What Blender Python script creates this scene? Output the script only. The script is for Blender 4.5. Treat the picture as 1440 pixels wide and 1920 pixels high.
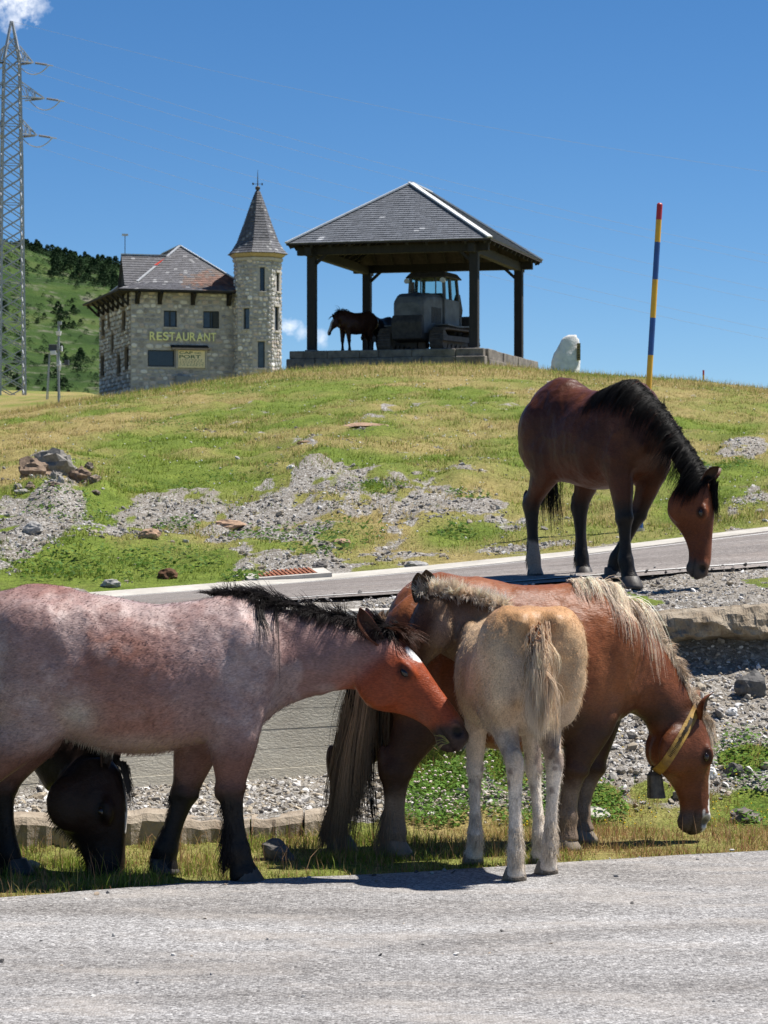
import bpy, bmesh, math, random
import numpy as np
from mathutils import Vector, Matrix, Quaternion
R = math.radians
random.seed(7)
rng = np.random.default_rng(11)
scene = bpy.context.scene
for o in list(bpy.data.objects):
    bpy.data.objects.remove(o)
COL = scene.collection

# ------------------------------------------------------------------ camera
FPX = 5000.0            # focal length in pixels of the 1440 x 1920 photograph
cam_d = bpy.data.cameras.new('camera')
cam = bpy.data.objects.new('camera', cam_d)
COL.objects.link(cam)
cam_d.sensor_fit = 'VERTICAL'
cam_d.sensor_height = 17.3
cam_d.sensor_width = 13.0
cam_d.lens = 17.3 * FPX / 1920.0
cam_d.clip_start = 0.5
cam_d.clip_end = 20000
cam.location = (0, 0, 0)
cam.rotation_euler = (R(90), 0, 0)
cam_d.dof.use_dof = True
cam_d.dof.focus_distance = 14.2
cam_d.dof.aperture_fstop = 7.0
scene.camera = cam
scene.render.resolution_x = 768
scene.render.resolution_y = 1024

# ------------------------------------------------------------------ light
SUN_EL = 62.0
SUN_H = Vector((0.955, 0.295))          # horizontal direction towards the sun
SUN_H.normalize()
sd = Vector((SUN_H.x * math.cos(R(SUN_EL)), SUN_H.y * math.cos(R(SUN_EL)), math.sin(R(SUN_EL))))
sun_d = bpy.data.lights.new('sun', 'SUN')
sun_d.energy = 5.0
sun_d.angle = R(0.53)
sun_d.color = (1.0, 0.955, 0.89)
sun = bpy.data.objects.new('sun', sun_d)
COL.objects.link(sun)
sun.rotation_euler = (-sd).to_track_quat('-Z', 'Y').to_euler()
sun.location = (30, 10, 60)

world = bpy.data.worlds.new('World')
scene.world = world
world.use_nodes = True
wt = world.node_tree
wt.nodes.clear()
wo = wt.nodes.new('ShaderNodeOutputWorld')
bg = wt.nodes.new('ShaderNodeBackground')
bg.inputs['Strength'].default_value = 0.071
sky = wt.nodes.new('ShaderNodeTexSky')
sky.sky_type = 'NISHITA'
sky.sun_disc = False
sky.sun_elevation = R(SUN_EL)
sky.sun_rotation = math.atan2(SUN_H.x, SUN_H.y)
sky.altitude = 2000
sky.air_density = 0.8
sky.dust_density = 0.0
sky.ozone_density = 5.0
tc = wt.nodes.new('ShaderNodeTexCoord')

def dirn(px, py):
    v = Vector(((px - 720) / FPX, 1.0, (960 - py) / FPX))
    return v.normalized()
noi = wt.nodes.new('ShaderNodeTexNoise')
noi.inputs['Scale'].default_value = 190.0
noi.inputs['Detail'].default_value = 7.0
noi.inputs['Roughness'].default_value = 0.62
wt.links.new(tc.outputs['Generated'], noi.inputs['Vector'])
prev = None
# small fair-weather clouds (direction, angular radius in photo pixels, brightness)
clouds = [(36, -8, 62, 0.85), (20, 30, 34, 0.55), (72, 14, 32, .4), (540, 608, 24, 0.55), (566, 624, 18, .35),
          (603, 635, 20, 0.38), (-420, 300, 130, .8), (-900, 90, 220, .8), (2100, 420, 160, .7), (2900, 260, 260, .8),
          (-2200, 300, 300, .8), (4600, 200, 300, .8)]
for (px, py, rad, br) in clouds:
    vm = wt.nodes.new('ShaderNodeVectorMath'); vm.operation = 'DISTANCE'
    wt.links.new(tc.outputs['Generated'], vm.inputs[0])
    vm.inputs[1].default_value = dirn(px, py)
    m1 = wt.nodes.new('ShaderNodeMath'); m1.operation = 'DIVIDE'
    wt.links.new(vm.outputs['Value'], m1.inputs[0]); m1.inputs[1].default_value = rad / FPX
    m2 = wt.nodes.new('ShaderNodeMath'); m2.operation = 'MULTIPLY_ADD'
    wt.links.new(noi.outputs['Fac'], m2.inputs[0]); m2.inputs[1].default_value = -2.6
    m2.inputs[2].default_value = 2.15
    m3 = wt.nodes.new('ShaderNodeMath'); m3.operation = 'SUBTRACT'; m3.use_clamp = True
    wt.links.new(m2.outputs[0], m3.inputs[0]); wt.links.new(m1.outputs[0], m3.inputs[1])
    m4 = wt.nodes.new('ShaderNodeMath'); m4.operation = 'MULTIPLY'; m4.use_clamp = True
    wt.links.new(m3.outputs[0], m4.inputs[0]); m4.inputs[1].default_value = br * 1.2
    if prev is None:
        prev = m4.outputs[0]
    else:
        mx = wt.nodes.new('ShaderNodeMath'); mx.operation = 'MAXIMUM'
        wt.links.new(prev, mx.inputs[0]); wt.links.new(m4.outputs[0], mx.inputs[1])
        prev = mx.outputs[0]
mixc = wt.nodes.new('ShaderNodeMix'); mixc.data_type = 'RGBA'
wt.links.new(prev, mixc.inputs['Factor'])
skh = wt.nodes.new('ShaderNodeHueSaturation')
skh.inputs['Saturation'].default_value = 1.2
wt.links.new(sky.outputs['Color'], skh.inputs['Color'])
wt.links.new(skh.outputs['Color'], mixc.inputs['A'])
mixc.inputs['B'].default_value = (11, 11.2, 11.6, 1)
wt.links.new(mixc.outputs['Result'], bg.inputs['Color'])
wt.links.new(bg.outputs['Background'], wo.inputs['Surface'])

vs = scene.view_settings
vs.view_transform = 'Standard'
vs.look = 'None'
vs.exposure = 0.68
vs.gamma = 1.0
vs.use_curve_mapping = False

# ------------------------------------------------------------------ helpers
def P(px, py, d):
    return Vector(((px - 720) / FPX * d, d, (960 - py) / FPX * d))

def proj(X, Y, Z):
    return 720 + X / Y * FPX, 960 - Z / Y * FPX

def _hash(ix, iy, iz, seed):
    n = (ix * 374761393 + iy * 668265263 + iz * 2147483647 * 3 + seed * 974634777) & 0xffffffff
    n = ((n ^ (n >> 13)) * 1274126177) & 0xffffffff
    n = ((n ^ (n >> 16)) * 2246822519) & 0xffffffff
    return ((n ^ (n >> 15)) & 0xffffff) / float(0xffffff)

def vnoise(x, y, z=None, seed=0):
    x = np.asarray(x, float); y = np.asarray(y, float)
    z = np.zeros_like(x) if z is None else np.asarray(z, float)
    ix = np.floor(x).astype(np.int64); iy = np.floor(y).astype(np.int64); iz = np.floor(z).astype(np.int64)
    fx = x - ix; fy = y - iy; fz = z - iz
    fx = fx * fx * (3 - 2 * fx); fy = fy * fy * (3 - 2 * fy); fz = fz * fz * (3 - 2 * fz)
    out = 0
    for dx in (0, 1):
        for dy in (0, 1):
            for dz in (0, 1):
                w = (fx if dx else 1 - fx) * (fy if dy else 1 - fy) * (fz if dz else 1 - fz)
                out = out + w * _hash(ix + dx, iy + dy, iz + dz, seed)
    return out

def fbm(x, y, z=None, seed=0, oct=4, gain=0.5):
    a = 1.0; s = 0; t = 0
    x = np.asarray(x, float); y = np.asarray(y, float)
    z = np.zeros_like(x) if z is None else np.asarray(z, float)
    for i in range(oct):
        s = s + a * vnoise(x * 2 ** i, y * 2 ** i, z * 2 ** i, seed + i * 17)
        t += a; a *= gain
    return s / t

def smooth(a, b, x):
    t = np.clip((x - a) / (b - a), 0, 1)
    return t * t * (3 - 2 * t)

def tag(o, label=None, cat=None, group=None, kind=None):
    if label: o['label'] = label
    if cat: o['category'] = cat
    if group: o['group'] = group
    if kind: o['kind'] = kind
    return o

def empty(name, loc=(0, 0, 0), rz=0):
    o = bpy.data.objects.new(name, None)
    COL.objects.link(o)
    o.location = loc
    o.rotation_euler = (0, 0, rz)
    o.empty_display_size = 0.2
    return o

def link(name, me, mat=None, parent=None, loc=None):
    o = bpy.data.objects.new(name, me)
    COL.objects.link(o)
    if mat is not None and len(me.materials) == 0:
        me.materials.append(mat)
    if parent is not None:
        o.parent = parent
    if loc is not None:
        o.location = loc
    return o

def mesh_np(name, verts, faces=None, tris=None, quads=None, smooth_sh=False):
    """fast mesh from numpy arrays"""
    me = bpy.data.meshes.new(name)
    verts = np.asarray(verts, np.float32)
    loops = []
    tot = []
    if quads is not None and len(quads):
        q = np.asarray(quads, np.int32); loops.append(q.ravel()); tot.append(np.full(len(q), 4, np.int32))
    if tris is not None and len(tris):
        q = np.asarray(tris, np.int32); loops.append(q.ravel()); tot.append(np.full(len(q), 3, np.int32))
    loops = np.concatenate(loops); tot = np.concatenate(tot)
    me.vertices.add(len(verts)); me.vertices.foreach_set('co', verts.ravel())
    me.loops.add(len(loops)); me.loops.foreach_set('vertex_index', loops)
    me.polygons.add(len(tot))
    st = np.concatenate([[0], np.cumsum(tot)[:-1]]).astype(np.int32)
    me.polygons.foreach_set('loop_start', st); me.polygons.foreach_set('loop_total', tot)
    me.polygons.foreach_set('use_smooth', np.full(len(tot), smooth_sh, bool))
    me.update(calc_edges=True)
    return me

def set_col(me, cols, name='Col'):
    a = me.color_attributes.new(name, 'FLOAT_COLOR', 'POINT')
    c = np.ones((len(me.vertices), 4), np.float32)
    c[:, :3] = cols
    a.data.foreach_set('color', c.ravel())

class MB:
    """collects simple shapes into ONE mesh"""
    def __init__(self):
        self.v = []; self.f = []
    def add(self, vs, fs):
        n = len(self.v)
        self.v += [tuple(v) for v in vs]
        self.f += [tuple(i + n for i in f) for f in fs]
        return self
    def box(self, x0, x1, y0, y1, z0, z1, M=None):
        vs = [Vector((x, y, z)) for z in (z0, z1) for y in (y0, y1) for x in (x0, x1)]
        if M is not None: vs = [M @ v for v in vs]
        return self.add(vs, [(0, 2, 3, 1), (4, 5, 7, 6), (0, 1, 5, 4), (2, 6, 7, 3), (0, 4, 6, 2), (1, 3, 7, 5)])
    def bar(self, a, b, w, h=None, up=(0, 0, 1)):
        a = Vector(a); b = Vector(b); h = w if h is None else h
        t = (b - a).normalized(); up = Vector(up)
        if abs(t.dot(up)) > 0.98: up = Vector((1, 0, 0)) if abs(t.x) < .9 else Vector((0, 1, 0))
        s = t.cross(up).normalized(); u = s.cross(t)
        vs = []
        for p in (a, b):
            for i, j in ((-1, -1), (1, -1), (1, 1), (-1, 1)):
                vs.append(p + s * i * w / 2 + u * j * h / 2)
        return self.add(vs, [(3, 2, 1, 0), (4, 5, 6, 7), (0, 1, 5, 4), (1, 2, 6, 5), (2, 3, 7, 6), (3, 0, 4, 7)])
    def tube(self, pts, rad, n=8, cap=True):
        pts = [Vector(p) for p in pts]
        if not hasattr(rad, '__len__'): rad = [rad] * len(pts)
        vs = []; fs = []
        pu = None
        for i, p in enumerate(pts):
            t = (pts[min(i + 1, len(pts) - 1)] - pts[max(i - 1, 0)]).normalized()
            if pu is None:
                pu = Vector((0, 0, 1)) if abs(t.z) < .9 else Vector((1, 0, 0))
            s = t.cross(pu).normalized(); pu = s.cross(t)
            for k in range(n):
                a = 2 * math.pi * k / n
                vs.append(p + (s * math.cos(a) + pu * math.sin(a)) * rad[i])
        for i in range(len(pts) - 1):
            for k in range(n):
                fs.append((i * n + k, i * n + (k + 1) % n, (i + 1) * n + (k + 1) % n, (i + 1) * n + k))
        if cap:
            fs.append(tuple(range(n))[::-1]); fs.append(tuple((len(pts) - 1) * n + k for k in range(n)))
        return self.add(vs, fs)
    def prism(self, poly, a, b, M=None):
        """polygon in local xz extruded along y from a to b"""
        n = len(poly)
        vs = [Vector((p[0], a, p[1])) for p in poly] + [Vector((p[0], b, p[1])) for p in poly]
        if M is not None: vs = [M @ v for v in vs]
        fs = [tuple(range(n)), tuple(range(2 * n - 1, n - 1, -1))]
        for i in range(n):
            fs.append((i, i + n, (i + 1) % n + n, (i + 1) % n))
        return self.add(vs, fs)
    def mesh(self, name, sm=False, bevel=0):
        me = bpy.data.meshes.new(name)
        me.from_pydata(self.v, [], self.f)
        bm = bmesh.new(); bm.from_mesh(me)
        bmesh.ops.recalc_face_normals(bm, faces=bm.faces)
        if bevel:
            bmesh.ops.bevel(bm, geom=list(bm.edges), offset=bevel, segments=1, affect='EDGES', clamp_overlap=True)
        bm.to_mesh(me); bm.free()
        if sm:
            for p in me.polygons: p.use_smooth = True
        return me
    def build(self, name, mat, parent=None, sm=False, bevel=0, loc=None):
        return link(name, self.mesh(name, sm, bevel), mat, parent, loc)

# ------------------------------------------------------------------ materials
MATS = {}
def new_mat(name):
    m = bpy.data.materials.new(name); m.use_nodes = True
    nt = m.node_tree
    return m, nt, nt.nodes['Principled BSDF']

def ramp(nt, stops):
    r = nt.nodes.new('ShaderNodeValToRGB')
    e = r.color_ramp.elements
    while len(e) < len(stops): e.new(0.5)
    for i, (p, c) in enumerate(stops):
        e[i].position = p
        e[i].color = (c[0], c[1], c[2], 1) if hasattr(c, '__len__') else (c, c, c, 1)
    return r

def noise(nt, scale, detail=5, rough=0.55, coord='Object', stretch=None, dist=0):
    tcn = nt.nodes.new('ShaderNodeTexCoord')
    n = nt.nodes.new('ShaderNodeTexNoise')
    n.inputs['Scale'].default_value = scale; n.inputs['Detail'].default_value = detail
    n.inputs['Roughness'].default_value = rough; n.inputs['Distortion'].default_value = dist
    src = tcn.outputs[coord]
    if stretch:
        mp = nt.nodes.new('ShaderNodeMapping'); mp.inputs['Scale'].default_value = stretch
        nt.links.new(src, mp.inputs['Vector']); src = mp.outputs['Vector']
    nt.links.new(src, n.inputs['Vector'])
    return n

def mix(nt, fac, a, b, mode='MIX'):
    m = nt.nodes.new('ShaderNodeMix'); m.data_type = 'RGBA'; m.blend_type = mode
    for k, v in (('Factor', fac), ('A', a), ('B', b)):
        if hasattr(v, 'links') or hasattr(v, 'is_linked'):
            nt.links.new(v, m.inputs[k])
        elif k == 'Factor':
            m.inputs['Factor'].default_value = v
        else:
            m.inputs[k].default_value = (v[0], v[1], v[2], 1)
    return m.outputs['Result']

def bump(nt, b, h, dist=0.02, strength=0.6):
    n = nt.nodes.new('ShaderNodeBump')
    n.inputs['Distance'].default_value = dist; n.inputs['Strength'].default_value = strength
    nt.links.new(h, n.inputs['Height'])
    nt.links.new(n.outputs['Normal'], b.inputs['Normal'])
    return n

def simple(name, c1, c2=None, scale=4, rough=0.8, metal=0, bmp=0.0, bscale=None, detail=6, stretch=None, spec=None):
    """two-tone noise material with relief"""
    if name in MATS: return MATS[name]
    m, nt, b = new_mat(name)
    c2 = c1 if c2 is None else c2
    n = noise(nt, scale, detail, 0.6, stretch=stretch)
    rp = ramp(nt, [(0.36, c1), (0.64, c2)])
    nt.links.new(n.outputs['Fac'], rp.inputs['Fac'])
    nt.links.new(rp.outputs['Color'], b.inputs['Base Color'])
    b.inputs['Roughness'].default_value = rough; b.inputs['Metallic'].default_value = metal
    if spec is not None: b.inputs['Specular IOR Level'].default_value = spec
    if bmp:
        n2 = noise(nt, bscale or scale * 5, 6, 0.65, stretch=stretch)
        bump(nt, b, n2.outputs['Fac'], bmp, 0.8)
    MATS[name] = m
    return m

def attr_mat(name, rough=0.85, nscale=0, namt=0.25, spec=0.2, bmp=0, bscale=60, stretch=None, trans=0):
    """material that takes its own colour from the mesh attribute Col, with fine variation"""
    m, nt, b = new_mat(name)
    a = nt.nodes.new('ShaderNodeAttribute'); a.attribute_name = 'Col'
    out = a.outputs['Color']
    if nscale:
        n = noise(nt, nscale, 5, 0.65, stretch=stretch)
        rp = ramp(nt, [(0.3, 1 - namt), (0.7, 1 + namt)])
        nt.links.new(n.outputs['Fac'], rp.inputs['Fac'])
        out = mix(nt, 1.0, out, rp.outputs['Color'], 'MULTIPLY')
    nt.links.new(out, b.inputs['Base Color'])
    b.inputs['Roughness'].default_value = rough
    b.inputs['Specular IOR Level'].default_value = spec
    if bmp:
        n2 = noise(nt, bscale, 5, 0.6, stretch=stretch)
        bump(nt, b, n2.outputs['Fac'], bmp, 0.7)
    if trans:
        t = nt.nodes.new('ShaderNodeBsdfTranslucent')
        nt.links.new(out, t.inputs['Color'])
        ms = nt.nodes.new('ShaderNodeMixShader'); ms.inputs[0].default_value = trans
        mo = nt.nodes['Material Output']
        nt.links.new(b.outputs[0], ms.inputs[1]); nt.links.new(t.outputs[0], ms.inputs[2])
        nt.links.new(ms.outputs[0], mo.inputs['Surface'])
    return m
# ================================================================== TERRAIN
UK = [-900, -300, 0, 200, 400, 600, 760, 830, 900, 1000, 1200, 1440, 1900, 2600]
def li(u, ks, vs_):
    return np.interp(u, ks, vs_)
def zpy(py, d):
    return (960 - py) / FPX * d

def lines_at(u):
    """list of (depth, z) arrays for terrain break lines of the column u (photo x)"""
    u = np.asarray(u, float)
    L = []
    ZF = -1.9
    L.append((np.full_like(u, 3.0), np.full_like(u, ZF)))
    A = li(u, [-900, 0, 400, 720, 1100, 1440, 2600], [11.9, 13.0, 13.57, 13.82, 14.4, 14.84, 16.2])
    L.append((A, np.full_like(u, ZF)))
    B = li(u, [-900, 0, 400, 760, 1000, 1440, 2600], [13.7, 14.9, 15.3, 15.75, 15.8, 16.2, 17.4])
    L.append((B, li(u, [-900, 600, 760, 1440, 2600], [ZF, ZF, ZF + .01, ZF + .02, ZF + .02])))
    C = B + li(u, [-900, 560, 760, 2600], [.04, .04, .3, .3])
    L.append((C, li(u, [-900, 0, 560, 700, 1440, 2600], [-1.74, -1.74, -1.77, -1.85, -1.83, -1.83])))
    D = li(u, [-900, -200, 0, 600, 760, 800, 900, 1000, 1200, 1440, 2600], [14.2, 15.8, 16.3, 17.8, 18.1, 17.6, 17.1, 17.0, 17.0, 17.2, 18.5])
    zD = li(u, [-900, 760, 790, 900, 1000, 1200, 1440, 2600], [-1.74, -1.74, -1.7, -1.6, -1.57, -1.53, -1.51, -1.48])
    L.append((D, zD))
    E = li(u, [-900, -200, 0, 600, 760, 800, 900, 1000, 1200, 1440, 2600], [14.25, 15.85, 16.35, 17.85, 18.15, 18.1, 18.1, 18.2, 18.45, 18.65, 20.0])
    zE = li(u, [-900, 600, 760, 790, 830, 1000, 1200, 1440, 2600], [-.74, -.66, -.66, -.72, -.85, -1.0, -1.06, -1.05, -1.0])
    L.append((E, zE))
    F = li(u, [-900, -200, 0, 600, 760, 800, 1000, 1200, 1440, 2600], [14.5, 16.1, 16.6, 18.1, 18.4, 18.5, 18.7, 18.95, 19.15, 20.5])
    zF = li(u, [-900, 600, 760, 1000, 1200, 1440, 2600], [-.76, -.665, -.66, -.68, -.66, -.62, -.5])
    L.append((F, zF))
    G = li(u, [-900, 0, 600, 1143, 1440, 2600], [16.5, 18.3, 19.5, 20.7, 21.5, 24.5])
    yG = li(u, [-900, 0, 600, 709, 1143, 1440, 2600], [1242, 1173, 1127, 1120, 1085, 1063, 978])
    L.append((G, zpy(yG, G)))
    H = li(u, [-900, 0, 557, 1060, 1440, 2600], [21.0, 23.0, 24.5, 25.6, 26.5, 29.3])
    yH = li(u, [-900, 0, 557, 797, 1060, 1440, 2600], [1200, 1142, 1099, 1077, 1050, 1002, 860])
    L.append((H, zpy(yH, H)))
    L.append((H + .45, zpy(yH, H) + .06))
    J = li(u, [-900, 0, 200, 400, 600, 800, 1000, 1200, 1440, 2600], [29, 31, 31, 31.5, 33, 33, 33, 34, 36, 38])
    yJ = li(u, [-900, 0, 100, 200, 300, 400, 480, 600, 800, 1000, 1200, 1440, 2600], [985, 908, 895, 925, 935, 935, 925, 878, 895, 908, 905, 882, 790])
    L.append((J, zpy(yJ, J)))
    K = np.full_like(u, 50.0)
    yK = li(u, [-900, 0, 200, 400, 600, 800, 1000, 1200, 1440, 2600], [860, 812, 802, 792, 776, 770, 772, 782, 800, 850])
    L.append((K, zpy(yK, K)))
    Lc = li(u, [-900, 0, 540, 1000, 1440, 2600], [70, 75, 83, 83, 80, 74])
    yL = li(u, [-900, 0, 110, 170, 240, 400, 540, 660, 800, 920, 1000, 1100, 1300, 1440, 1900, 2600],
            [800, 777, 757, 745, 737, 712, 692, 684, 681, 683, 689, 699, 711, 728, 790, 860])
    zL = zpy(yL, Lc)
    L.append((Lc, zL))
    L.append((np.full_like(u, 100.0), zL + li(u, [-900, 0, 250, 520, 1050, 1300, 2600], [.2, .0, .1, .12, .12, -.5, -1.0])))
    L.append((np.full_like(u, 150.0), li(u, [-900, 0, 170, 540, 700, 2600], [6.0, 6.25, 6.6, 6.4, 3.0, -3.0])))
    L.append((np.full_like(u, 250.0), li(u, [-900, 0, 170, 400, 700, 2600], [11.0, 10.8, 10.8, 8.0, -1.0, -12.0])))
    L.append((np.full_like(u, 330.0), li(u, [-900, 0, 170, 400, 700, 2600], [15.8, 15.6, 15.2, 9.0, -6.0, -20.0])))
    L.append((np.full_like(u, 480.0), li(u, [-900, 0, 400, 700, 2600], [14, 14, 5.0, -15.0, -40.0])))
    L.append((np.full_like(u, 6000.0), np.full_like(u, -60.0)))
    return L

UG = np.concatenate([np.linspace(-6000, -600, 26)[:-1], np.arange(-600, 2040, 10.0), np.linspace(2040, 7400, 26)[1:]])
_LG = lines_at(UG)
LD = np.array([l[0] for l in _LG]); LZ = np.array([l[1] for l in _LG])      # (lines, columns)
DG = np.concatenate([np.geomspace(3.2, 12.5, 30)[:-1], np.arange(12.5, 27, .045), np.geomspace(27, 90, 170)[1:],
                     np.geomspace(90, 500, 40)[1:], np.geomspace(500, 5900, 14)[1:]])
# base height field on the (depth, column) grid, breaks slightly rounded
ZG = np.empty((len(DG), len(UG)))
for j in range(len(UG)):
    ZG[:, j] = np.interp(DG, LD[:, j], LZ[:, j])
far_rows = DG > 28
zf = ZG.copy()
for _ in range(7):
    zf[1:-1] = (zf[:-2] + 2 * zf[1:-1] + zf[2:]) / 4
w = smooth(27.2, 30, DG)[:, None]
ZG = ZG * (1 - w) + zf * w
for _ in range(3):
    ZG[:, 1:-1] = (ZG[:, :-2] + 2 * ZG[:, 1:-1] + ZG[:, 2:]) / 4
UU, DD = np.meshgrid(UG, DG)
XX = (UU - 720) / FPX * DD

def line_d(i, u):
    return np.interp(u, UG, LD[i])
iA, iB, iC, iD, iE, iF, iG, iH, iI, iJ, iK, iL = range(1, 13)

def blob(px, py, lst):
    s = np.zeros_like(px)
    for (cx, cy, rx, ry, st) in lst:
        q = ((px - cx) / rx) ** 2 + ((py - cy) / ry) ** 2
        s = np.maximum(s, st * np.clip(1.35 - q, 0, 1))
    return s

GRAV = [(30, 990, 120, 62, 1), (10, 1055, 70, 40, .9), (120, 940, 90, 30, .8), (210, 975, 130, 36, 1), (330, 965, 130, 40, 1), (450, 985, 110, 38, 1),
        (520, 950, 95, 42, 1), (610, 915, 75, 48, 1), (690, 925, 80, 42, .9), (590, 1010, 110, 40, .8), (780, 935, 100, 50, .85),
        (870, 950, 90, 42, .75), (930, 985, 70, 22, .55), (1400, 838, 48, 20, .95), (1350, 850, 30, 14, .6), (1405, 940, 45, 16, .9),
        (560, 1062, 130, 22, .9), (760, 1052, 130, 18, .8), (930, 1030, 110, 14, .8), (480, 1040, 60, 30, .5), (700, 800, 40, 12, .55), (570, 832, 24, 8, .6),
        (460, 820, 40, 8, .45), (1330, 880, 30, 12, .5), (100, 880, 70, 30, .5), (690, 1010, 60, 26, .35), (1290, 965, 60, 10, .5), (1080, 1020, 60, 10, .6)]
GREENISH = [(430, 905, 110, 30, 1), (300, 890, 120, 40, 1), (150, 1060, 110, 34, 1), (330, 1050, 120, 34, .8), (640, 1000, 90, 26, .7), (500, 1020, 60, 20, .8),
            (700, 915, 26, 20, 1), (860, 1005, 90, 30, .8), (250, 840, 160, 40, .8), (1000, 900, 80, 60, .6), (1270, 930, 90, 50, .8), (1350, 800, 90, 30, .5), (560, 720, 300, 28, .6),
            (190, 940, 50, 24, .8), (450, 1085, 40, 14, 1)]
VERGE_GREEN = [(820, 1440, 75, 60, 1), (1120, 1490, 45, 26, 1), (1400, 1420, 60, 28, 1), (1410, 1510, 40, 25, .7), (960, 1430, 60, 60, .8), (1230, 1480, 60, 22, .5), (1290, 1570, 160, 26, .6)]

def masks(X, Y, Z):
    """gravel amount, dryness, height relief amount for ground points"""
    X = np.asarray(X, float); Y = np.asarray(Y, float)
    px, py = proj(X, Y, Z)
    u = px
    n1 = fbm(X * 1.7, Y * .9, seed=3, oct=4)
    n2 = fbm(X * .55, Y * .25, seed=9, oct=4)
    n3 = fbm(X * 5, Y * 3.2, seed=21, oct=3)
    g = np.zeros_like(X)
    dA, dB, dC, dD, dE, dF, dG, dH, dI, dJ = [line_d(i, u) for i in (iA, iB, iC, iD, iE, iF, iG, iH, iI, iJ)]
    # foreground edge of verge, ledge, bank, shoulder
    ledge = (Y > dC) & (Y < dE)
    g = np.where(ledge, 1.0, g)
    bank = smooth(.0, .9, (Y - dB)) * (Y < dF)
    g = np.where(u > 740, np.maximum(bank * 1.05, 0), g)
    g = g - blob(px, py, VERGE_GREEN) * (Y < dF)
    g = np.where((Y >= dE) & (Y < dG), 0.95, g)
    sh = (Y >= dF) & (Y < dG)
    g = np.where(sh, .95 - .75 * smooth(.5, .62, n1) * smooth(1100, 1200, u), g)
    g = np.where((Y >= dG) & (Y <= dH), 1, g)
    kb = smooth(1.2, .1, Y - dH) * .9
    hillg = np.maximum(blob(px, py, GRAV), kb)
    hillg = hillg - .62 * blob(px, py, GREENISH) * (kb < .5)
    hillg = hillg + (n1 - .5) * 1.0 + (n3 - .5) * 1.9
    hillg = hillg - .1
    g = np.where(Y > dH, np.where(Y < 70, hillg, -.5 + (n2 - .5)), g)
    g = np.where((Y < dH), g + (n1 - .5) * .6 + (n3 - .5) * .5, g)
    g = np.clip(smooth(.16, .80, g), 0, 1)
    g = np.where(Y < dA, 1, g)
    # dryness of the grass
    dry = .42 + (n2 - .5) * 2.3 + (n1 - .5) * 1.1
    dry = dry + .22 * smooth(60, 85, Y) - .55 * blob(px, py, GREENISH) * (Y > dH)
    dry = dry + .35 * blob(px, py, [(60, 800, 200, 45, 1), (800, 720, 300, 30, .6), (1330, 740, 220, 40, 1), (880, 860, 160, 40, .8), (950, 960, 160, 60, .7), (1180, 960, 90, 60, .6), (800, 1040, 160, 20, .5)])
    vd = (Y < dF)
    dry = np.where(vd, .40 + (n1 - .5) * 1.6 + .55 * blob(px, py, [(1150, 1590, 330, 32, 1), (1350, 1580, 150, 36, 1), (830, 1530, 130, 40, 1), (560, 1560, 60, 60, .5)]) - .5 * blob(px, py, VERGE_GREEN)
                   - .35 * blob(px, py, [(520, 1640, 200, 26, 1), (200, 1640, 220, 30, .8)]), dry)
    return g, np.clip(dry, 0, 1)

GR, DR = masks(XX, DD, ZG)
dAg, dHg, dGg = LD[iA][None, :], LD[iH][None, :], LD[iG][None, :]
# relief: none below the road sheets
onroad = ((DD > dGg - .05) & (DD < dHg + .45)) | (DD < dAg + .02)
rel = np.where(onroad, 0.0, 1.0)
bigrel = (fbm(XX * 1.1, DD * .8, seed=5) - .5)
finrel = (fbm(XX * 6, DD * 6, seed=6, oct=3) - .5)
amp = smooth(0, .6, np.minimum(DD - dAg, np.abs(DD - dGg)))
bankz = (DD > LD[iC][None, :]) & (DD < dGg)
hill = DD > dHg + .5
dispz = np.where(hill, bigrel * .36 * smooth(0, 3, DD - dHg - .5) * smooth(95, 70, DD) * smooth(-3, 6, 60 - DD + 10) + (fbm(XX * 2.6, DD * 2.2, seed=8, oct=3) - .5) * .10 * smooth(0, 2, DD - dHg - .5) * (DD < 75) + finrel * (.03 + .09 * GR) * smooth(0, 1, DD - dHg - .5) * (DD < 60),
                 np.where(bankz, (bigrel * .07 + finrel * .05) * GR, finrel * .02 * amp))
nostep = np.where((UU < 775) & (DD > LD[iC][None, :] - .1) & (DD < LD[iF][None, :]), .3, 1.0)
dispz = dispz * rel * nostep * (DD < 110)
# small eroded lip where turf overhangs the gravel cut
lip = np.exp(-((DD - LD[iJ][None, :]) / .7) ** 2) * smooth(.4, .6, fbm(XX * .7, DD * 0 + 3, seed=31)) * .16 * ((UU > 150) & (UU < 1000))
ZT = ZG + dispz + lip * hill

def ground_z(X, Y):
    X = np.asarray(X, float); Y = np.asarray(Y, float)
    u = 720 + X / Y * FPX
    fj = np.interp(u, UG, np.arange(len(UG))); fi = np.interp(Y, DG, np.arange(len(DG)))
    j = np.clip(fj.astype(int), 0, len(UG) - 2); i = np.clip(fi.astype(int), 0, len(DG) - 2)
    a = fi - i; b = fj - j
    return (ZT[i, j] * (1 - a) * (1 - b) + ZT[i + 1, j] * a * (1 - b) + ZT[i, j + 1] * (1 - a) * b + ZT[i + 1, j + 1] * a * b)
def gz(x, y):
    return float(ground_z(np.array([x]), np.array([y]))[0])
def on_ground(px, d):
    x = (px - 720) / FPX * d
    return Vector((x, d, gz(x, d)))

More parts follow.
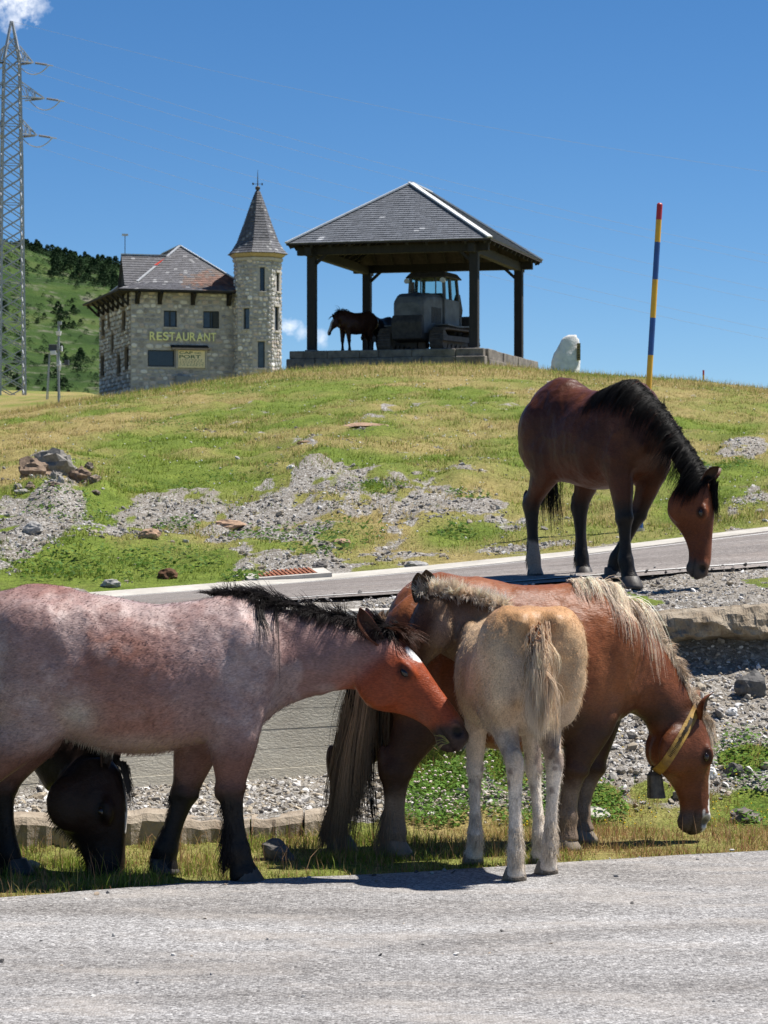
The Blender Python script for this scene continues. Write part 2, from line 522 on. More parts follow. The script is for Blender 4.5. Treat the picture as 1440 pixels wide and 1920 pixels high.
nr, nc = ZT.shape
idx = np.arange(nr * nc).reshape(nr, nc)
quads = np.stack([idx[:-1, :-1].ravel(), idx[:-1, 1:].ravel(), idx[1:, 1:].ravel(), idx[1:, :-1].ravel()], 1)
me = mesh_np('hillside_ground', np.stack([XX.ravel(), DD.ravel(), ZT.ravel()], 1), quads=quads, smooth_sh=True)
set_col(me, np.stack([GR.ravel(), DR.ravel(), np.zeros(nr * nc)], 1))

def terrain_mat():
    m, nt, b = new_mat('turf_and_scree')
    a = nt.nodes.new('ShaderNodeAttribute'); a.attribute_name = 'Col'
    sp = nt.nodes.new('ShaderNodeSeparateColor'); nt.links.new(a.outputs['Color'], sp.inputs['Color'])
    gn = noise(nt, 2.2, 8, .65); gr1 = ramp(nt, [(.3, (.095, .145, .020)), (.7, (.195, .245, .042))])
    nt.links.new(gn.outputs['Fac'], gr1.inputs['Fac'])
    dn = noise(nt, 5.0, 7, .65); gr2 = ramp(nt, [(.3, (.24, .195, .065)), (.7, (.38, .30, .13))])
    nt.links.new(dn.outputs['Fac'], gr2.inputs['Fac'])
    grass = mix(nt, sp.outputs['Green'], gr1.outputs['Color'], gr2.outputs['Color'])
    fine = noise(nt, 22, 6, .7); fr = ramp(nt, [(.32, .55), (.68, 1.35)]); nt.links.new(fine.outputs['Fac'], fr.inputs['Fac'])
    grass = mix(nt, 1.0, grass, fr.outputs['Color'], 'MULTIPLY')
    # broken schist and gravel
    tcn = nt.nodes.new('ShaderNodeTexCoord')
    mp = nt.nodes.new('ShaderNodeMapping'); mp.inputs['Scale'].default_value = (1, 1, 1.6)
    nt.links.new(tcn.outputs['Object'], mp.inputs['Vector'])
    vo = nt.nodes.new('ShaderNodeTexVoronoi'); vo.inputs['Scale'].default_value = 34
    nt.links.new(mp.outputs['Vector'], vo.inputs['Vector'])
    vsep = nt.nodes.new('ShaderNodeSeparateColor'); nt.links.new(vo.outputs['Color'], vsep.inputs['Color'])
    vr = ramp(nt, [(.0, (.15, .132, .11)), (.45, (.27, .25, .222)), (.8, (.38, .362, .335)), (1, (.54, .52, .49))])
    nt.links.new(vsep.outputs['Red'], vr.inputs['Fac'])
    en = nt.nodes.new('ShaderNodeTexVoronoi'); en.feature = 'DISTANCE_TO_EDGE'; en.inputs['Scale'].default_value = 34
    nt.links.new(mp.outputs['Vector'], en.inputs['Vector'])
    er = ramp(nt, [(.0, 0), (.09, 1)]); nt.links.new(en.outputs['Distance'], er.inputs['Fac'])
    soil = noise(nt, 9, 7, .7); sr = ramp(nt, [(.3, (.19, .155, .115)), (.7, (.36, .325, .275))]); nt.links.new(soil.outputs['Fac'], sr.inputs['Fac'])
    gravel = mix(nt, er.outputs['Color'], sr.outputs['Color'], vr.outputs['Color'])
    big = noise(nt, 1.3, 5, .6); br = ramp(nt, [(.42, 0), (.62, 1)]); nt.links.new(big.outputs['Fac'], br.inputs['Fac'])
    gravel = mix(nt, br.outputs['Color'], gravel, mix(nt, .55, gravel, sr.outputs['Color']))
    # ragged transition
    tn = noise(nt, 7, 6, .7)
    ad = nt.nodes.new('ShaderNodeMath'); ad.operation = 'MULTIPLY_ADD'
    nt.links.new(tn.outputs['Fac'], ad.inputs[0]); ad.inputs[1].default_value = 1.1; ad.inputs[2].default_value = -.55
    ad2 = nt.nodes.new('ShaderNodeMath'); ad2.operation = 'ADD'
    nt.links.new(ad.outputs[0], ad2.inputs[0]); nt.links.new(sp.outputs['Red'], ad2.inputs[1])
    tr = ramp(nt, [(.36, 0), (.6, 1)]); nt.links.new(ad2.outputs[0], tr.inputs['Fac'])
    col = mix(nt, tr.outputs['Color'], grass, gravel)
    nt.links.new(col, b.inputs['Base Color'])
    b.inputs['Roughness'].default_value = .95; b.inputs['Specular IOR Level'].default_value = .15
    hn = noise(nt, 40, 6, .7)
    hm = nt.nodes.new('ShaderNodeMath'); hm.operation = 'MULTIPLY_ADD'
    nt.links.new(er.outputs['Color'], hm.inputs[0]); hm.inputs[1].default_value = .5; nt.links.new(hn.outputs['Fac'], hm.inputs[2])
    bump(nt, b, hm.outputs[0], .02, .8)
    return m
M_TERR = terrain_mat()
tag(link('ground', me, M_TERR), kind='structure')

# ------------------------------------------------------------------ roads
def strip(name, d0f, d1f, ucols, nv, off, mat, jit0=0, jit1=0, crown=0, kind='structure', parent=None, seed=1):
    u = np.asarray(ucols, float)
    d0 = d0f(u); d1 = d1f(u)
    xr = (u - 720) / FPX * d0
    if jit0: d0 = d0 + (fbm(xr * 2.5, xr * 0 + seed, seed=seed, oct=5) - .5) * jit0 * 2
    if jit1: d1 = d1 + (fbm(xr * 2.5, xr * 0 + seed + 9, seed=seed + 5, oct=5) - .5) * jit1 * 2
    t = np.linspace(0, 1, nv)[:, None]
    D = d0[None] * (1 - t) + d1[None] * t
    X = (u[None] - 720) / FPX * D
    gi = ground_base(X, D) + off + crown * np.sin(np.pi * t)
    n, c = D.shape
    ix = np.arange(n * c).reshape(n, c)
    q = np.stack([ix[:-1, :-1].ravel(), ix[:-1, 1:].ravel(), ix[1:, 1:].ravel(), ix[1:, :-1].ravel()], 1)
    m_ = mesh_np(name, np.stack([X.ravel(), D.ravel(), gi.ravel()], 1), quads=q, smooth_sh=True)
    return tag(link(name, m_, mat, parent), kind=kind if parent is None else None)

def ground_base(X, Y):
    u = 720 + X / Y * FPX
    out = np.empty_like(X)
    lz = [np.interp(u, UG, LZ[k]) for k in range(len(LZ))]
    ld = [np.interp(u, UG, LD[k]) for k in range(len(LD))]
    out[:] = lz[0]
    for k in range(len(lz) - 1):
        m_ = (Y >= ld[k]) & (Y <= ld[k + 1])
        t = (Y - ld[k]) / (ld[k + 1] - ld[k] + 1e-9)
        out = np.where(m_, lz[k] + (lz[k + 1] - lz[k]) * t, out)
    return out

def asphalt_mat(name, dark, light, chip, scale, warm=(.40, .36, .32), patch=.5):
    m, nt, b = new_mat(name)
    tcn = nt.nodes.new('ShaderNodeTexCoord')
    vo = nt.nodes.new('ShaderNodeTexVoronoi'); vo.inputs['Scale'].default_value = scale
    nt.links.new(tcn.outputs['Object'], vo.inputs['Vector'])
    s = nt.nodes.new('ShaderNodeSeparateColor'); nt.links.new(vo.outputs['Color'], s.inputs['Color'])
    r = ramp(nt, [(0, dark), (.25, [c * .55 + d * .45 for c, d in zip(light, dark)]), (.7, light), (1, chip)])
    nt.links.new(s.outputs['Red'], r.inputs['Fac'])
    n1 = noise(nt, .9, 6, .6, stretch=(.45, 1.6, 1), dist=.6); r1 = ramp(nt, [(.35, 0), (.68, 1)]); nt.links.new(n1.outputs['Fac'], r1.inputs['Fac'])
    dk = mix(nt, 1.0, r.outputs['Color'], (.62, .60, .58), 'MULTIPLY')
    c = mix(nt, r1.outputs['Color'], r.outputs['Color'], dk)
    n2 = noise(nt, 2.3, 6, .62, stretch=(.5, 1.2, 1)); r2 = ramp(nt, [(.5, 0), (.72, patch)]); nt.links.new(n2.outputs['Fac'], r2.inputs['Fac'])
    c = mix(nt, r2.outputs['Color'], c, warm)
    n4 = noise(nt, 14, 5, .7); r4 = ramp(nt, [(.3, .82), (.7, 1.12)]); nt.links.new(n4.outputs['Fac'], r4.inputs['Fac'])
    c = mix(nt, 1, c, r4.outputs['Color'], 'MULTIPLY')
    # dark streaks and specks
    n3 = noise(nt, 26, 3, .5); r3 = ramp(nt, [(.70, 0), (.76, .75)]); nt.links.new(n3.outputs['Fac'], r3.inputs['Fac'])
    c = mix(nt, r3.outputs['Color'], c, (.06, .055, .05))
    nt.links.new(c, b.inputs['Base Color'])
    b.inputs['Roughness'].default_value = .8; b.inputs['Specular IOR Level'].default_value = .3
    hd = nt.nodes.new('ShaderNodeMath'); hd.operation = 'MULTIPLY_ADD'
    nt.links.new(vo.outputs['Distance'], hd.inputs[0]); hd.inputs[1].default_value = -1.0; nt.links.new(s.outputs['Green'], hd.inputs[2])
    bump(nt, b, hd.outputs[0], .006, .8)
    return m
M_ASPH = asphalt_mat('chip_seal_asphalt', (.12, .115, .112), (.352, .342, .335), (.56, .55, .54), 85, patch=.6)
M_ROAD = asphalt_mat('road_asphalt', (.15, .134, .122), (.275, .243, .222), (.37, .345, .315), 60, warm=(.31, .26, .225), patch=.5)
M_PAINT = simple('worn_road_paint', (.62, .61, .58), (.42, .40, .37), 6, .7)
M_KERB = simple('pale_concrete_gutter', (.37, .345, .30), (.50, .47, .415), 3, .85, bmp=.01, bscale=30)
UF = np.concatenate([np.linspace(-5000, -300, 40)[:-1], np.arange(-300, 1750, 4.0), np.linspace(1750, 6500, 40)])
strip('asphalt_lane', lambda u: np.full_like(u, 3.6), lambda u: line_d(iA, u) + .02, UF, 20, .018, M_ASPH, jit1=.09, seed=4)
UR = np.concatenate([np.linspace(-4000, -300, 40)[:-1], np.arange(-300, 1800, 8.0), np.linspace(1800, 6500, 40)])
road = strip('mountain_road', lambda u: line_d(iG, u) - .22, lambda u: line_d(iH, u), UR, 14, .03, M_ROAD, jit0=.07, crown=.03, seed=8)
strip('edge_line', lambda u: line_d(iG, u) + .03, lambda u: line_d(iG, u) + .16, UR, 3, .037, M_PAINT, jit0=.012, jit1=.012, parent=road)
strip('edge_line', lambda u: line_d(iH, u) - .62, lambda u: line_d(iH, u) - .5, UR, 3, .043, M_PAINT, jit0=.01, jit1=.01, parent=road)
# pale gutter on the far side, with a real step and back edge
def gutter():
    u = UR
    d = line_d(iH, u)
    sec = [(-.02, .0), (-.02, .035), (.0, .042), (.40, .075), (.44, .06), (.44, -.05)]
    V = []; nS = len(sec)
    for (do, dz) in sec:
        D = d + do + (fbm(u * .02, u * 0 + do, seed=3) - .5) * (.05 if do > .1 else .01)
        X = (u - 720) / FPX * D
        V.append(np.stack([X, D, ground_base((u - 720) / FPX * d, d - 1e-4) + dz], 1))
    V = np.concatenate(V); c = len(u)
    q = []
    for s_ in range(nS - 1):
        a = np.arange(c - 1) + s_ * c
        q.append(np.stack([a, a + 1, a + 1 + c, a + c], 1))
    m_ = mesh_np('concrete_gutter', V, quads=np.concatenate(q), smooth_sh=False)
    tag(link('concrete_gutter', m_, M_KERB), kind='structure')
gutter()
# ================================================================== HORSES
from mathutils.bvhtree import BVHTree

class Frame:
    """local frame of an animal: x forward, y to its left, z up, placed on the ground"""
    def __init__(s, px, d, theta, z=None):
        s.bx = (px - 720) / FPX * d; s.by = d; s.th = R(theta)
        s.c = math.cos(s.th); s.s = math.sin(s.th)
        s.gz = gz(s.bx, d) if z is None else z
    def L(s, px, py, y=0.0):
        k = (px - 720) / FPX
        x = (k * s.by + k * y * s.c - s.bx + y * s.s) / (s.c - k * s.s)
        Y = s.by + x * s.s + y * s.c
        return Vector((x, y, (960 - py) / FPX * Y - s.gz))
    def dir(s, v):
        return Vector((v[0] * s.c + v[1] * s.s, -v[0] * s.s + v[1] * s.c, v[2]))
    def ground(s, x, y):
        X = s.bx + x * s.c - y * s.s; Y = s.by + x * s.s + y * s.c
        return gz(X, Y) - s.gz

class Body:
    def __init__(s):
        s.v = []; s.f = []
    def add_rings(s, rings):
        n = len(rings[0]); o = len(s.v)
        for r in rings: s.v += [tuple(p) for p in r]
        for i in range(len(rings) - 1):
            for k in range(n):
                s.f.append((o + i * n + k, o + i * n + (k + 1) % n, o + (i + 1) * n + (k + 1) % n, o + (i + 1) * n + k))
        s.f.append(tuple(o + k for k in range(n))[::-1])
        s.f.append(tuple(o + (len(rings) - 1) * n + k for k in range(n)))
    def torso(s, st):
        rings = []
        for q in interp_st(st, 40):
            x, top, bot, w = q[:4]
            mid = bot + (top - bot) * .45
            ring = []
            for k in range(28):
                a = 2 * math.pi * k / 28
                ca, sa = math.cos(a), math.sin(a)
                yy = w * math.copysign(abs(sa) ** .86, sa)
                zz = mid + (top - mid) * math.copysign(abs(ca) ** .92, ca) if ca > 0 else mid - (mid - bot) * abs(ca) ** .9
                if ca > 0: yy *= 1 - .14 * ca * ca
                ring.append(Vector((x, yy, zz)))
            rings.append(ring)
        s.add_rings(rings)
    def slab(s, st, n=24, crestw=.55):
        """neck: rings of (top, bottom, half width)"""
        pts = [(Vector(a), Vector(b), w) for a, b, w in st]
        # resample
        out = []
        N = len(pts)
        for i in range(N - 1):
            for t in (0, .34, .67):
                out.append((cat(pts, i, t, 0), cat(pts, i, t, 1), pts[i][2] * (1 - t) + pts[i + 1][2] * t))
        out.append(pts[-1])
        rings = []
        for i, (a, b, w) in enumerate(out):
            c = (a + b) / 2
            c0 = (out[max(i - 1, 0)][0] + out[max(i - 1, 0)][1]) / 2; c1 = (out[min(i + 1, len(out) - 1)][0] + out[min(i + 1, len(out) - 1)][1]) / 2
            t = (c1 - c0).normalized(); up = (a - b) / 2
            side = t.cross(up).normalized() * w
            ring = []
            for k in range(n):
                an = 2 * math.pi * k / n
                ca, sa = math.cos(an), math.sin(an)
                wsc = 1 - (1 - crestw) * max(ca, 0) ** 1.6 - .12 * max(-ca, 0) ** 2
                ring.append(c + up * ca + side * sa * wsc)
            rings.append(ring)
        s.add_rings(rings)
    def limb(s, st, n=14):
        st = interp_st(st, 34)
        rings = []
        for i, (x, y, z, ra, rb) in enumerate(st):
            p = Vector((x, y, z))
            a = Vector(st[max(i - 1, 0)][:3]); b = Vector(st[min(i + 1, len(st) - 1)][:3])
            t = (b - a).normalized()
            side = Vector((0, 1, 0)); side = (side - t * side.dot(t)).normalized()
            fb = t.cross(side).normalized()
            ring = [p + fb * math.cos(2 * math.pi * k / n) * ra + side * math.sin(2 * math.pi * k / n) * rb for k in range(n)]
            rings.append(ring)
        s.add_rings(rings)
    def ell(s, c, r, M=None, n=14, m=9):
        c = Vector(c); rings = []
        for i in range(m):
            ph = math.pi * (i + .5) / m
            ring = []
            for k in range(n):
                a = 2 * math.pi * k / n
                v = Vector((r[0] * math.sin(ph) * math.cos(a), r[1] * math.sin(ph) * math.sin(a), r[2] * math.cos(ph)))
                if M is not None: v = M @ v
                ring.append(c + v)
            rings.append(ring)
        s.add_rings(rings)
    def remesh(s, name, voxel, it=5):
        me = bpy.data.meshes.new(name + '_src')
        me.from_pydata(s.v, [], s.f)
        bm = bmesh.new(); bm.from_mesh(me); 
        bmesh.ops.recalc_face_normals(bm, faces=bm.faces); bm.to_mesh(me); bm.free()
        o = bpy.data.objects.new(name + '_src', me); COL.objects.link(o)
        md = o.modifiers.new('r', 'REMESH'); md.mode = 'VOXEL'; md.voxel_size = voxel; md.adaptivity = 0
        ms = o.modifiers.new('s', 'SMOOTH'); ms.factor = .5; ms.iterations = it
        dg = bpy.context.evaluated_depsgraph_get()
        out = bpy.data.meshes.new_from_object(o.evaluated_get(dg))
        out.name = name
        bpy.data.objects.remove(o); bpy.data.meshes.remove(me)
        return out

def cat(pts, i, t, k):
    p0 = pts[max(i - 1, 0)][k]; p1 = pts[i][k]; p2 = pts[i + 1][k]; p3 = pts[min(i + 2, len(pts) - 1)][k]
    return .5 * ((2 * p1) + (p2 - p0) * t + (2 * p0 - 5 * p1 + 4 * p2 - p3) * t * t + (3 * p1 - p0 - 3 * p2 + p3) * t ** 3)

def interp_st(st, n):
    a = np.array(st, float)
    t = np.linspace(0, len(a) - 1, n)
    out = []
    for q in t:
        i = min(int(q), len(a) - 2); f = q - i
        p0 = a[max(i - 1, 0)]; p1 = a[i]; p2 = a[i + 1]; p3 = a[min(i + 2, len(a) - 1)]
        out.append(list(.5 * ((2 * p1) + (p2 - p0) * f + (2 * p0 - 5 * p1 + 4 * p2 - p3) * f * f + (3 * p1 - p0 - 3 * p2 + p3) * f ** 3)))
    return out

def smax(a, lo):
    return max(a, lo)

HEAD = [(-.06, -.055, -.17, .055), (.04, -.012, -.235, .078), (.14, .004, -.275, .092), (.24, .013, -.298, .101), (.34, .014, -.300, .103), (.43, .009, -.272, .091),
        (.52, .003, -.226, .073), (.63, -.003, -.186, .060), (.75, -.007, -.163, .055), (.85, -.012, -.162, .058), (.93, -.022, -.168, .056), (1.0, -.044, -.162, .046), (1.04, -.066, -.146, .034), (1.068, -.092, -.125, .014)]

class Head:
    def __init__(s, poll, e1, e2, L, wide=1.0):
        s.p = Vector(poll); s.e1 = Vector(e1).normalized(); e2 = Vector(e2)
        s.e2 = (e2 - s.e1 * e2.dot(s.e1)).normalized(); s.e3 = s.e1.cross(s.e2); s.L = L; s.k = L / .62 * wide
    def at(s, t, o, l=0):
        return s.p + s.e1 * (t * s.L) + s.e2 * (o * s.k) + s.e3 * (l * s.k)
    def build(s, B):
        rings = []
        for (t, top, bot, w) in interp_st(HEAD, 34):
            mid = top + (bot - top) * .42
            ring = []
            for k in range(22):
                a = 2 * math.pi * k / 22
                ca, sa = math.cos(a), math.sin(a)
                o = mid + (top - mid) * ca if ca > 0 else mid + (bot - mid) * -ca
                ww = w * math.copysign(abs(sa) ** .8, sa) * (1 - .30 * max(-ca, 0) ** 1.5 - .22 * max(ca, 0) ** 2)
                ring.append(s.at(t, o, ww))
            rings.append(ring)
        B.add_rings(rings)
        M = Matrix((s.e1, s.e2, s.e3)).transposed()
        k = s.k
        for sg in (-1, 1):
            B.ell(s.at(.27, -.195, sg * .062), (.115 * k, .10 * k, .040 * k), M)           # cheek
            B.ell(s.at(.335, -.045, sg * .082), (.055 * k, .026 * k, .030 * k), M)         # brow
            B.ell(s.at(.90, -.055, sg * .040), (.040 * k, .030 * k, .022 * k), M)          # nostril wing
            B.ell(s.at(.55, -.085, sg * .052), (.14 * k, .012 * k, .012 * k), M)           # facial crest
        B.ell(s.at(.94, -.150, 0), (.045 * k, .030 * k, .036 * k), M)                       # chin
        B.ell(s.at(1.0, -.085, 0), (.035 * k, .055 * k, .044 * k), M)                       # upper lip
    def coords(s, V):
        q = V - np.array(s.p)
        return q @ np.array(s.e1) / s.L, q @ np.array(s.e2) / s.k, q @ np.array(s.e3) / s.k

def strands(roots, dirs, lens, rad, seg=6, grav=.35, wave=.06, bvh=None, eps=.006, seed=1, wavefreq=None, taper=.15, cid=None):
    """hair strands as tapered three-sided tubes (numpy)"""
    rg = np.random.default_rng(seed)
    if seg > 3:
        k_ = max(3, int(round(seg * .68))); grav *= seg / k_; wave *= (seg / k_) ** .5; seg = k_
    n = len(roots)
    p = np.array(roots, float); d = np.array(dirs, float); d /= np.linalg.norm(d, axis=1, keepdims=True) + 1e-9
    lens = np.array(lens, float)
    pts = [p.copy()]
    wv = rg.normal(0, 1, (n, 3)); ph = rg.uniform(0, 6.28, n)
    if cid is not None:
        nc_ = int(cid.max()) + 1
        wv = rg.normal(0, 1.25, (nc_, 3))[cid] + wv * .22; ph = rg.uniform(0, 6.28, nc_)[cid] + rg.normal(0, .25, n)
    for k in range(seg):
        st = lens[:, None] / seg
        wob = wv * wave * np.sin(ph + (k * (wavefreq or 1.1)))[:, None]
        g = np.zeros((n, 3)); g[:, 2] = -grav
        d = d + g + wob + rg.normal(0, wave * (.5 if cid is None else .18), (n, 3)); d /= np.linalg.norm(d, axis=1, keepdims=True) + 1e-9
        p = p + d * st
        if bvh is not None:
            for i in range(n):
                q = Vector(p[i])
                loc, nor, ix, dist = bvh.find_nearest(q, .2)
                if loc is not None:
                    e = eps * (1 + .8 * (i % 5))
                    side = (q - loc).dot(nor)
                    if side < e:
                        nq = loc + nor * e
                        p[i] = nq
        pts.append(p.copy())
    Pn = np.stack(pts, 1)                       # n, seg+1, 3
    T = np.gradient(Pn, axis=1); T /= np.linalg.norm(T, axis=2, keepdims=True) + 1e-9
    ref = np.zeros_like(T); ref[..., 0] = .3; ref[..., 1] = .9; ref[..., 2] = .2
    A = np.cross(T, ref); A /= np.linalg.norm(A, axis=2, keepdims=True) + 1e-9
    Bv = np.cross(T, A)
    rr = np.asarray(rad) * np.ones(n)
    prof = np.linspace(1, taper, seg + 1)
    V = []
    for a in (0, 2.1, 4.2):
        V.append(Pn + (A * math.cos(a) + Bv * math.sin(a)) * (rr[:, None, None] * prof[None, :, None]))
    V = np.stack(V, 2)                           # n, seg+1, 3, 3
    base = (np.arange(n) * (seg + 1) * 3)[:, None, None]
    k = np.arange(seg)[None, :, None] * 3
    j = np.arange(3)[None, None, :]
    j2 = (j + 1) % 3
    q = np.stack([base + k + j, base + k + j2, base + k + 3 + j2, base + k + 3 + j], -1).reshape(-1, 4)
    return V.reshape(-1, 3), q, n, (seg + 1) * 3

def hair_obj(name, parent, groups, mat):
    """groups: list of (strands result, colour per strand root, colour per strand tip)"""
    Vs = []; Qs = []; Cs = []; o = 0
    for (V, q, n, per), c0, c1 in groups:
        Vs.append(V); Qs.append(q + o); o += len(V)
        t = np.repeat(np.linspace(0, 1, per // 3), 3)[None, :, None]
        c = c0[:, None, :] * (1 - t) + c1[:, None, :] * t
        Cs.append(c.reshape(-1, 3))
    me = mesh_np(name, np.concatenate(Vs), quads=np.concatenate(Qs), smooth_sh=True)
    set_col(me, np.clip(np.concatenate(Cs), 0, 1))
    return link(name, me, mat, parent)

def hcol(n, base, var=.25, seed=0):
    rg = np.random.default_rng(seed)
    return np.array(base)[None, :] * (1 + rg.normal(0, var, (n, 1)))

M_HAIR = attr_mat('horse_hair', rough=.45, spec=.22, trans=.42)
M_FUR = attr_mat('horse_short_coat', rough=.6, spec=.12)
M_EYE = simple('dark_wet_eye', (.012, .007, .005), (.02, .012, .008), 30, .06, spec=.6)

def coat_mat():
    m, nt, b = new_mat('horse_coat')
    a = nt.nodes.new('ShaderNodeAttribute'); a.attribute_name = 'Col'
    n = noise(nt, 150, 3, .6, stretch=(.35, 1, 1)); rp = ramp(nt, [(.3, .72), (.7, 1.28)]); nt.links.new(n.outputs['Fac'], rp.inputs['Fac'])
    c = mix(nt, 1, a.outputs['Color'], rp.outputs['Color'], 'MULTIPLY')
    n3 = noise(nt, 9, 5, .6); r3 = ramp(nt, [(.3, .86), (.7, 1.12)]); nt.links.new(n3.outputs['Fac'], r3.inputs['Fac'])
    c = mix(nt, 1, c, r3.outputs['Color'], 'MULTIPLY')
    nt.links.new(c, b.inputs['Base Color'])
    b.inputs['Roughness'].default_value = .40
    b.inputs['Specular IOR Level'].default_value = .19
    b.inputs['Sheen Weight'].default_value = .0
    b.inputs['Sheen Roughness'].default_value = .5
    n2 = noise(nt, 150, 4, .6, stretch=(.3, 1, 1))
    n4 = noise(nt, 12, 3, .5)
    ad = nt.nodes.new('ShaderNodeMath'); ad.operation = 'MULTIPLY_ADD'
    nt.links.new(n4.outputs['Fac'], ad.inputs[0]); ad.inputs[1].default_value = 4.0; nt.links.new(n2.outputs['Fac'], ad.inputs[2])
    bump(nt, b, ad.outputs[0], .0045, .6)
    return m
M_COAT = coat_mat()
M_HOOF = simple('hoof_horn', (.035, .03, .027), (.07, .06, .05), 20, .55, bmp=.004, bscale=40, stretch=(1, 1, .3))
M_HOOF_PALE = simple('pale_hoof_horn', (.16, .125, .09), (.26, .21, .15), 20, .55, bmp=.004, bscale=40, stretch=(1, 1, .3))

def ear_mesh(base, tipdir, opendir, L, W, cin, cout):
    t = Vector(tipdir).normalized(); o = Vector(opendir); o = (o - t * o.dot(t)).normalized(); s_ = t.cross(o)
    nv, nw = 11, 9
    V = []; C = []; 
    for layer in (0, 1):
        for i in range(nv):
            v = i / (nv - 1)
            hw = W * .5 * (math.sin(math.pi * min(.5, .16 + v * .62)) if v < .5 else math.cos(math.pi * .5 * ((v - .5) / .5) ** 1.5)) + .001
            for j in range(nw):
                a = (j / (nw - 1) - .5) * 2
                ang = a * (1.75 - .9 * v)
                wid = hw * math.sin(ang) / max(math.sin(min(1.57, 1.75 - .9 * v)), .3)
                dep = -hw * 1.0 * math.cos(ang) * (1 - .25 * v)
                p = Vector(base) + t * (v * L) + s_ * wid + o * (dep + (-.006 * (1 - v) - .001 if layer else 0)) + o * (.10 * L * v * v)
                if layer: p += s_ * math.copysign(.004 * abs(a), a)
                V.append(p); C.append(cin if not layer else cout)
    F = []
    N = nv * nw
    for l in (0, 1):
        for i in range(nv - 1):
            for j in range(nw - 1):
                q = (l * N + i * nw + j, l * N + i * nw + j + 1, l * N + (i + 1) * nw + j + 1, l * N + (i + 1) * nw + j)
                F.append(q if l else q[::-1])
    for i in range(nv - 1):
        for j in (0, nw - 1):
            F.append((i * nw + j, (i + 1) * nw + j, N + (i + 1) * nw + j, N + i * nw + j))
    me = bpy.data.meshes.new('ear'); me.from_pydata([tuple(v) for v in V], [], F)
    for p in me.polygons: p.use_smooth = True
    set_col(me, np.array(C))
    return me

def hoof_mesh(p, yaw, r, h):
    """p: ground point, yaw heading, r radius at the ground"""
    rings = []
    n = 16
    for (t, rr, sh) in ((0, 1.0, .16), (.25, .96, .1), (.95, .74, -.12), (1.0, .66, -.13)):
        ring = []
        for k in range(n):
            a = 2 * math.pi * k / n
            fx = math.cos(a) * rr * (1.12 if math.cos(a) > 0 else .86) + sh
            fy = math.sin(a) * rr
            x = fx * r; y = fy * r
            ring.append((p[0] + x * math.cos(yaw) - y * math.sin(yaw), p[1] + x * math.sin(yaw) + y * math.cos(yaw), p[2] + t * h))
        rings.append(ring)
    v = [q for r_ in rings for q in r_]; f = []
    for i in range(3):
        for k in range(n):
            f.append((i * n + k, i * n + (k + 1) % n, (i + 1) * n + (k + 1) % n, (i + 1) * n + k))
    f.append(tuple(range(n))[::-1]); f.append(tuple(3 * n + k for k in range(n)))
    me = bpy.data.meshes.new('hoof'); me.from_pydata(v, [], f)
    for q in me.polygons: q.use_smooth = True
    return me

FORE_R = [(.150, .085), (.125, .085), (.096, .072), (.070, .057), (.074, .064), (.056, .047), (.047, .037), (.052, .043), (.064, .054), (.056, .049), (.066, .062), (.070, .066)]
def fore_leg(elbow, knee, fet, hoof, y, k=1.0, ytop=None):
    """side points in local x,z; returns limb stations"""
    e, kn, f, h = [Vector((a[0], 0, a[1])) for a in (elbow, knee, fet, hoof)]
    yt = y if ytop is None else ytop
    def yy(z): 
        tt = min(1, max(0, (z - h.z) / max(.01, e.z - h.z)))
        return y + (yt - y) * tt
    pts = [e + Vector((.02, 0, .16)), e, e.lerp(kn, .45), e.lerp(kn, .85), kn, kn.lerp(f, .16), kn.lerp(f, .5), kn.lerp(f, .82), f, f.lerp(h, .40), f.lerp(h, .66), f.lerp(h, .85)]
    return [(p.x, yy(p.z), p.z, ra * k, rb * k) for p, (ra, rb) in zip(pts, FORE_R)]
HIND_R = [(.22, .11), (.195, .115), (.150, .10), (.108, .080), (.076, .058), (.088, .062), (.064, .050), (.050, .040), (.054, .044), (.064, .054), (.056, .050), (.066, .062), (.070, .066)]
def hind_leg(hip, stifle, hock, fet, hoof, y, k=1.0, ytop=None):
    a, s_, ho, f, h = [Vector((q[0], 0, q[1])) for q in (hip, stifle, hock, fet, hoof)]
    yt = y if ytop is None else ytop
    def yy(z):
        tt = min(1, max(0, (z - h.z) / max(.01, a.z - h.z)))
        return y + (yt - y) * tt
    pts = [a, a.lerp(s_, .55), s_, s_.lerp(ho, .45), s_.lerp(ho, .82), ho, ho.lerp(f, .18), ho.lerp(f, .5), ho.lerp(f, .82), f, f.lerp(h, .40), f.lerp(h, .66), f.lerp(h, .85)]
    return [(p.x, yy(p.z), p.z, ra * k, rb * k) for p, (ra, rb) in zip(pts, HIND_R)]

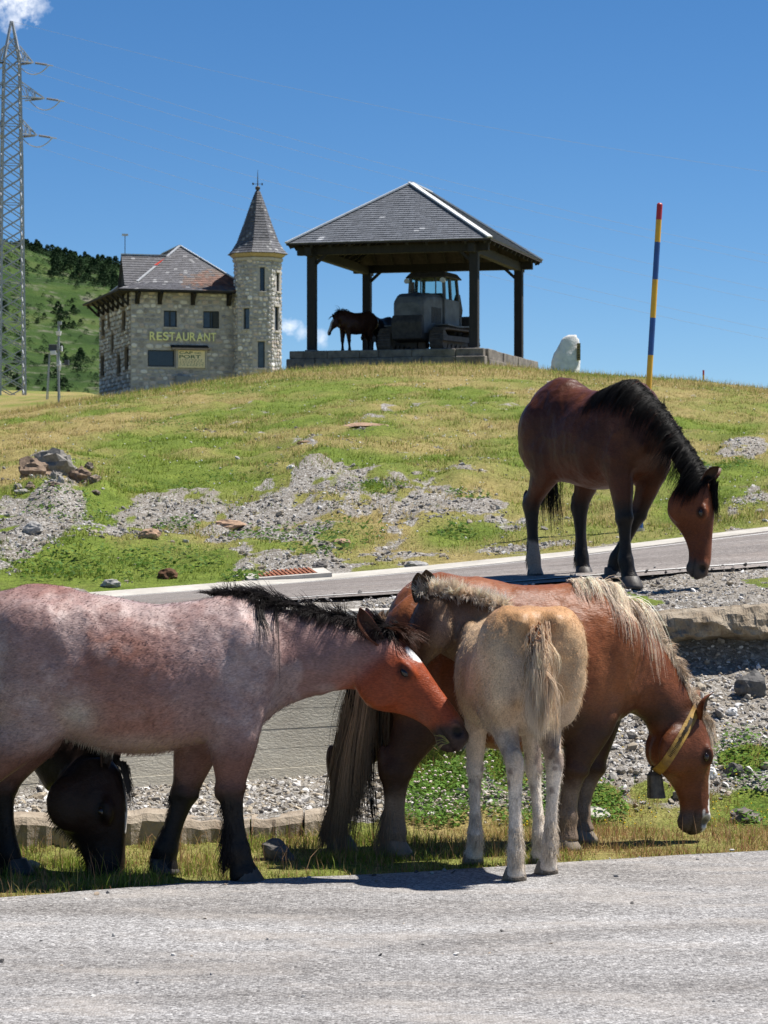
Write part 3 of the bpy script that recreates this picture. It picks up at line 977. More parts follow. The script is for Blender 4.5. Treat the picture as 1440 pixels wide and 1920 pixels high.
def make_horse(name, fr, torso, neck, head, legs, blobs, coat, voxel=.0135, hoofs=None, ears=None, eyecol=True, hoofmat=None, smooth_it=6, eye_r=.025, trunk_it=26):
    B = Body()
    B.torso(torso)
    B.slab(neck)
    head.build(B)
    for l in legs:
        B.limb(l)
        if len(l) == 13:
            q = l[5]; k_ = q[3] / .088
            B.ell((q[0] - .060 * k_, q[1], q[2] + .055 * k_), (.030 * k_, .028 * k_, .075 * k_))
        else:
            q = l[4]; k_ = q[3] / .074
            B.ell((q[0] - .045 * k_, q[1], q[2] - .01), (.030 * k_, .040 * k_, .045 * k_))
        q = l[-4]
        B.ell((q[0] - .030, q[1], q[2] - .005), (.030, .034, .035))
    for b in blobs: B.ell(*b)
    me = B.remesh('body', voxel, smooth_it)
    n = len(me.vertices)
    V = np.empty(n * 3, np.float32); me.vertices.foreach_get('co', V); V = V.reshape(-1, 3).astype(float)
    # fair the trunk strongly, the legs and head only a little
    ne = len(me.edges); ed = np.empty(ne * 2, np.int32); me.edges.foreach_get('vertices', ed); ed = ed.reshape(-1, 2)
    deg = np.bincount(ed.ravel(), minlength=n).astype(float)
    hs, ho, hl = head.coords(V)
    wt_ = smooth(.62, .80, V[:, 2]) * (1 - smooth(-.15, .05, hs) * smooth(-.42, -.36, ho) * smooth(.16, .1, ho) * (np.abs(hl) < .25) * (hs < 1.3))
    for _ in range(trunk_it):
        S_ = np.zeros_like(V)
        for c_ in range(3):
            S_[:, c_] = np.bincount(ed[:, 0], V[ed[:, 1], c_], n) + np.bincount(ed[:, 1], V[ed[:, 0], c_], n)
        V += (S_ / deg[:, None] - V) * (.55 * wt_)[:, None]
    me.vertices.foreach_set('co', V.astype(np.float32).ravel()); me.update()
    NN = np.empty(n * 3, np.float32); me.vertices.foreach_get('normal', NN); NN = NN.reshape(-1, 3)
    mus = (fbm(V[:, 0] * 4.5, V[:, 1] * 4.5, V[:, 2] * 3.2, seed=77, oct=2) - .5) * .044 + (np.abs(fbm(V[:, 0] * 8 + 3, V[:, 1] * 8, V[:, 2] * 5, seed=78, oct=3) - .5) - .1) * -.034
    V += NN * (mus * smooth(.5, .8, V[:, 2]) * wt_)[:, None]
    me.vertices.foreach_set('co', V.astype(np.float32).ravel()); me.update()
    NN = np.empty(n * 3, np.float32); me.vertices.foreach_get('normal', NN); NN = NN.reshape(-1, 3)
    # nostrils and eye sockets pressed into the surface
    hs, ho, hl = head.coords(V)
    nost = np.zeros(n)
    for sg in (-1, 1):
        q = ((hs - .945) * head.L / head.k / .026) ** 2 + ((ho + .062) / .024) ** 2 + ((hl - sg * .05) / .03) ** 2
        wq = np.clip(1.25 - q, 0, 1); nost = np.maximum(nost, wq)
        V -= (np.array(head.e3) * sg * .016 * head.k)[None] * wq[:, None]
    mouth = np.clip(1 - np.abs(ho + .118 + .10 * (hs - .9)) / .010, 0, 1) * smooth(.80, .85, hs) * (np.abs(hl) < .09) * (hs < 1.1)
    V -= NN * (mouth * .007)[:, None]
    me.vertices.foreach_set('co', V.astype(np.float32).ravel())
    me.update()
    ish = smooth(-.06, .22, hs) * smooth(1.3, 1.15, hs) * smooth(-.37, -.33, ho) * smooth(.09, .06, ho) * (np.abs(hl) < .2)
    C = coat(V, dict(hs=hs, ho=ho, hl=hl, head=ish, N=NN))
    er_ = np.sqrt(((hs - .345) * head.L / head.k / .040) ** 2 + ((ho + .066) / .030) ** 2)
    ring_ = smooth(1.25, .75, er_) * (np.abs(hl) > .05) * (hs < .6)
    C = C * (1 - .70 * ring_)[:, None]
    C = C * (1 - .85 * np.clip(nost * 1.3, 0, 1))[:, None] * (1 - .6 * mouth)[:, None]
    set_col(me, np.clip(C, 0, 1))
    for p in me.polygons: p.use_smooth = True
    root = empty(name, (fr.bx, fr.by, fr.gz), fr.th)
    bo = link('body', me, M_COAT, root)
    bvh = BVHTree.FromPolygons([Vector(v) for v in V], [tuple(p.vertices) for p in me.polygons])
    # eyes
    for sg in (-1, 1):
        c = head.at(.345, -.068, sg * .088)
        src = head.at(.345, -.068, sg * .30)
        loc, nor, ix, dist = bvh.ray_cast(src, (c - src).normalized(), .5)
        if loc is None: loc = c
        eb = MB()
        ctr = loc - (src - c).normalized() * (-.0) - nor * eye_r * .45
        vs_ = []; fs_ = []
        nn, mm = 14, 8
        for i in range(mm + 1):
            ph = math.pi * i / mm
            for k_ in range(nn):
                a = 2 * math.pi * k_ / nn
                q = head.e1 * (math.sin(ph) * math.cos(a) * eye_r * 1.18) + head.e2 * (math.sin(ph) * math.sin(a) * eye_r * .82) + head.e3 * (math.cos(ph) * eye_r * .9)
                vs_.append(ctr + q)
        for i in range(mm):
            for k_ in range(nn):
                fs_.append((i * nn + k_, i * nn + (k_ + 1) % nn, (i + 1) * nn + (k_ + 1) % nn, (i + 1) * nn + k_))
        eb.add(vs_, fs_)
        eb.build('eye', M_EYE, root, sm=True)
    for (b_, t_, o_, L_, W_, ci, co) in (ears or []):
        link('ear', ear_mesh(b_, t_, o_, L_, W_, ci, co), M_COAT, root)
    for (p, yaw, r_, h_) in (hoofs or []):
        link('hoof', hoof_mesh(p, yaw, r_, h_), hoofmat or M_HOOF, root)
    return root, bvh, me

def bez(pts, n):
    """catmull-rom through points, n samples"""
    pts = [Vector(p) for p in pts]; out = []
    for q in np.linspace(0, len(pts) - 1, n):
        i = min(int(q), len(pts) - 2); f = q - i
        out.append(cat([(p,) for p in pts], i, f, 0))
    return out

def mane_groups(crest, n, d0, spread, lens, rad, grav, wave, bvh, c0, c1, seed, seg=7, jit=.02, var=.25, side=None, eps=.006, lenfun=None):
    rg = np.random.default_rng(seed)
    pts = bez(crest, 200)
    nc_ = max(4, n // 13)
    cid = rg.integers(0, nc_, n)
    ci_ = rg.integers(0, 200, nc_)
    ix = np.clip(ci_[cid] + rg.integers(-3, 4, n), 0, 199)
    roots = np.array([pts[i] for i in ix]) + (rg.normal(0, jit, (nc_, 3))[cid] + rg.normal(0, .006, (n, 3))) * np.array([1, .6, .3])
    d = np.array(d0)[None, :] + rg.normal(0, spread, (nc_, 3))[cid] + rg.normal(0, spread * .28, (n, 3))
    ln = rg.uniform(lens[0], lens[1], n)
    if lenfun is not None: ln = ln * np.array([lenfun(i / 199) for i in ix])
    ln = ln * rg.uniform(.75, 1.15, nc_)[cid]
    S = strands(roots, d, ln, rad * rg.uniform(.6, 1.3, n), seg, grav, wave, bvh, eps, seed, cid=cid)
    tn_ = rg.normal(1, var * .7, (nc_, 1))[cid]
    return (S, hcol(n, c0, var * .5, seed) * tn_, hcol(n, c1, var * .5, seed + 1) * tn_)

def tail_groups(dock, n, lens, rad, c0, c1, seed, spread=.03, fan=.10, grav=.2, wave=.05, d0=(0, 0, -1), seg=9, var=.22, bvh=None):
    rg = np.random.default_rng(seed)
    pts = bez(dock, 60)
    nc_ = max(4, n // 16)
    cid = rg.integers(0, nc_, n)
    ci_ = rg.integers(0, 60, nc_)
    roots = np.array([pts[i] for i in np.clip(ci_[cid] + rg.integers(-2, 3, n), 0, 59)]) + rg.normal(0, spread, (nc_, 3))[cid] + rg.normal(0, .006, (n, 3))
    d = np.array(d0)[None, :] + rg.normal(0, fan, (nc_, 3))[cid] + rg.normal(0, fan * .22, (n, 3))
    ln = rg.uniform(lens[0], lens[1], nc_)[cid] * rg.uniform(.85, 1.08, n)
    S = strands(roots, d, ln, rad * rg.uniform(.6, 1.3, n), seg, grav, wave, bvh, .006, seed, cid=cid)
    tn_ = rg.normal(1, var * .8, (nc_, 1))[cid]
    return (S, hcol(n, c0, var * .4, seed) * tn_, hcol(n, c1, var * .4, seed + 1) * tn_)

def feather_groups(p, n, r, lens, rad, c0, c1, seed, back=(-1, 0), amt=.55, bvh=None):
    """long hair around a fetlock, mostly at the back"""
    rg = np.random.default_rng(seed)
    ab = math.atan2(back[1], back[0])
    a = ab + rg.normal(0, 1.15, n)
    zz = rg.uniform(-.06, .14, n)
    roots = np.stack([p[0] + np.cos(a) * r * .8, p[1] + np.sin(a) * r * .75, p[2] + zz], 1)
    if bvh is not None:
        for i in range(n):
            loc, nor, ix, ds = bvh.find_nearest(Vector(roots[i]), .3)
            if loc is not None: roots[i] = loc - nor * .004
    d = np.stack([np.cos(a) * amt, np.sin(a) * amt, np.full(n, -.8)], 1) + rg.normal(0, .12, (n, 3))
    S = strands(roots, d, rg.uniform(lens[0], lens[1], n) * (1 + .4 * np.cos(a - ab)), rad * rg.uniform(.6, 1.2, n), 5, .28, .08, None, .006, seed)
    return (S, hcol(n, c0, .2, seed), hcol(n, c1, .2, seed + 1))

def lerpc(a, b, w):
    w = np.asarray(w)[:, None]
    return np.asarray(a) * (1 - w) + np.asarray(b) * w
# ------------------------------------------------------------------ roan horse (side view, facing right)
BLACK = np.array((.013, .011, .010))
def make_roan():
    fr = Frame(250, 13.80, 0)
    L = fr.L
    def st(px, top, bot, w):
        a = L(px, top); b = L(px, bot); return (a.x, a.z, b.z, w)
    torso = [st(*q) for q in [(-62, 1195, 1285, .08), (-48, 1150, 1310, .19), (-10, 1113, 1345, .27), (40, 1099, 1365, .31), (90, 1096, 1372, .325), (140, 1103, 1385, .325), (190, 1113, 1402, .335),
             (240, 1125, 1412, .345), (290, 1131, 1412, .345), (340, 1128, 1402, .325), (390, 1119, 1392, .295), (435, 1112, 1384, .262), (475, 1120, 1366, .235), (512, 1152, 1338, .19), (535, 1195, 1300, .12)]]
    def nk(a, b, w): return (L(*a), L(*b), w)
    neck = [nk((425, 1116), (455, 1372), .20), nk((485, 1120), (505, 1338), .165), nk((545, 1136), (562, 1312), .135), nk((605, 1151), (618, 1298), .112), nk((665, 1165), (668, 1293), .098), nk((715, 1178), (700, 1300), .085)]
    head = Head(L(733, 1180), fr.dir((.64, -.16, -.75)), fr.dir((.75, -.10, .64)), .665, 1.09)
    def lx(px, py, y): q = L(px, py, y); return (q.x, q.z)
    fy, by = -.155, .17
    nf = fore_leg(lx(438, 1375, fy), lx(432, 1480, fy), lx(444, 1592, fy), lx(462, 1655, fy), fy, 1.16)
    ff = fore_leg(lx(372, 1385, by), lx(346, 1488, by), lx(312, 1588, by), lx(308, 1643, by), by, 1.10)
    nh = hind_leg(lx(20, 1240, -.16), lx(70, 1340, -.17), lx(-55, 1478, -.17), lx(-55, 1608, -.17), lx(-38, 1668, -.17), -.17, 1.18)
    fh = hind_leg(lx(20, 1260, .16), lx(70, 1360, .16), lx(0, 1478, .16), lx(14, 1600, .16), lx(34, 1650, .16), .16, 1.14)
    def E(px, py, y, r, rot=0):
        return (L(px, py, y), r, Matrix.Rotation(rot, 3, 'Y'))
    blobs = [E(472, 1255, -.165, (.15, .085, .23), .25), E(472, 1255, .165, (.15, .085, .23), .25),          # shoulder
             E(430, 1330, -.19, (.13, .07, .17), -.5), E(430, 1330, .19, (.13, .07, .17), -.5),              # triceps
             E(60, 1220, -.22, (.26, .12, .27), .3), E(60, 1220, .22, (.26, .12, .27), .3),                  # haunch
             E(115, 1295, -.235, (.10, .07, .14), .5), E(115, 1295, .235, (.10, .07, .14), .5),              # stifle
             E(150, 1160, -.20, (.07, .05, .06)), E(150, 1160, .20, (.07, .05, .06)),                        # hip bone
                         # front edge of shoulder blade
             E(490, 1310, -.13, (.075, .06, .09)), E(490, 1310, .13, (.075, .06, .09)),                      # breast
             E(446, 1215, -.212, (.035, .05, .16), .3), E(500, 1262, -.175, (.028, .05, .13), -.1), E(470, 1290, -.215, (.04, .05, .10), .5), E(415, 1352, -.225, (.06, .05, .09), -.3), E(85, 1180, -.255, (.10, .05, .12), .6), E(30, 1270, -.27, (.10, .06, .15), .3), E(140, 1330, -.22, (.09, .05, .035), .7)]
    def coat(V, i):
        x, y, z = V.T
        n = fbm(x * 3, y * 3 + 5, z * 3, seed=2, oct=4); n2 = fbm(x * 14, y * 14, z * 14, seed=5, oct=3); n3 = fbm(x * 46, y * 46, z * 46, seed=15, oct=2)
        base = lerpc((.30, .185, .160), (.43, .325, .30), smooth(.35, .68, n * .55 + n2 * .25 + n3 * .2))
        side = smooth(.42, .1, np.abs(x + .02)) * smooth(1.42, 1.2, z) * smooth(.62, .8, z)
        base = lerpc(base, (.235, .085, .048), .74 * side * smooth(.34, .60, n + .12))
        base = lerpc(base, (.215, .07, .045), .7 * smooth(1.44, 1.53, z) * smooth(-.2, -.45, x))
        belly = smooth(.80, .70, z) * smooth(-.35, -.2, x) * smooth(.32, .1, x)
        base = lerpc(base, (.50, .41, .33), .55 * belly)
        base = lerpc(base, (.46, .40, .34), .8 * np.exp(-(((x + .26) / .1) ** 2 + ((z - .86) / .09) ** 2)))
        base = lerpc(base, (.19, .10, .088), .75 * smooth(.60, .8, x) * (1 - i['head']))            # neck darker
        hind = smooth(-.35, -.6, x) * smooth(1.4, 1.1, z)
        base = lerpc(base, (.185, .125, .122), .5 * hind)
        leg = smooth(.74, .44, z) * (1 - i['head'])
        base = lerpc(base, (.15, .062, .04), smooth(.80, .60, z) * (1 - i['head']) * .85)
        dap = fbm(x * 7.5 + 9, y * 7.5, z * 7.5, seed=61, oct=2)
        base = lerpc(base, (.215, .135, .125), .38 * smooth(.50, .66, dap) * smooth(.7, .85, z) * (1 - i['head']))
        base = lerpc(base, (.47, .38, .35), .34 * smooth(.46, .32, dap) * smooth(.8, .95, z) * (1 - i['head']))
        base = lerpc(base, BLACK, smooth(.56, .40, z + (n2 - .5) * .1) * (1 - i['head']))
        # chestnut-red head, pale lips, white star
        hd = (.255, .052, .018)
        hc = lerpc(np.tile(hd, (len(x), 1)), (.19, .085, .06), .5 * smooth(.5, .7, n))
        hc = lerpc(hc, (.30, .15, .095), .7 * smooth(.82, .92, i['hs']) * smooth(-.09, -.04, i['ho']))
        hc = lerpc(hc, (.040, .024, .020), smooth(.80, .93, i['hs'] - i['ho'] * .9 - .05 + (n2 - .5) * .06))
        star = ((i['hs'] - .27) / .085) ** 2 + ((i['hl'] - .018) / .036) ** 2
        hc = lerpc(hc, (.82, .79, .75), smooth(1.2, .8, star + (n2 - .5) * .8) * (i['ho'] > -.06))
        return base * (1 - i['head'][:, None]) + hc * i['head'][:, None]
    hoofs = []
    for (px, py, y, r_) in ((464, 1655, fy, .082), (306, 1643, by, .08), (-36, 1668, -.17, .082), (34, 1650, .16, .08)):
        q = L(px, py, y); hoofs.append((Vector((q.x - .01, y, 0)), 0, r_, .085))
    eb = head.at(.03, -.05, 0)
    ci, co = (.05, .02, .012), (.16, .05, .025)
    near = -1 if head.e3.y > 0 else 1
    ears = []
    for sg in (-1, 1):
        b_ = head.at(.045, -.060, sg * .074)
        ears.append((b_, fr.dir((-.58, .0, .80)) + Vector((0, .22 * (1 if head.e3.y * sg > 0 else -1), 0)), Vector((.75, .9 * (1 if head.e3.y * sg > 0 else -1), .35)), .22, .10, ci, co))
    root, bvh, me = make_horse('horse', fr, torso, neck, head, [nf, ff, nh, fh], blobs, coat, hoofs=hoofs, ears=ears)
    tag(root, 'strawberry roan horse with black mane and white star, standing side-on on the asphalt edge', 'horse', 'horses')
    crest = [L(400, 1117), L(440, 1113), L(490, 1119), L(550, 1137), L(610, 1152), L(665, 1164), L(715, 1176), L(740, 1186)]
    K0, K1 = (.022, .018, .017), (.030, .022, .02)
    g = [mane_groups(crest, 1500, (-.42, -.20, .42), .20, (.06, .13), .0021, .10, .07, bvh, K0, K1, 3, lenfun=lambda t: .45 + min(.75, t * 2.2)),
         mane_groups(crest[1:5], 260, (-.60, -.10, .40), .15, (.08, .13), .0018, .06, .07, bvh, K0, K1, 7),
         mane_groups(crest[1:], 1700, (-.25, -.62, .12), .18, (.06, .13), .0021, .2, .06, bvh, K0, K1, 4, eps=.004),
         mane_groups([L(470, 1125), L(495, 1130), L(520, 1140)], 70, (.10, -.8, -.05), .10, (.28, .46), .0018, .42, .05, bvh, K0, K1, 5),
         mane_groups([head.at(-.04, -.01, 0), head.at(.03, .0, 0)], 600, (.75, -.22, .02), .14, (.08, .19), .0020, .12, .06, bvh, (.03, .017, .012), (.13, .045, .022), 6, eps=.004)]
    hair_obj('mane', root, g, M_HAIR)
    g = [tail_groups([L(-55, 1140), L(-72, 1180), L(-80, 1230)], 700, (.5, .8), .0036, (.05, .02, .015), (.035, .028, .026), 8, fan=.16, d0=(-.25, 0, -.8)),
         tail_groups([L(-40, 1120), L(-60, 1145)], 240, (.10, .22), .003, (.20, .18, .17), (.16, .15, .15), 9, fan=.35, d0=(.1, -.1, .8), grav=.3)]
    hair_obj('tail', root, g, M_HAIR)
    g = []
    for i_, (px, py, y, n) in enumerate(((436, 1592, fy, 420), (303, 1582, by, 420), (-62, 1606, -.17, 200), (6, 1600, .16, 300))):
        g.append(feather_groups(L(px, py, y), n, .05, (.05, .11), .0020, (.014, .012, .011), (.02, .017, .016), 20 + i_, amt=.42, bvh=bvh))
        g.append(feather_groups(L(px, py, y) + Vector((0, 0, .13)), n // 2, .045, (.03, .06), .0018, (.014, .012, .011), (.02, .017, .016), 40 + i_, bvh=bvh))
    hair_obj('leg_feather', root, g, M_FUR)
    # short roan coat: red and white hairs mixed
    rg = np.random.default_rng(13)
    nP = len(me.polygons); cen = np.empty(nP * 3, np.float32); me.polygons.foreach_get('center', cen); cen = cen.reshape(-1, 3)
    nor = np.empty(nP * 3, np.float32); me.polygons.foreach_get('normal', nor); nor = nor.reshape(-1, 3)
    ok = np.where((cen[:, 2] > .62) & (nor[:, 1] < .35) & (cen[:, 0] < .85))[0]
    ix = rg.choice(ok, 18000, replace=True)
    vc = np.empty(len(me.vertices) * 4, np.float32); me.color_attributes['Col'].data.foreach_get('color', vc); vc = vc.reshape(-1, 4)
    vi = np.array([me.polygons[int(i)].vertices[0] for i in ix])
    cc = vc[vi, :3] * np.where(rg.random((len(ix), 1)) < .45, rg.uniform(1.05, 1.35, (len(ix), 1)), rg.uniform(.8, 1.02, (len(ix), 1)))
    d = nor[ix] * .22 + np.array((-.75, 0, -.5))[None]
    S = strands(cen[ix] + rg.normal(0, .004, (len(ix), 3)), d, rg.uniform(.012, .026, len(ix)), .0011, 1, .1, .12, None, seed=4)
    ch = hair_obj('coat_hair', root, [(S, cc, cc)], M_FUR); ch['kind'] = 'stuff'
    # pale belly fringe at the flank
    rg = np.random.default_rng(5)
    rt = []
    for q in np.linspace(0, 1, 160):
        px = 122 + (215 - 122) * q; py = np.interp(px, [122, 144, 187, 215], [1350, 1380, 1404, 1411])
        src = L(px, py + 60, rg.uniform(-.1, .1))
        loc, nor, ix, ds = bvh.ray_cast(src, Vector((0, 0, 1)), 1)
        if loc is not None: rt.append(loc)
    S = strands(np.array(rt), np.tile((-.3, 0, -.8), (len(rt), 1)), rg.uniform(.02, .05, len(rt)), .0018, 4, .2, .1, None, seed=3)
    bh = hair_obj('belly_hair', root, [(S, hcol(len(rt), (.45, .40, .33), .1), hcol(len(rt), (.5, .45, .38), .1))], M_HAIR); bh['kind'] = 'stuff'
    # grass sprig held in the lips
    sp = MB()
    m0 = head.at(.97, -.12, near * .05)
    for k_ in range(7):
        e_ = m0 + Vector((random.uniform(-.09, -.03), -.02 + random.uniform(-.02, .01), random.uniform(-.05, .045)))
        sp.tube([m0, (m0 + e_) / 2 + Vector((0, 0, .012)), e_], [.0022, .0018, .0008], 4)
    spo = sp.mesh('sprig')
    o = link('grass_sprig', spo, simple('sprig_green', (.16, .19, .04), (.34, .25, .09), 40, .8))
    o.location = (fr.bx, fr.by, fr.gz)
    tag(o, 'sprig of dry grass held in the mouth of the roan horse', 'grass sprig')
    return root
make_roan()

# ------------------------------------------------------------------ chestnut mare with collar
def make_mare():
    fr = Frame(930, 15.0, 15)
    L = fr.L
    def st(px, top, bot, w):
        a = L(px, top); b = L(px, bot); return (a.x, a.z, b.z, w)
    torso = [st(*q) for q in [(722, 1190, 1280, .08), (730, 1150, 1320, .20), (755, 1108, 1350, .29), (795, 1080, 1372, .34), (840, 1073, 1385, .355), (890, 1079, 1398, .35), (945, 1090, 1408, .355), (1000, 1096, 1410, .35),
             (1050, 1093, 1400, .33), (1090, 1087, 1385, .30), (1128, 1094, 1365, .27), (1165, 1128, 1345, .225), (1190, 1185, 1310, .14)]]
    def nk(a, b, w): return (L(*a), L(*b), w)
    neck = [nk((1085, 1088), (1120, 1350), .24), nk((1140, 1097), (1172, 1335), .19), nk((1195, 1140), (1205, 1350), .15), nk((1243, 1208), (1220, 1378), .125), nk((1282, 1280), (1228, 1402), .108), nk((1312, 1340), (1240, 1425), .092)]
    head = Head(L(1320, 1342), fr.dir((.07, .04, -.99)), fr.dir((.90, .44, .08)), .63, 1.22)
    def lx(px, py, y): q = L(px, py, y); return (q.x, q.z)
    nf = fore_leg(lx(1110, 1345, -.16), lx(1076, 1445, -.16), lx(1060, 1530, -.16), lx(1058, 1585, -.16), -.16, 1.22)
    ff = fore_leg(lx(1120, 1345, .16), lx(1110, 1440, .16), lx(1085, 1520, .16), lx(1090, 1568, .16), .16, 1.18)
    nh = hind_leg(lx(770, 1230, -.17), lx(795, 1335, -.18), lx(742, 1448, -.18), lx(738, 1560, -.18), lx(742, 1612, -.18), -.18, 1.22)
    fh = hind_leg(lx(755, 1230, .17), lx(740, 1335, .17), lx(645, 1445, .17), lx(628, 1555, .17), lx(640, 1600, .17), .17, 1.2)
    def E(px, py, y, r, rot=0):
        return (L(px, py, y), r, Matrix.Rotation(rot, 3, 'Y'))
    blobs = [E(1155, 1225, -.20, (.15, .09, .25), .2), E(1155, 1225, .20, (.15, .09, .25), .2), E(1115, 1310, -.20, (.14, .08, .17), -.5), E(1115, 1310, .2, (.14, .08, .17), -.5),
             E(790, 1200, -.22, (.25, .14, .27), .3), E(790, 1200, .22, (.25, .14, .27), .3), E(830, 1290, -.24, (.12, .08, .15), .5), E(1175, 1280, -.12, (.10, .09, .12)), E(1175, 1280, .12, (.10, .09, .12))]
    def coat(V, i):
        x, y, z = V.T
        n = fbm(x * 3, y * 3 + 5, z * 3, seed=12, oct=4); n2 = fbm(x * 14, y * 14, z * 14, seed=15, oct=3)
        base = lerpc((.180, .056, .020), (.235, .082, .031), smooth(.35, .65, n))
        base = lerpc(base, (.17, .070, .035), .5 * smooth(.95, .72, z) * (1 - i['head']))
        base = lerpc(base, (.135, .044, .019), .7 * smooth(.62, .85, x) * (1 - i['head']))  # liver neck, its coat colour darkened further to deepen the shaded side
        base = lerpc(base, (.036, .019, .013), smooth(.92, .68, z + (n - .5) * .2) * smooth(.12, .22, np.abs(x - .05)) * (1 - i['head']) * .92)
        base = lerpc(base, (.20, .145, .105), smooth(.42, .30, z + (n2 - .5) * .12) * (1 - i['head']))
        hc = lerpc((.145, .046, .018), (.115, .038, .018), smooth(.35, .65, n))  # head coat darker than the trunk, shade partly put into the colour
        hc = lerpc(hc, (.085, .06, .052), smooth(.78, .90, i['hs'] - i['ho'] * .5 - .06))
        blaze = (np.abs(i['hl']) + (n2 - .5) * .03 < .035 + .03 * smooth(.7, .95, i['hs'])) & (i['ho'] > -.075) & (i['hs'] > .12) & (i['hs'] < 1.05)
        hc = lerpc(hc, (.72, .68, .64), blaze.astype(float))
        hc = lerpc(hc, (.34, .22, .10), .7 * smooth(-.17, -.24, i['ho']) * smooth(.42, .6, i['hs']))
        return base * (1 - i['head'][:, None]) + hc * i['head'][:, None]
    hoofs = []
    for (px, py, y) in ((1058, 1585, -.16), (1090, 1568, .16), (742, 1612, -.18), (640, 1600, .17)):
        q = L(px, py, y); hoofs.append((Vector((q.x - .01, y, fr.ground(q.x, y))), 0, .09, .09))
    ears = []
    ci, co = (.06, .04, .03), (.17, .06, .025)
    for sg in (-1, 1):
        b_ = head.at(.02, -.05, sg * .06)
        ears.append((b_, fr.dir((.30, -.05, .92)), fr.dir((.8, -.2 if sg * head.e3.y < 0 else .7, .0)), .175, .11, ci, co))
    root, bvh, me = make_horse('horse', fr, torso, neck, head, [nf, ff, nh, fh], blobs, coat, hoofs=hoofs, ears=ears, hoofmat=M_HOOF_PALE)
    tag(root, 'chestnut mare with flaxen mane grazing the verge, yellow collar round her neck', 'horse', 'horses')
    crest = [L(1068, 1090), L(1110, 1087), L(1145, 1097), L(1195, 1139), L(1243, 1207), L(1282, 1279), L(1312, 1340), L(1320, 1350)]
    F0, F1 = (.96, .85, .71), (.93, .78, .62)
    g = [mane_groups(crest[:4], 1300, (.08, -.75, .10), .12, (.08, .25), .0019, .22, .10, bvh, F0, F1, 13, seg=9, jit=.02, eps=.004),
         mane_groups(crest[1:4], 170, (.25, -.65, .1), .14, (.34, .54), .0019, .3, .08, bvh, F0, F1, 14, seg=10, jit=.02, eps=.004),
         mane_groups(crest[3:], 2000, (.22, -.30, .10), .14, (.05, .09), .0019, .2, .06, bvh, F0, (.42, .30, .19), 15, jit=.014, eps=.003),
         mane_groups(crest[3:], 700, (-.0, -.6, -.2), .14, (.06, .11), .0019, .2, .06, bvh, (.40, .29, .19), F1, 115, jit=.012, eps=.003),
         mane_groups([head.at(-.02, -.0, 0), head.at(.06, .01, 0)], 260, tuple(fr.dir((.25, .1, -.9))), .07, (.12, .22), .0018, .1, .05, bvh, F0, F1, 16, eps=.003)]
    hair_obj('mane', root, g, M_HAIR)
    tb = [L(716, 1150, -.04), L(700, 1185, -.04), L(690, 1235, -.04), L(678, 1300, -.05)]
    g = [tail_groups(tb, 2000, (.62, .98), .0024, (.62, .46, .31), (.38, .28, .19), 18, spread=.03, fan=.08, grav=.12, d0=(-.22, -.04, -.95), seg=10, wave=.035, var=.3),
         tail_groups(tb[1:], 1500, (.70, .95), .0024, (.46, .34, .23), (.25, .19, .13), 19, spread=.035, fan=.07, grav=.1, d0=(-.27, 0, -.95), seg=10, wave=.03, var=.35),
         tail_groups(tb[2:], 90, (.75, .95), .0034, (.06, .045, .03), (.05, .04, .03), 21, spread=.03, fan=.07, grav=.1, d0=(.10, -.03, -.95), seg=10, wave=.05)]
    hair_obj('tail', root, g, M_HAIR)
    g = []
    for i_, (px, py, y) in enumerate(((1055, 1528, -.16), (1083, 1518, .16), (730, 1560, -.18), (620, 1552, .17))):
        g.append(feather_groups(L(px, py, y), 500, .058, (.05, .10), .0020, (.24, .17, .115), (.30, .22, .15), 60 + i_, bvh=bvh))
    hair_obj('leg_feather', root, g, M_FUR)
    # collar: a strap loop that runs behind the ears and under the throat, with a bell
    M_STRAP = simple('yellow_collar_leather', (.40, .235, .03), (.20, .11, .02), 18, .6, bmp=.003, bscale=60)
    c_top = L(1303, 1328); c_bot = L(1238, 1432)
    ax = (c_top - c_bot).normalized()
    lat = fr.dir((0, 1, 0)); lat = (lat - ax * lat.dot(ax)).normalized()
    ctr = (c_top + c_bot) / 2; nrm = ax.cross(lat).normalized()
    n = 56; WO = (-.027, -.009, .009, .027); prof = []
    for k in range(n):
        a = 2 * math.pi * k / n
        dr = ax * math.cos(a) + lat * math.sin(a)
        row = []
        for w_ in WO:
            loc, nor, ix, ds = bvh.ray_cast(ctr + nrm * w_ + dr * .30, -dr, .4)
            row.append((loc - ctr - nrm * w_).length if loc is not None else .12)
        prof.append(row)
    for _ in range(3):
        prof = [[max(prof[k][j], (prof[k - 1][j] + prof[(k + 1) % n][j]) / 2) for j in range(4)] for k in range(n)]
    cb = MB(); V = []; Fc = []
    for k in range(n):
        a = 2 * math.pi * k / n
        dr = ax * math.cos(a) + lat * math.sin(a)
        for j in (0, 1, 2, 3): V.append(ctr + dr * (prof[k][j] + .010) + nrm * WO[j])
        for j in (3, 2, 1, 0): V.append(ctr + dr * (prof[k][j] + .002) + nrm * WO[j])
    for k in range(n):
        b0 = k * 8; b1 = ((k + 1) % n) * 8
        for j in range(8): Fc.append((b0 + j, b0 + (j + 1) % 8, b1 + (j + 1) % 8, b1 + j))
    cb.add(V, Fc)
    ce = empty('collar', (fr.bx, fr.by, fr.gz), fr.th)
    tag(ce, 'worn yellow strap collar with a metal bell on the chestnut mare', 'collar')
    cb.build('strap', M_STRAP, ce)
    # dark stamped lettering along the strap
    tx = MB()
    klist = [k for k in range(n) if (ax * math.cos(2 * math.pi * k / n) + lat * math.sin(2 * math.pi * k / n)).dot(fr.dir((.25, -1, 0))) > .75]
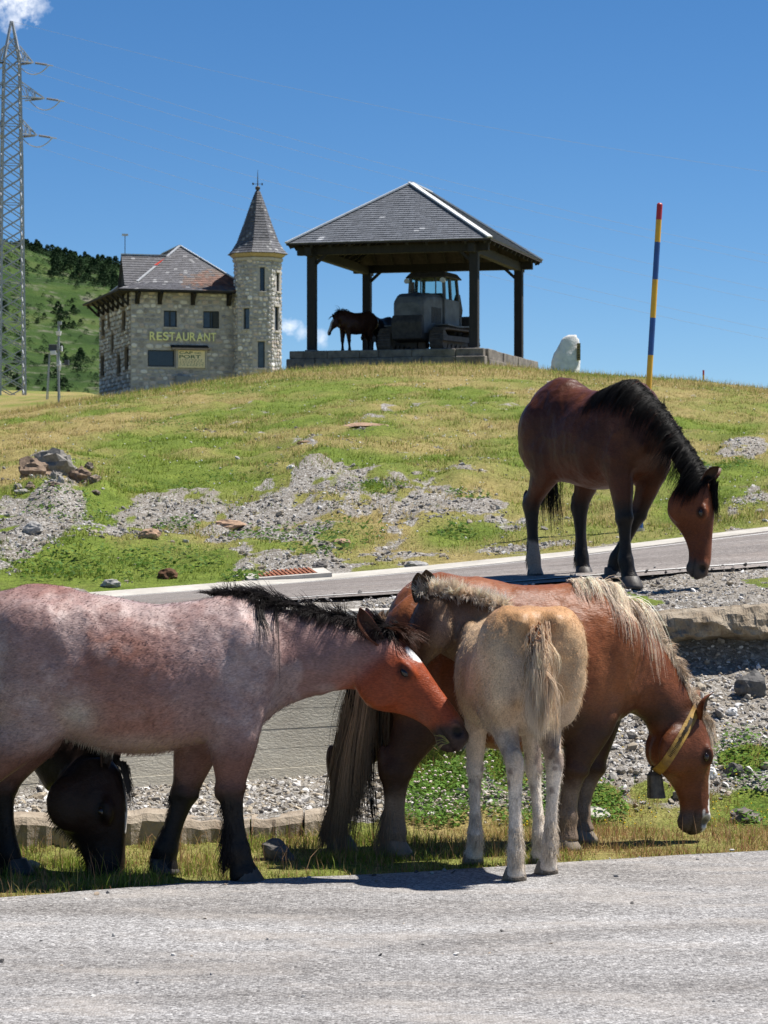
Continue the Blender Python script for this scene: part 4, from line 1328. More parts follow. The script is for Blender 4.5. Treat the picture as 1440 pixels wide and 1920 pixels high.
    for k in klist:
        for f_ in (0, .33, .66):
            a = 2 * math.pi * (k + f_) / n
            dr = ax * math.cos(a) + lat * math.sin(a); tg = -ax * math.sin(a) + lat * math.cos(a)
            rr = max(prof[k][1], prof[k][2]) * (1 - f_) + max(prof[(k + 1) % n][1], prof[(k + 1) % n][2]) * f_ + .0115
            c_ = ctr + dr * rr
            tx.bar(c_ - nrm * random.uniform(.006, .013), c_ + nrm * random.uniform(.006, .013), .0035, .002, up=dr)
    tx.build('stamped_marks', simple('dark_stamp', (.03, .02, .012), None, 5, .7), ce)
    kb_ = min(range(n), key=lambda k: (ctr + (ax * math.cos(2 * math.pi * k / n) + lat * math.sin(2 * math.pi * k / n)) * prof[k][1]).z)
    ab_ = 2 * math.pi * kb_ / n
    bp = ctr + (ax * math.cos(ab_) + lat * math.sin(ab_)) * (prof[kb_][1] + .03) + Vector((.0, -.03, .02))
    bl = MB(); V = []; Fc = []
    for (dz, rx, ry) in ((.0, .030, .022), (-.02, .042, .030), (-.10, .047, .034), (-.15, .052, .038), (-.15, .046, .032), (-.02, .036, .026)):
        for k in range(16):
            a = 2 * math.pi * k / 16
            ca, sa = math.cos(a), math.sin(a)
            V.append(bp + Vector((rx * math.copysign(abs(ca) ** .6, ca) - dz * .08, ry * math.copysign(abs(sa) ** .6, sa), dz)))
    for i in range(5):
        for k in range(16): Fc.append((i * 16 + k, i * 16 + (k + 1) % 16, (i + 1) * 16 + (k + 1) % 16, (i + 1) * 16 + k))
    Fc.append(tuple(range(16)))
    bl.add(V, Fc); bl.tube([bp + Vector((-.02, 0, -.0)), bp + Vector((-.015, 0, .03)), bp + Vector((.015, 0, .03)), bp + Vector((.02, 0, 0))], .006, 6)
    bl.build('bell', simple('dull_bell_iron', (.05, .045, .04), (.11, .10, .085), 30, .5, metal=.6, bmp=.003), ce, sm=False)
    return root
make_mare()

# ------------------------------------------------------------------ pale foal seen from behind
def make_foal():
    fr = Frame(971, 14.05, 101, z=-1.882)
    torso = [(-.50, 1.2, .98, .10), (-.46, 1.31, .90, .20), (-.38, 1.39, .82, .268), (-.25, 1.405, .76, .29), (-.1, 1.375, .72, .30), (.05, 1.345, .70, .31), (.2, 1.335, .71, .30),
             (.33, 1.35, .74, .26), (.43, 1.36, .79, .215), (.52, 1.26, .86, .16), (.57, 1.16, .93, .1)]
    V3 = Vector
    neck = [(V3((.33, .0, 1.36)), V3((.50, .02, .92)), .18), (V3((.42, .10, 1.40)), V3((.57, .11, 1.00)), .145), (V3((.47, .21, 1.435)), V3((.61, .21, 1.07)), .12),
            (V3((.49, .33, 1.45)), V3((.62, .31, 1.12)), .10), (V3((.50, .43, 1.44)), V3((.62, .39, 1.15)), .085)]
    e1 = fr.dir((-.26, .24, -.93)); e2 = fr.dir((-.88, .30, .32))
    head = Head(V3((.51, .425, 1.425)), e1, e2, .52, 1.05)
    hl = hind_leg((-.26, 1.12), (-.16, .84), (-.46, .60), (-.44, .16), (-.415, 0), .118, .80, .14)
    hr = hind_leg((-.24, 1.12), (-.04, .82), (-.27, .58), (-.235, .16), (-.20, 0), -.105, .80, -.15)
    fl = fore_leg((.32, .84), (.33, .50), (.30, .16), (.33, 0), .165, .80, .15)
    frr = fore_leg((.30, .84), (.30, .50), (.24, .16), (.27, 0), -.19, .80, -.14)
    blobs = [((-.31, .135, 1.16), (.19, .150, .245)), ((-.31, -.135, 1.16), (.19, .150, .245)), ((-.30, .15, .98), (.17, .12, .22)), ((-.26, -.15, .98), (.17, .12, .22)),
             ((-.36, .09, 1.31), (.15, .085, .085)), ((-.36, -.09, 1.31), (.15, .085, .085)), ((-.18, .2, .87), (.10, .07, .12)), ((-.12, -.2, .87), (.10, .07, .12)),
             ((.36, .17, 1.10), (.14, .08, .2)), ((.36, -.17, 1.10), (.14, .08, .2))]
    def coat(V, i):
        x, y, z = V.T
        n = fbm(x * 4, y * 4 + 5, z * 4, seed=32, oct=4); n2 = fbm(x * 16, y * 16, z * 16, seed=35, oct=3)
        base = lerpc((.50, .325, .18), (.62, .44, .275), smooth(.35, .65, n))
        base = lerpc(base, (.42, .215, .09), .75 * smooth(1.2, 1.38, z) * smooth(.2, -.1, x))
        base = lerpc(base, (.37, .29, .225), .65 * smooth(.55, .3, np.abs(z - 1.02) * 2) * smooth(.40, .6, n + .06) * smooth(.24, .12, np.abs(y)))
        base = lerpc(base, (.58, .50, .41), .6 * smooth(.9, .7, z))
        base = lerpc(base, (.70, .62, .52), .85 * smooth(.62, .45, z + (n - .5) * .25))
        base = lerpc(base, (.19, .135, .11), .75 * smooth(.58, .68, n2) * smooth(.82, .6, z) * smooth(.3, .45, z))
        base = lerpc(base, (.17, .12, .095), .7 * np.exp(-(((z - .70) / .09) ** 2)) * smooth(-.1, -.3, x) * smooth(.42, .55, n))
        dark = smooth(.28, .46, x) * smooth(.95, 1.15, z)
        base = lerpc(base, (.075, .034, .019), dark * .92)
        base = lerpc(base, (.30, .20, .12), .6 * smooth(1.12, 1.0, z) * smooth(.40, .52, x))
        hc = lerpc((.065, .030, .018), (.10, .048, .028), smooth(.4, .6, n))
        hc = lerpc(hc, (.36, .25, .16), .8 * smooth(-.12, -.23, i['ho']))
        hc = lerpc(hc, (.09, .07, .06), smooth(.8, .92, i['hs']))
        return base * (1 - i['head'][:, None]) + hc * i['head'][:, None]
    hoofs = [(V3((-.415, .118, 0)), 0, .065, .07), (V3((-.20, -.105, 0)), 0, .065, .07), (V3((.33, .165, -.01)), 0, .062, .07), (V3((.27, -.19, -.01)), 0, .062, .07)]
    ears = []
    ci, co = (.085, .06, .042), (.12, .06, .035)
    for sg in (-1, 1):
        b_ = head.at(.04, -.03, sg * .058)
        ears.append((b_, fr.dir((.06 if sg > 0 else .0, .0, 1)), fr.dir((-.45, -.85, .1)), .165, .10, ci, co))
    root, bvh, me = make_horse('foal', fr, torso, neck, head, [hl, hr, fl, frr], blobs, coat, voxel=.011, hoofs=hoofs, ears=ears, hoofmat=M_HOOF_PALE)
    tag(root, 'pale cream foal seen from behind with fluffy blond tail, beside the chestnut mare', 'foal', 'horses')
    crest = [V3((.33, .0, 1.355)), V3((.40, .08, 1.385)), V3((.46, .2, 1.43)), V3((.49, .33, 1.448)), V3((.505, .43, 1.438))]
    F0, F1 = (.84, .68, .50), (.96, .87, .75)
    g = [mane_groups(crest, 2600, (-.18, -.12, .75), .26, (.06, .105), .0019, .12, .10, None, F0, F1, 33, seg=5, jit=.022),
         mane_groups(crest, 1100, (-.55, -.1, .35), .25, (.05, .09), .0019, .2, .10, bvh, (.42, .28, .17), F1, 34, seg=5, jit=.02)]
    hair_obj('mane', root, g, M_HAIR)
    dock = [V3((-.49, .02, 1.29)), V3((-.545, .02, 1.22)), V3((-.56, .02, 1.12)), V3((-.56, .018, 1.02))]
    T0, T1 = (.84, .64, .44), (.94, .82, .64)
    g = [tail_groups(dock, 2000, (.12, .23), .0016, T0, T1, 38, spread=.022, fan=.20, grav=.24, wave=.16, d0=(-.32, 0, -.7), seg=8, var=.10),
         tail_groups(dock[2:], 1500, (.16, .34), .0016, T0, T1, 39, spread=.026, fan=.10, grav=.2, wave=.16, d0=(-.08, 0, -.9), seg=9, var=.10),
         tail_groups([V3((-.50, .02, 1.31)), V3((-.55, .02, 1.20))], 200, (.08, .14), .003, (.42, .17, .07), (.45, .22, .1), 40, spread=.014, fan=.12, grav=.2, wave=.06, d0=(-.2, 0, -.9), seg=5)]
    hair_obj('tail', root, g, M_HAIR)
    g = []
    for i_, p in enumerate(((-.455, .118, .15), (-.25, -.105, .15), (.285, .165, .15), (.225, -.19, .15))):
        g.append(feather_groups(p, 400, .042, (.03, .06), .0016, (.58, .49, .38), (.68, .59, .47), 80 + i_, amt=.5, bvh=bvh))
        g.append(feather_groups((p[0], p[1], p[2] + .2), 160, .034, (.02, .035), .0014, (.48, .42, .34), (.54, .47, .38), 90 + i_, amt=.3, bvh=bvh))
    hair_obj('leg_feather', root, g, M_FUR)
    # woolly body coat: short hairs all over, coloured like the skin below them
    rg = np.random.default_rng(3)
    nP = len(me.polygons); cen = np.empty(nP * 3, np.float32); me.polygons.foreach_get('center', cen); cen = cen.reshape(-1, 3)
    nor = np.empty(nP * 3, np.float32); me.polygons.foreach_get('normal', nor); nor = nor.reshape(-1, 3)
    ix = rg.choice(nP, 12000, replace=True)
    vc = np.empty(len(me.vertices) * 4, np.float32); me.color_attributes['Col'].data.foreach_get('color', vc); vc = vc.reshape(-1, 4)
    vi = np.array([me.polygons[int(i)].vertices[0] for i in ix])
    cc = vc[vi, :3]
    d = nor[ix] * .55 + np.array((-.45, 0, -.75))[None]
    S = strands(cen[ix] + rg.normal(0, .003, (len(ix), 3)), d, rg.uniform(.012, .026, len(ix)), .0011, 1, .15, .15, None, seed=4)
    ch = hair_obj('coat_hair', root, [(S, cc, cc * 1.06)], M_FUR); ch['kind'] = 'stuff'
    return root
make_foal()

# ------------------------------------------------------------------ bay horse on the road shoulder
def gen_torso(k=1.0, w=1.0):
    st = [(-.83, 1.22, 1.02, .09), (-.79, 1.34, .94, .19), (-.69, 1.45, .84, .265), (-.53, 1.51, .77, .305), (-.36, 1.49, .73, .315), (-.18, 1.445, .70, .33), (.0, 1.42, .68, .34), (.18, 1.43, .69, .33),
          (.34, 1.47, .72, .30), (.46, 1.49, .76, .265), (.58, 1.44, .81, .24), (.68, 1.32, .88, .195), (.74, 1.2, .95, .12)]
    return [(a * k, b * k, c * k, d * w * k) for a, b, c, d in st]
def gen_blobs(k=1.0):
    b = [((-.58, -.19, 1.13), (.24, .13, .25)), ((-.58, .19, 1.13), (.24, .13, .25)), ((-.42, -.23, .95), (.12, .08, .15)), ((-.42, .23, .95), (.12, .08, .15)),
         ((.52, -.165, 1.08), (.15, .085, .22)), ((.52, .165, 1.08), (.15, .085, .22)), ((.42, -.19, .92), (.14, .075, .16)), ((.42, .19, .92), (.14, .075, .16)), ((.66, -.1, 1.0), (.1, .1, .13)), ((.66, .1, 1.0), (.1, .1, .13))]
    return [(Vector(c) * k, tuple(q * k for q in r)) for c, r in b]

def make_bay():
    fr = Frame(1123, 20.75, -55)
    V3 = Vector
    torso = [(a * .91, b * 1.03 + (.03 if a < -.3 else 0), c * 1.02, d) for a, b, c, d in gen_torso(1.0, .93)]
    neck = [(V3((.30, 0, 1.50)), V3((.58, 0, .92)), .21), (V3((.50, .03, 1.46)), V3((.70, .03, .96)), .165), (V3((.71, .08, 1.29)), V3((.78, .07, .94)), .135), (V3((.87, .13, 1.07)), V3((.84, .10, .82)), .118),
            (V3((.985, .18, .89)), V3((.89, .14, .70)), .105), (V3((1.06, .21, .77)), V3((.92, .16, .60)), .097)]
    head = Head(V3((1.075, .21, .75)), fr.dir((.0, -.06, -1)), fr.dir((.97, -.25, .0)), .69, 1.02)
    g = fr.ground
    def hz(x, y): return g(x, y)
    nh = hind_leg((-.55, 1.12), (-.40, .88), (-.61, .58), (-.58, .16), (-.55, hz(-.55, -.19)), -.19, 1.05, -.19)
    fh = hind_leg((-.55, 1.12), (-.32, .86), (-.44, .56), (-.40, .16), (-.36, hz(-.36, .15)), .15, 1.05, .18)
    nf = fore_leg((.44, .86), (.49, .47), (.50, .16), (.57, hz(.57, -.15)), -.15, 1.10, -.16)
    ff = fore_leg((.46, .86), (.32, .50), (.12, .16), (.09, hz(.09, .06)), .06, 1.08, .17)
    def coat(V, i):
        x, y, z = V.T
        n = fbm(x * 3, y * 3 + 5, z * 3, seed=42, oct=4); n2 = fbm(x * 14, y * 14, z * 14, seed=45, oct=3)
        base = lerpc((.056, .017, .0075), (.092, .029, .012), smooth(.35, .65, n))
        base = lerpc(base, (.115, .048, .024), .5 * smooth(.85, .72, z) * smooth(.5, .3, np.abs(x + .05)))
        base = lerpc(base, (.035, .014, .009), .5 * smooth(.45, .6, x) * (1 - i['head']))
        base = lerpc(base, BLACK, smooth(.72, .50, z + (n - .5) * .2) * (1 - i['head']))
        sock = smooth(.30, .26, z + (n2 - .5) * .05) * (x < -.45) * (1 - i['head'])
        base = lerpc(base, (.30, .25, .21), sock * .8 * (y < 0))
        hc = lerpc((.105, .029, .011), (.145, .044, .017), smooth(.4, .6, n))
        hc = lerpc(hc, (.06, .05, .045), smooth(.80, .92, i['hs'] - i['ho'] * .4 - .05))
        hc = lerpc(hc, (.26, .10, .05), .5 * smooth(.55, .75, i['hs']) * smooth(-.06, -.01, i['ho']))
        return base * (1 - i['head'][:, None]) + hc * i['head'][:, None]
    hoofs = [(V3((-.56, -.19, hz(-.56, -.19))), 0, .078, .09), (V3((-.37, .15, hz(-.37, .15))), 0, .078, .09), (V3((.56, -.15, hz(.56, -.15))), 0, .085, .095), (V3((.09, .06, hz(.09, .06))), 0, .08, .09)]
    ears = []
    ci, co = (.04, .02, .012), (.09, .03, .014)
    for sg in (-1, 1):
        b_ = head.at(.02, -.05, sg * .06)
        ears.append((b_, fr.dir((.62, -.05, .72)), fr.dir((.3, -.8 if head.e3.dot(fr.dir((0, 1, 0))) * sg < 0 else .6, -.2)), .165, .08, ci, co))
    bl_ = [(Vector((c.x * .91, c.y, c.z * 1.03)), r) for c, r in gen_blobs()]
    root, bvh, me = make_horse('horse', fr, torso, neck, head, [nh, fh, nf, ff], bl_, coat, hoofs=hoofs, ears=ears, voxel=.014)
    tag(root, 'dark bay horse with thick black mane, head lowered on the shoulder of the upper road', 'horse', 'horses')
    crest = [V3((.26, 0, 1.49)), V3((.38, .01, 1.505)), V3((.50, .03, 1.46)), V3((.71, .08, 1.285)), V3((.87, .13, 1.065)), V3((.985, .18, .885)), V3((1.06, .21, .77))]
    K0, K1 = (.011, .010, .010), (.016, .014, .013)
    g_ = [mane_groups(crest, 2800, (-.25, -.65, .02), .13, (.22, .40), .0023, .22, .04, bvh, K0, K1, 43, seg=8, jit=.014, eps=.003),
          mane_groups(crest, 500, (-.25, -.3, .25), .15, (.04, .09), .0021, .25, .06, bvh, K0, K1, 44, seg=6, jit=.014, eps=.004),
          mane_groups([head.at(-.03, 0, 0), head.at(.06, .005, 0)], 500, tuple(head.e1 + head.e2 * .05), .12, (.14, .27), .0022, .05, .05, bvh, K0, K1, 45, eps=.004)]
    hair_obj('mane', root, g_, M_HAIR)
    hair_obj('tail', root, [tail_groups([V3((-.74, .02, 1.30)), V3((-.77, .06, 1.17)), V3((-.73, .12, 1.0))], 900, (.45, .66), .0026, K0, K1, 47, fan=.07, grav=.2, d0=(-.02, .08, -.9))], M_HAIR)
    g_ = []
    for i_, (p, c) in enumerate((((-.60, -.19, .17), (.16, .13, .11)), ((-.43, .15, .17), K0), ((.47, -.15, .17), K0), ((.08, .06, .17), K0))):
        g_.append(feather_groups(p, 260, .05, (.03, .06), .0022, c, c, 100 + i_, amt=.3, bvh=bvh))
    hair_obj('leg_feather', root, g_, M_HAIR)
make_bay()

# ------------------------------------------------------------------ black-brown horse whose head shows below the roan's belly
def make_black():
    fr = Frame(-112, 14.7, -32, z=-1.9)
    V3 = Vector
    torso = gen_torso(.97)
    torso = [(a - .15, b, c, d) for a, b, c, d in torso]
    L = fr.L
    neck = [(V3((.20, 0, 1.42)), V3((.46, 0, .88)), .22), (V3((.42, 0, 1.38)), V3((.56, 0, .90)), .18), (V3((.62, 0, 1.20)), V3((.62, 0, .86)), .15), (L(120, 1330), L(45, 1400), .15), (L(178, 1385), L(72, 1450), .13), (L(212, 1420), L(92, 1485), .115)]
    head = Head(L(228, 1432), fr.dir((.06, -.08, -.98)), fr.dir((.98, -.14, .08)), .70, 1.2)
    fl = [fore_leg((.30, .84), (.32, .46), (.30, .15), (.34, 0), -.16, 1.1), fore_leg((.28, .84), (.22, .46), (.14, .15), (.17, 0), .16, 1.1),
          hind_leg((-.74, 1.10), (-.58, .86), (-.82, .55), (-.80, .15), (-.76, 0), -.18, 1.1), hind_leg((-.74, 1.10), (-.5, .86), (-.72, .55), (-.68, .15), (-.63, 0), .18, 1.1)]
    bl = [(c + V3((-.15, 0, 0)), r) for c, r in gen_blobs(.97)]
    def coat(V, i):
        x, y, z = V.T
        n = fbm(x * 3, y * 3 + 5, z * 3, seed=52, oct=4); n2 = fbm(x * 14, y * 14, z * 14, seed=55, oct=3)
        base = lerpc((.012, .008, .007), (.022, .012, .009), smooth(.35, .65, n))
        base = lerpc(base, BLACK, smooth(.7, .5, z) * (1 - i['head']))
        hc = lerpc((.013, .008, .007), (.024, .012, .008), smooth(.4, .6, n))
        hc = lerpc(hc, (.022, .018, .017), smooth(.78, .9, i['hs']))
        blaze = (np.abs(i['hl'] + .012) + (n2 - .5) * .02 < .022) & (i['ho'] > -.05) & (i['hs'] > .15) & (i['hs'] < .52)
        hc = lerpc(hc, (.62, .58, .55), blaze.astype(float))
        return base * (1 - i['head'][:, None]) + hc * i['head'][:, None]
    ears = []
    for sg in (-1, 1):
        ears.append((head.at(.02, -.05, sg * .06), fr.dir((.2, -.05, .9)), fr.dir((.5, -.5 * 1, 0)), .16, .08, (.03, .02, .015), (.04, .02, .015)))
    hoofs = [(V3((.33, -.16, 0)), 0, .08, .09), (V3((.17, .16, 0)), 0, .08, .09), (V3((-.77, -.18, 0)), 0, .08, .09), (V3((-.64, .18, 0)), 0, .08, .09)]
    root, bvh, me = make_horse('horse', fr, torso, neck, head, fl, bl, coat, hoofs=hoofs, ears=ears)
    tag(root, 'black-brown horse grazing behind the roan, only its lowered head shows under the belly', 'horse', 'horses')
    crest = [L(50, 1270), L(120, 1330), L(178, 1385), L(208, 1416)]
    G0 = (.02, .018, .017)
    hair_obj('mane', root, [mane_groups(crest, 600, (-.3, -.6, -.2), .10, (.08, .14), .0020, .25, .04, bvh, G0, G0, 53, eps=.003),
                            mane_groups([head.at(-.03, 0, 0), head.at(.05, .01, 0)], 260, tuple(head.e1 + head.e2 * .15), .14, (.12, .22), .0016, .04, .06, bvh, (.05, .045, .04), (.22, .20, .19), 54)], M_HAIR)
    # beard under the jaw
    rt = np.array([head.at(t, -.29 + .18 * max(0, t - .45), random.uniform(-.05, .05)) for t in np.random.default_rng(2).uniform(.3, .95, 240)])
    for i_ in range(len(rt)):
        q_ = bvh.find_nearest(Vector(rt[i_]), .4)[0]
        if q_ is not None: rt[i_] = q_
    S = strands(rt, np.tile(tuple(-head.e2 * .8 + Vector((0, 0, -.6))), (len(rt), 1)), np.random.default_rng(3).uniform(.02, .055, len(rt)), .002, 3, .2, .15, None, seed=6)
    hair_obj('beard', root, [(S, hcol(len(rt), G0), hcol(len(rt), G0))], M_HAIR)
make_black()
# ================================================================== WALLS, STONES, GRASS
M_CONC = simple('board_marked_concrete', (.44, .40, .32), (.64, .60, .49), 1.6, .9, bmp=.012, bscale=45, stretch=(.5, 1, 1.6))
M_CONC2 = simple('brown_weathered_concrete', (.26, .205, .15), (.38, .32, .245), 6, .95, bmp=.03, bscale=22)
M_PALE = simple('pale_concrete_top', (.42, .39, .34), (.54, .51, .46), 5, .9, bmp=.015, bscale=25)
M_ROCK = attr_mat('schist_stone', rough=.85, nscale=30, namt=.3, spec=.25, bmp=.01, bscale=40)

def retaining_wall():
    us = np.array([-420, -150, 120, 768])
    root = None
    p0 = P(700, 1300, 17.9)
    root = empty('retaining_wall', (float(p0.x), float(p0.y), -1.74))
    tag(root, 'low board-marked concrete retaining wall below the road, behind the roan horse', 'wall')
    rg = random.Random(4)
    nC = 9
    for i in range(len(us) - 1):
        a_, b_ = us[i], us[i + 1]
        for k in range(nC):
            z0 = -1.80 + k * .128; z1 = z0 + .1272
            if k == nC - 1: z1 = -.655
            off = rg.uniform(-.0015, .003)
            mb = MB()
            pts = []
            for u in (a_ + .3, b_ - .3):
                d = float(line_d(iD, u))
                pts.append(((u - 720) / FPX * d, d))
            (xa, ya), (xb, yb) = pts
            t = Vector((xb - xa, yb - ya, 0)).normalized(); nrm = Vector((t.y, -t.x, 0))
            V = []
            for z in (z0, z1):
                for (x, y) in ((xa, ya), (xb, yb)):
                    q = Vector((x, y, z)) + nrm * (.03 + off)
                    V.append(q); V.append(q - nrm * .30)
            V = [v - root.location for v in V]
            mb.add(V, [(0, 2, 6, 4), (1, 5, 7, 3), (0, 4, 5, 1), (2, 3, 7, 6), (4, 6, 7, 5), (0, 1, 3, 2)])
            mb.build('board_course', M_CONC if k < nC - 1 else M_PALE, root, bevel=.002)
    yel = simple('yellow_paint', (.50, .36, .06), (.40, .29, .08), 20, .7)
    def wall_pt(px, z, out):
        d = float(line_d(iD, px)) - .045 - out
        return Vector(((px - 720) / FPX * d, d, z))
    for (px, y0, y1, w) in ((549, 1306, 1336, .022), (583, 1300, 1312, .03), (603, 1298, 1336, .026), (610, 1296, 1314, .02), (570, 1285, 1300, .03)):
        d = float(line_d(iD, px)); z0 = zpy(y1, d); z1 = zpy(y0, d)
        mb = MB(); q = wall_pt(px, 0, .006) - root.location
        mb.box(q.x - w / 2, q.x + w / 2, q.y, q.y + .02, z0 - root.location.z, z1 - root.location.z)
        mb.build('paint_mark', yel, root)
    for (px0, px1, py) in ((505, 560, 1337), (84, 96, 1425)):
        d = float(line_d(iD, (px0 + px1) / 2)); z = zpy(py, d)
        mb = MB(); q0 = wall_pt(px0, z, .004) - root.location; q1 = wall_pt(px1, z, .004) - root.location
        mb.bar(q0, q1, .02, .012 if px0 > 100 else .12); mb.build('lime_streak', M_PAINT, root)
retaining_wall()

def low_kerb_wall():
    root = empty('kerb_wall', (float(P(250, 0, 14.95).x), 14.95, -1.9))
    tag(root, 'row of rough brown concrete blocks edging the gravel ledge behind the verge', 'kerb')
    us = [-420, -280, -140, -10, 172, 330, 470, 570, 640]
    rg = np.random.default_rng(8)
    for i in range(len(us) - 1):
        u = np.linspace(us[i] + 1.5, us[i + 1] - 1.5, 16)
        d = line_d(iB, u) - .02 + (fbm(u * .03, u * 0, seed=i) - .5) * .06
        top = -1.725 - .05 * (u > 330) + (fbm(u * .02, u * 0 + 7, seed=i + 40, oct=3) - .5) * .05
        sec = [(-.0, -.25), (-.0, -.04), (.03, 0), (.22, .01), (.26, -.25)]
        V = []; C = []
        for (do, dz) in sec:
            D = d + do + (rg.random(16) - .5) * .004
            zt = top + dz if dz > -.2 else np.full(16, -2.0)
            V.append(np.stack([(u - 720) / FPX * D - root.location.x, D - root.location.y, zt - root.location.z], 1))
        V = np.concatenate(V); q = []
        for s_ in range(len(sec) - 1):
            a = np.arange(15) + s_ * 16
            q.append(np.stack([a, a + 1, a + 17, a + 16], 1))
        caps = []
        me_ = mesh_np('block', V, quads=np.concatenate(q + [np.array([[s_ * 16 for s_ in (0, 1, 2, 3)], [15 + s_ * 16 for s_ in (3, 2, 1, 0)]])]))
        link('block', me_, M_CONC2, root)
low_kerb_wall()

def broken_slab():
    root_p = on_ground(1340, 18.8)
    u = np.linspace(1212, 2100, 190)
    n = len(u)
    top = li(u, [1212, 1330, 1440, 2100], [-.70, -.672, -.64, -.45])
    dfr = li(u, [1212, 1440, 2100], [18.36, 18.5, 19.4])
    sec = [(.95, -.04), (.55, -.01), (.22, .0), (.08, -.015), (.0, -.05), (-.03, -.09), (-.02, -.13), (.0, -.17), (.03, -.20), (.16, -.225), (.36, -.25), (.7, -.27), (.95, -.3)]
    V = []
    rows = []
    for k, (do, dz) in enumerate(sec):
        t = (u - 720) / FPX * dfr
        nz = (fbm(t * 9, t * 0 + k * .7, seed=61, oct=4) - .5)
        n2 = (fbm(t * 2.2, t * 0 + k * .25, seed=63, oct=4) - .5)
        D = dfr + do + nz * (.17 if do < .3 else .02) + n2 * .26
        Z = top + dz * (1 + n2 * .8) + (fbm(t * 12, t * 0 + k, seed=66, oct=3) - .5) * .035
        rows.append(np.stack([(u - 720) / FPX * D, D, Z], 1))
    V = np.concatenate(rows)
    q = []
    for s_ in range(len(sec) - 1):
        a = np.arange(n - 1) + s_ * n
        q.append(np.stack([a, a + 1, a + 1 + n, a + n], 1))
    # cap at the broken end
    capi = [s_ * n for s_ in range(len(sec))]
    me_ = mesh_np('broken_slab', V - np.array(root_p)[None], quads=np.concatenate(q), tris=np.array([(capi[0], capi[i], capi[i + 1]) for i in range(1, len(sec) - 1)]))
    o = link('broken_concrete_slab', me_, simple('crumbling_lean_concrete', (.24, .185, .125), (.40, .335, .25), 9, .95, bmp=.06, bscale=26), None, root_p)
    tag(o, 'thick broken concrete slab jutting from the bank at right, shadow under its lip', 'concrete slab')
broken_slab()

# ---- stones: one squashed angular lump in several variants
def ico(sub=1):
    bm = bmesh.new(); bmesh.ops.create_icosphere(bm, subdivisions=sub, radius=1)
    V = np.array([v.co[:] for v in bm.verts]); F = np.array([[v.index for v in f.verts] for f in bm.faces]); bm.free()
    return V, F
IV, IF = ico(1)
IV2, IF2 = ico(2)
IV3, IF3 = ico(3)
VAR = []
for k in range(10):
    r_ = np.random.default_rng(k)
    v = IV * (1 + r_.uniform(-.33, .33, (len(IV), 1)))
    VAR.append(v * np.array([1, r_.uniform(.6, .95), r_.uniform(.38, .7)]))

STONE_COLS = np.array([(.31, .29, .26), (.43, .41, .38), (.25, .23, .20), (.52, .50, .47), (.37, .32, .25), (.19, .175, .16), (.62, .60, .57), (.34, .29, .22)])
def stone_field(name, X, Y, size, label_kind='stuff', bright=1.0, sink=.25, cols=STONE_COLS, probs=None, seed=0):
    rg = np.random.default_rng(seed)
    n = len(X); Z = ground_z(X, Y)
    A = rg.uniform(0, 6.28, n); til = rg.normal(0, .25, (n, 2))
    vi = rg.integers(0, len(VAR), n)
    base = np.stack(VAR)[vi] * size[:, None, None]
    ca, sa = np.cos(A)[:, None], np.sin(A)[:, None]
    x = base[:, :, 0] * ca - base[:, :, 1] * sa; y = base[:, :, 0] * sa + base[:, :, 1] * ca
    z = base[:, :, 2] + x * til[:, :1] + y * til[:, 1:]
    V = np.stack([x + X[:, None], y + Y[:, None], z + (Z + size * sink)[:, None]], 2)
    F = IF[None] + (np.arange(n) * len(IV))[:, None, None]
    me_ = mesh_np(name, V.reshape(-1, 3), tris=F.reshape(-1, 3))
    c = cols[rg.choice(len(cols), n, p=probs)] * rg.uniform(.8, 1.15, (n, 1)) * bright
    set_col(me_, np.repeat(c, len(IV), axis=0))
    o = link(name, me_, M_ROCK)
    return o

def sample(n, u0, u1, d0, d1, power=2.0, seed=0):
    """points spread evenly in the view between two depths"""
    rg = np.random.default_rng(seed)
    u = rg.uniform(u0, u1, n); t = rg.random(n)
    d = d0 * (d1 / d0) ** t if power else d0 + (d1 - d0) * t
    return (u - 720) / FPX * d, d, u

def lognorm(n, med, sig, lo, hi, seed):
    return np.clip(np.random.default_rng(seed).lognormal(math.log(med), sig, n), lo, hi)

# bank below the slab, ledge and shoulder
X, Y, U = sample(22000, 680, 1520, 15.4, 21.3, seed=1)
m_ = (Y < line_d(iG, U) - .25) & (Y > line_d(iB, U) + .1) & ~((U < 770) & (Y > line_d(iD, U) - .05) & (Y < line_d(iF, U)))
g_, dr_ = masks(X, Y, ground_z(X, Y))
m_ &= np.random.default_rng(5).random(len(X)) < g_
X, Y = X[m_], Y[m_]
o = stone_field('bank_gravel', X, Y, lognorm(len(X), .0088, .6, .004, .055, 2) * np.where(Y > 18.75, .62, 1.0), seed=3, bright=1.05)
tag(o, 'pale broken gravel covering the bank below the road at right', 'gravel', kind='stuff')
X, Y, U = sample(9000, -120, 700, 14.9, 18.2, seed=7)
m_ = (Y > line_d(iC, U) + .12) & (Y < line_d(iD, U) - .05)
X, Y = X[m_], Y[m_]
o = stone_field('ledge_gravel', X, Y, lognorm(len(X), .0088, .55, .004, .045, 8), seed=9, bright=1.05)
tag(o, 'grey gravel on the ledge at the foot of the retaining wall', 'gravel', kind='stuff')
# scree on the hillside
X, Y, U = sample(115000, -130, 1560, 24.5, 48, seed=11)
Zs = ground_z(X, Y); g_, dr_ = masks(X, Y, Zs)
m_ = (Y > line_d(iH, U) + .72) & (np.random.default_rng(12).random(len(X)) < g_ * .55 + .010)
X, Y = X[m_], Y[m_]
o = stone_field('hillside_scree', X, Y, lognorm(len(X), .0115, .5, .006, .055, 13), seed=14, bright=.78)
tag(o, 'grey schist scree scattered over the eroded lower hillside', 'scree', kind='stuff')
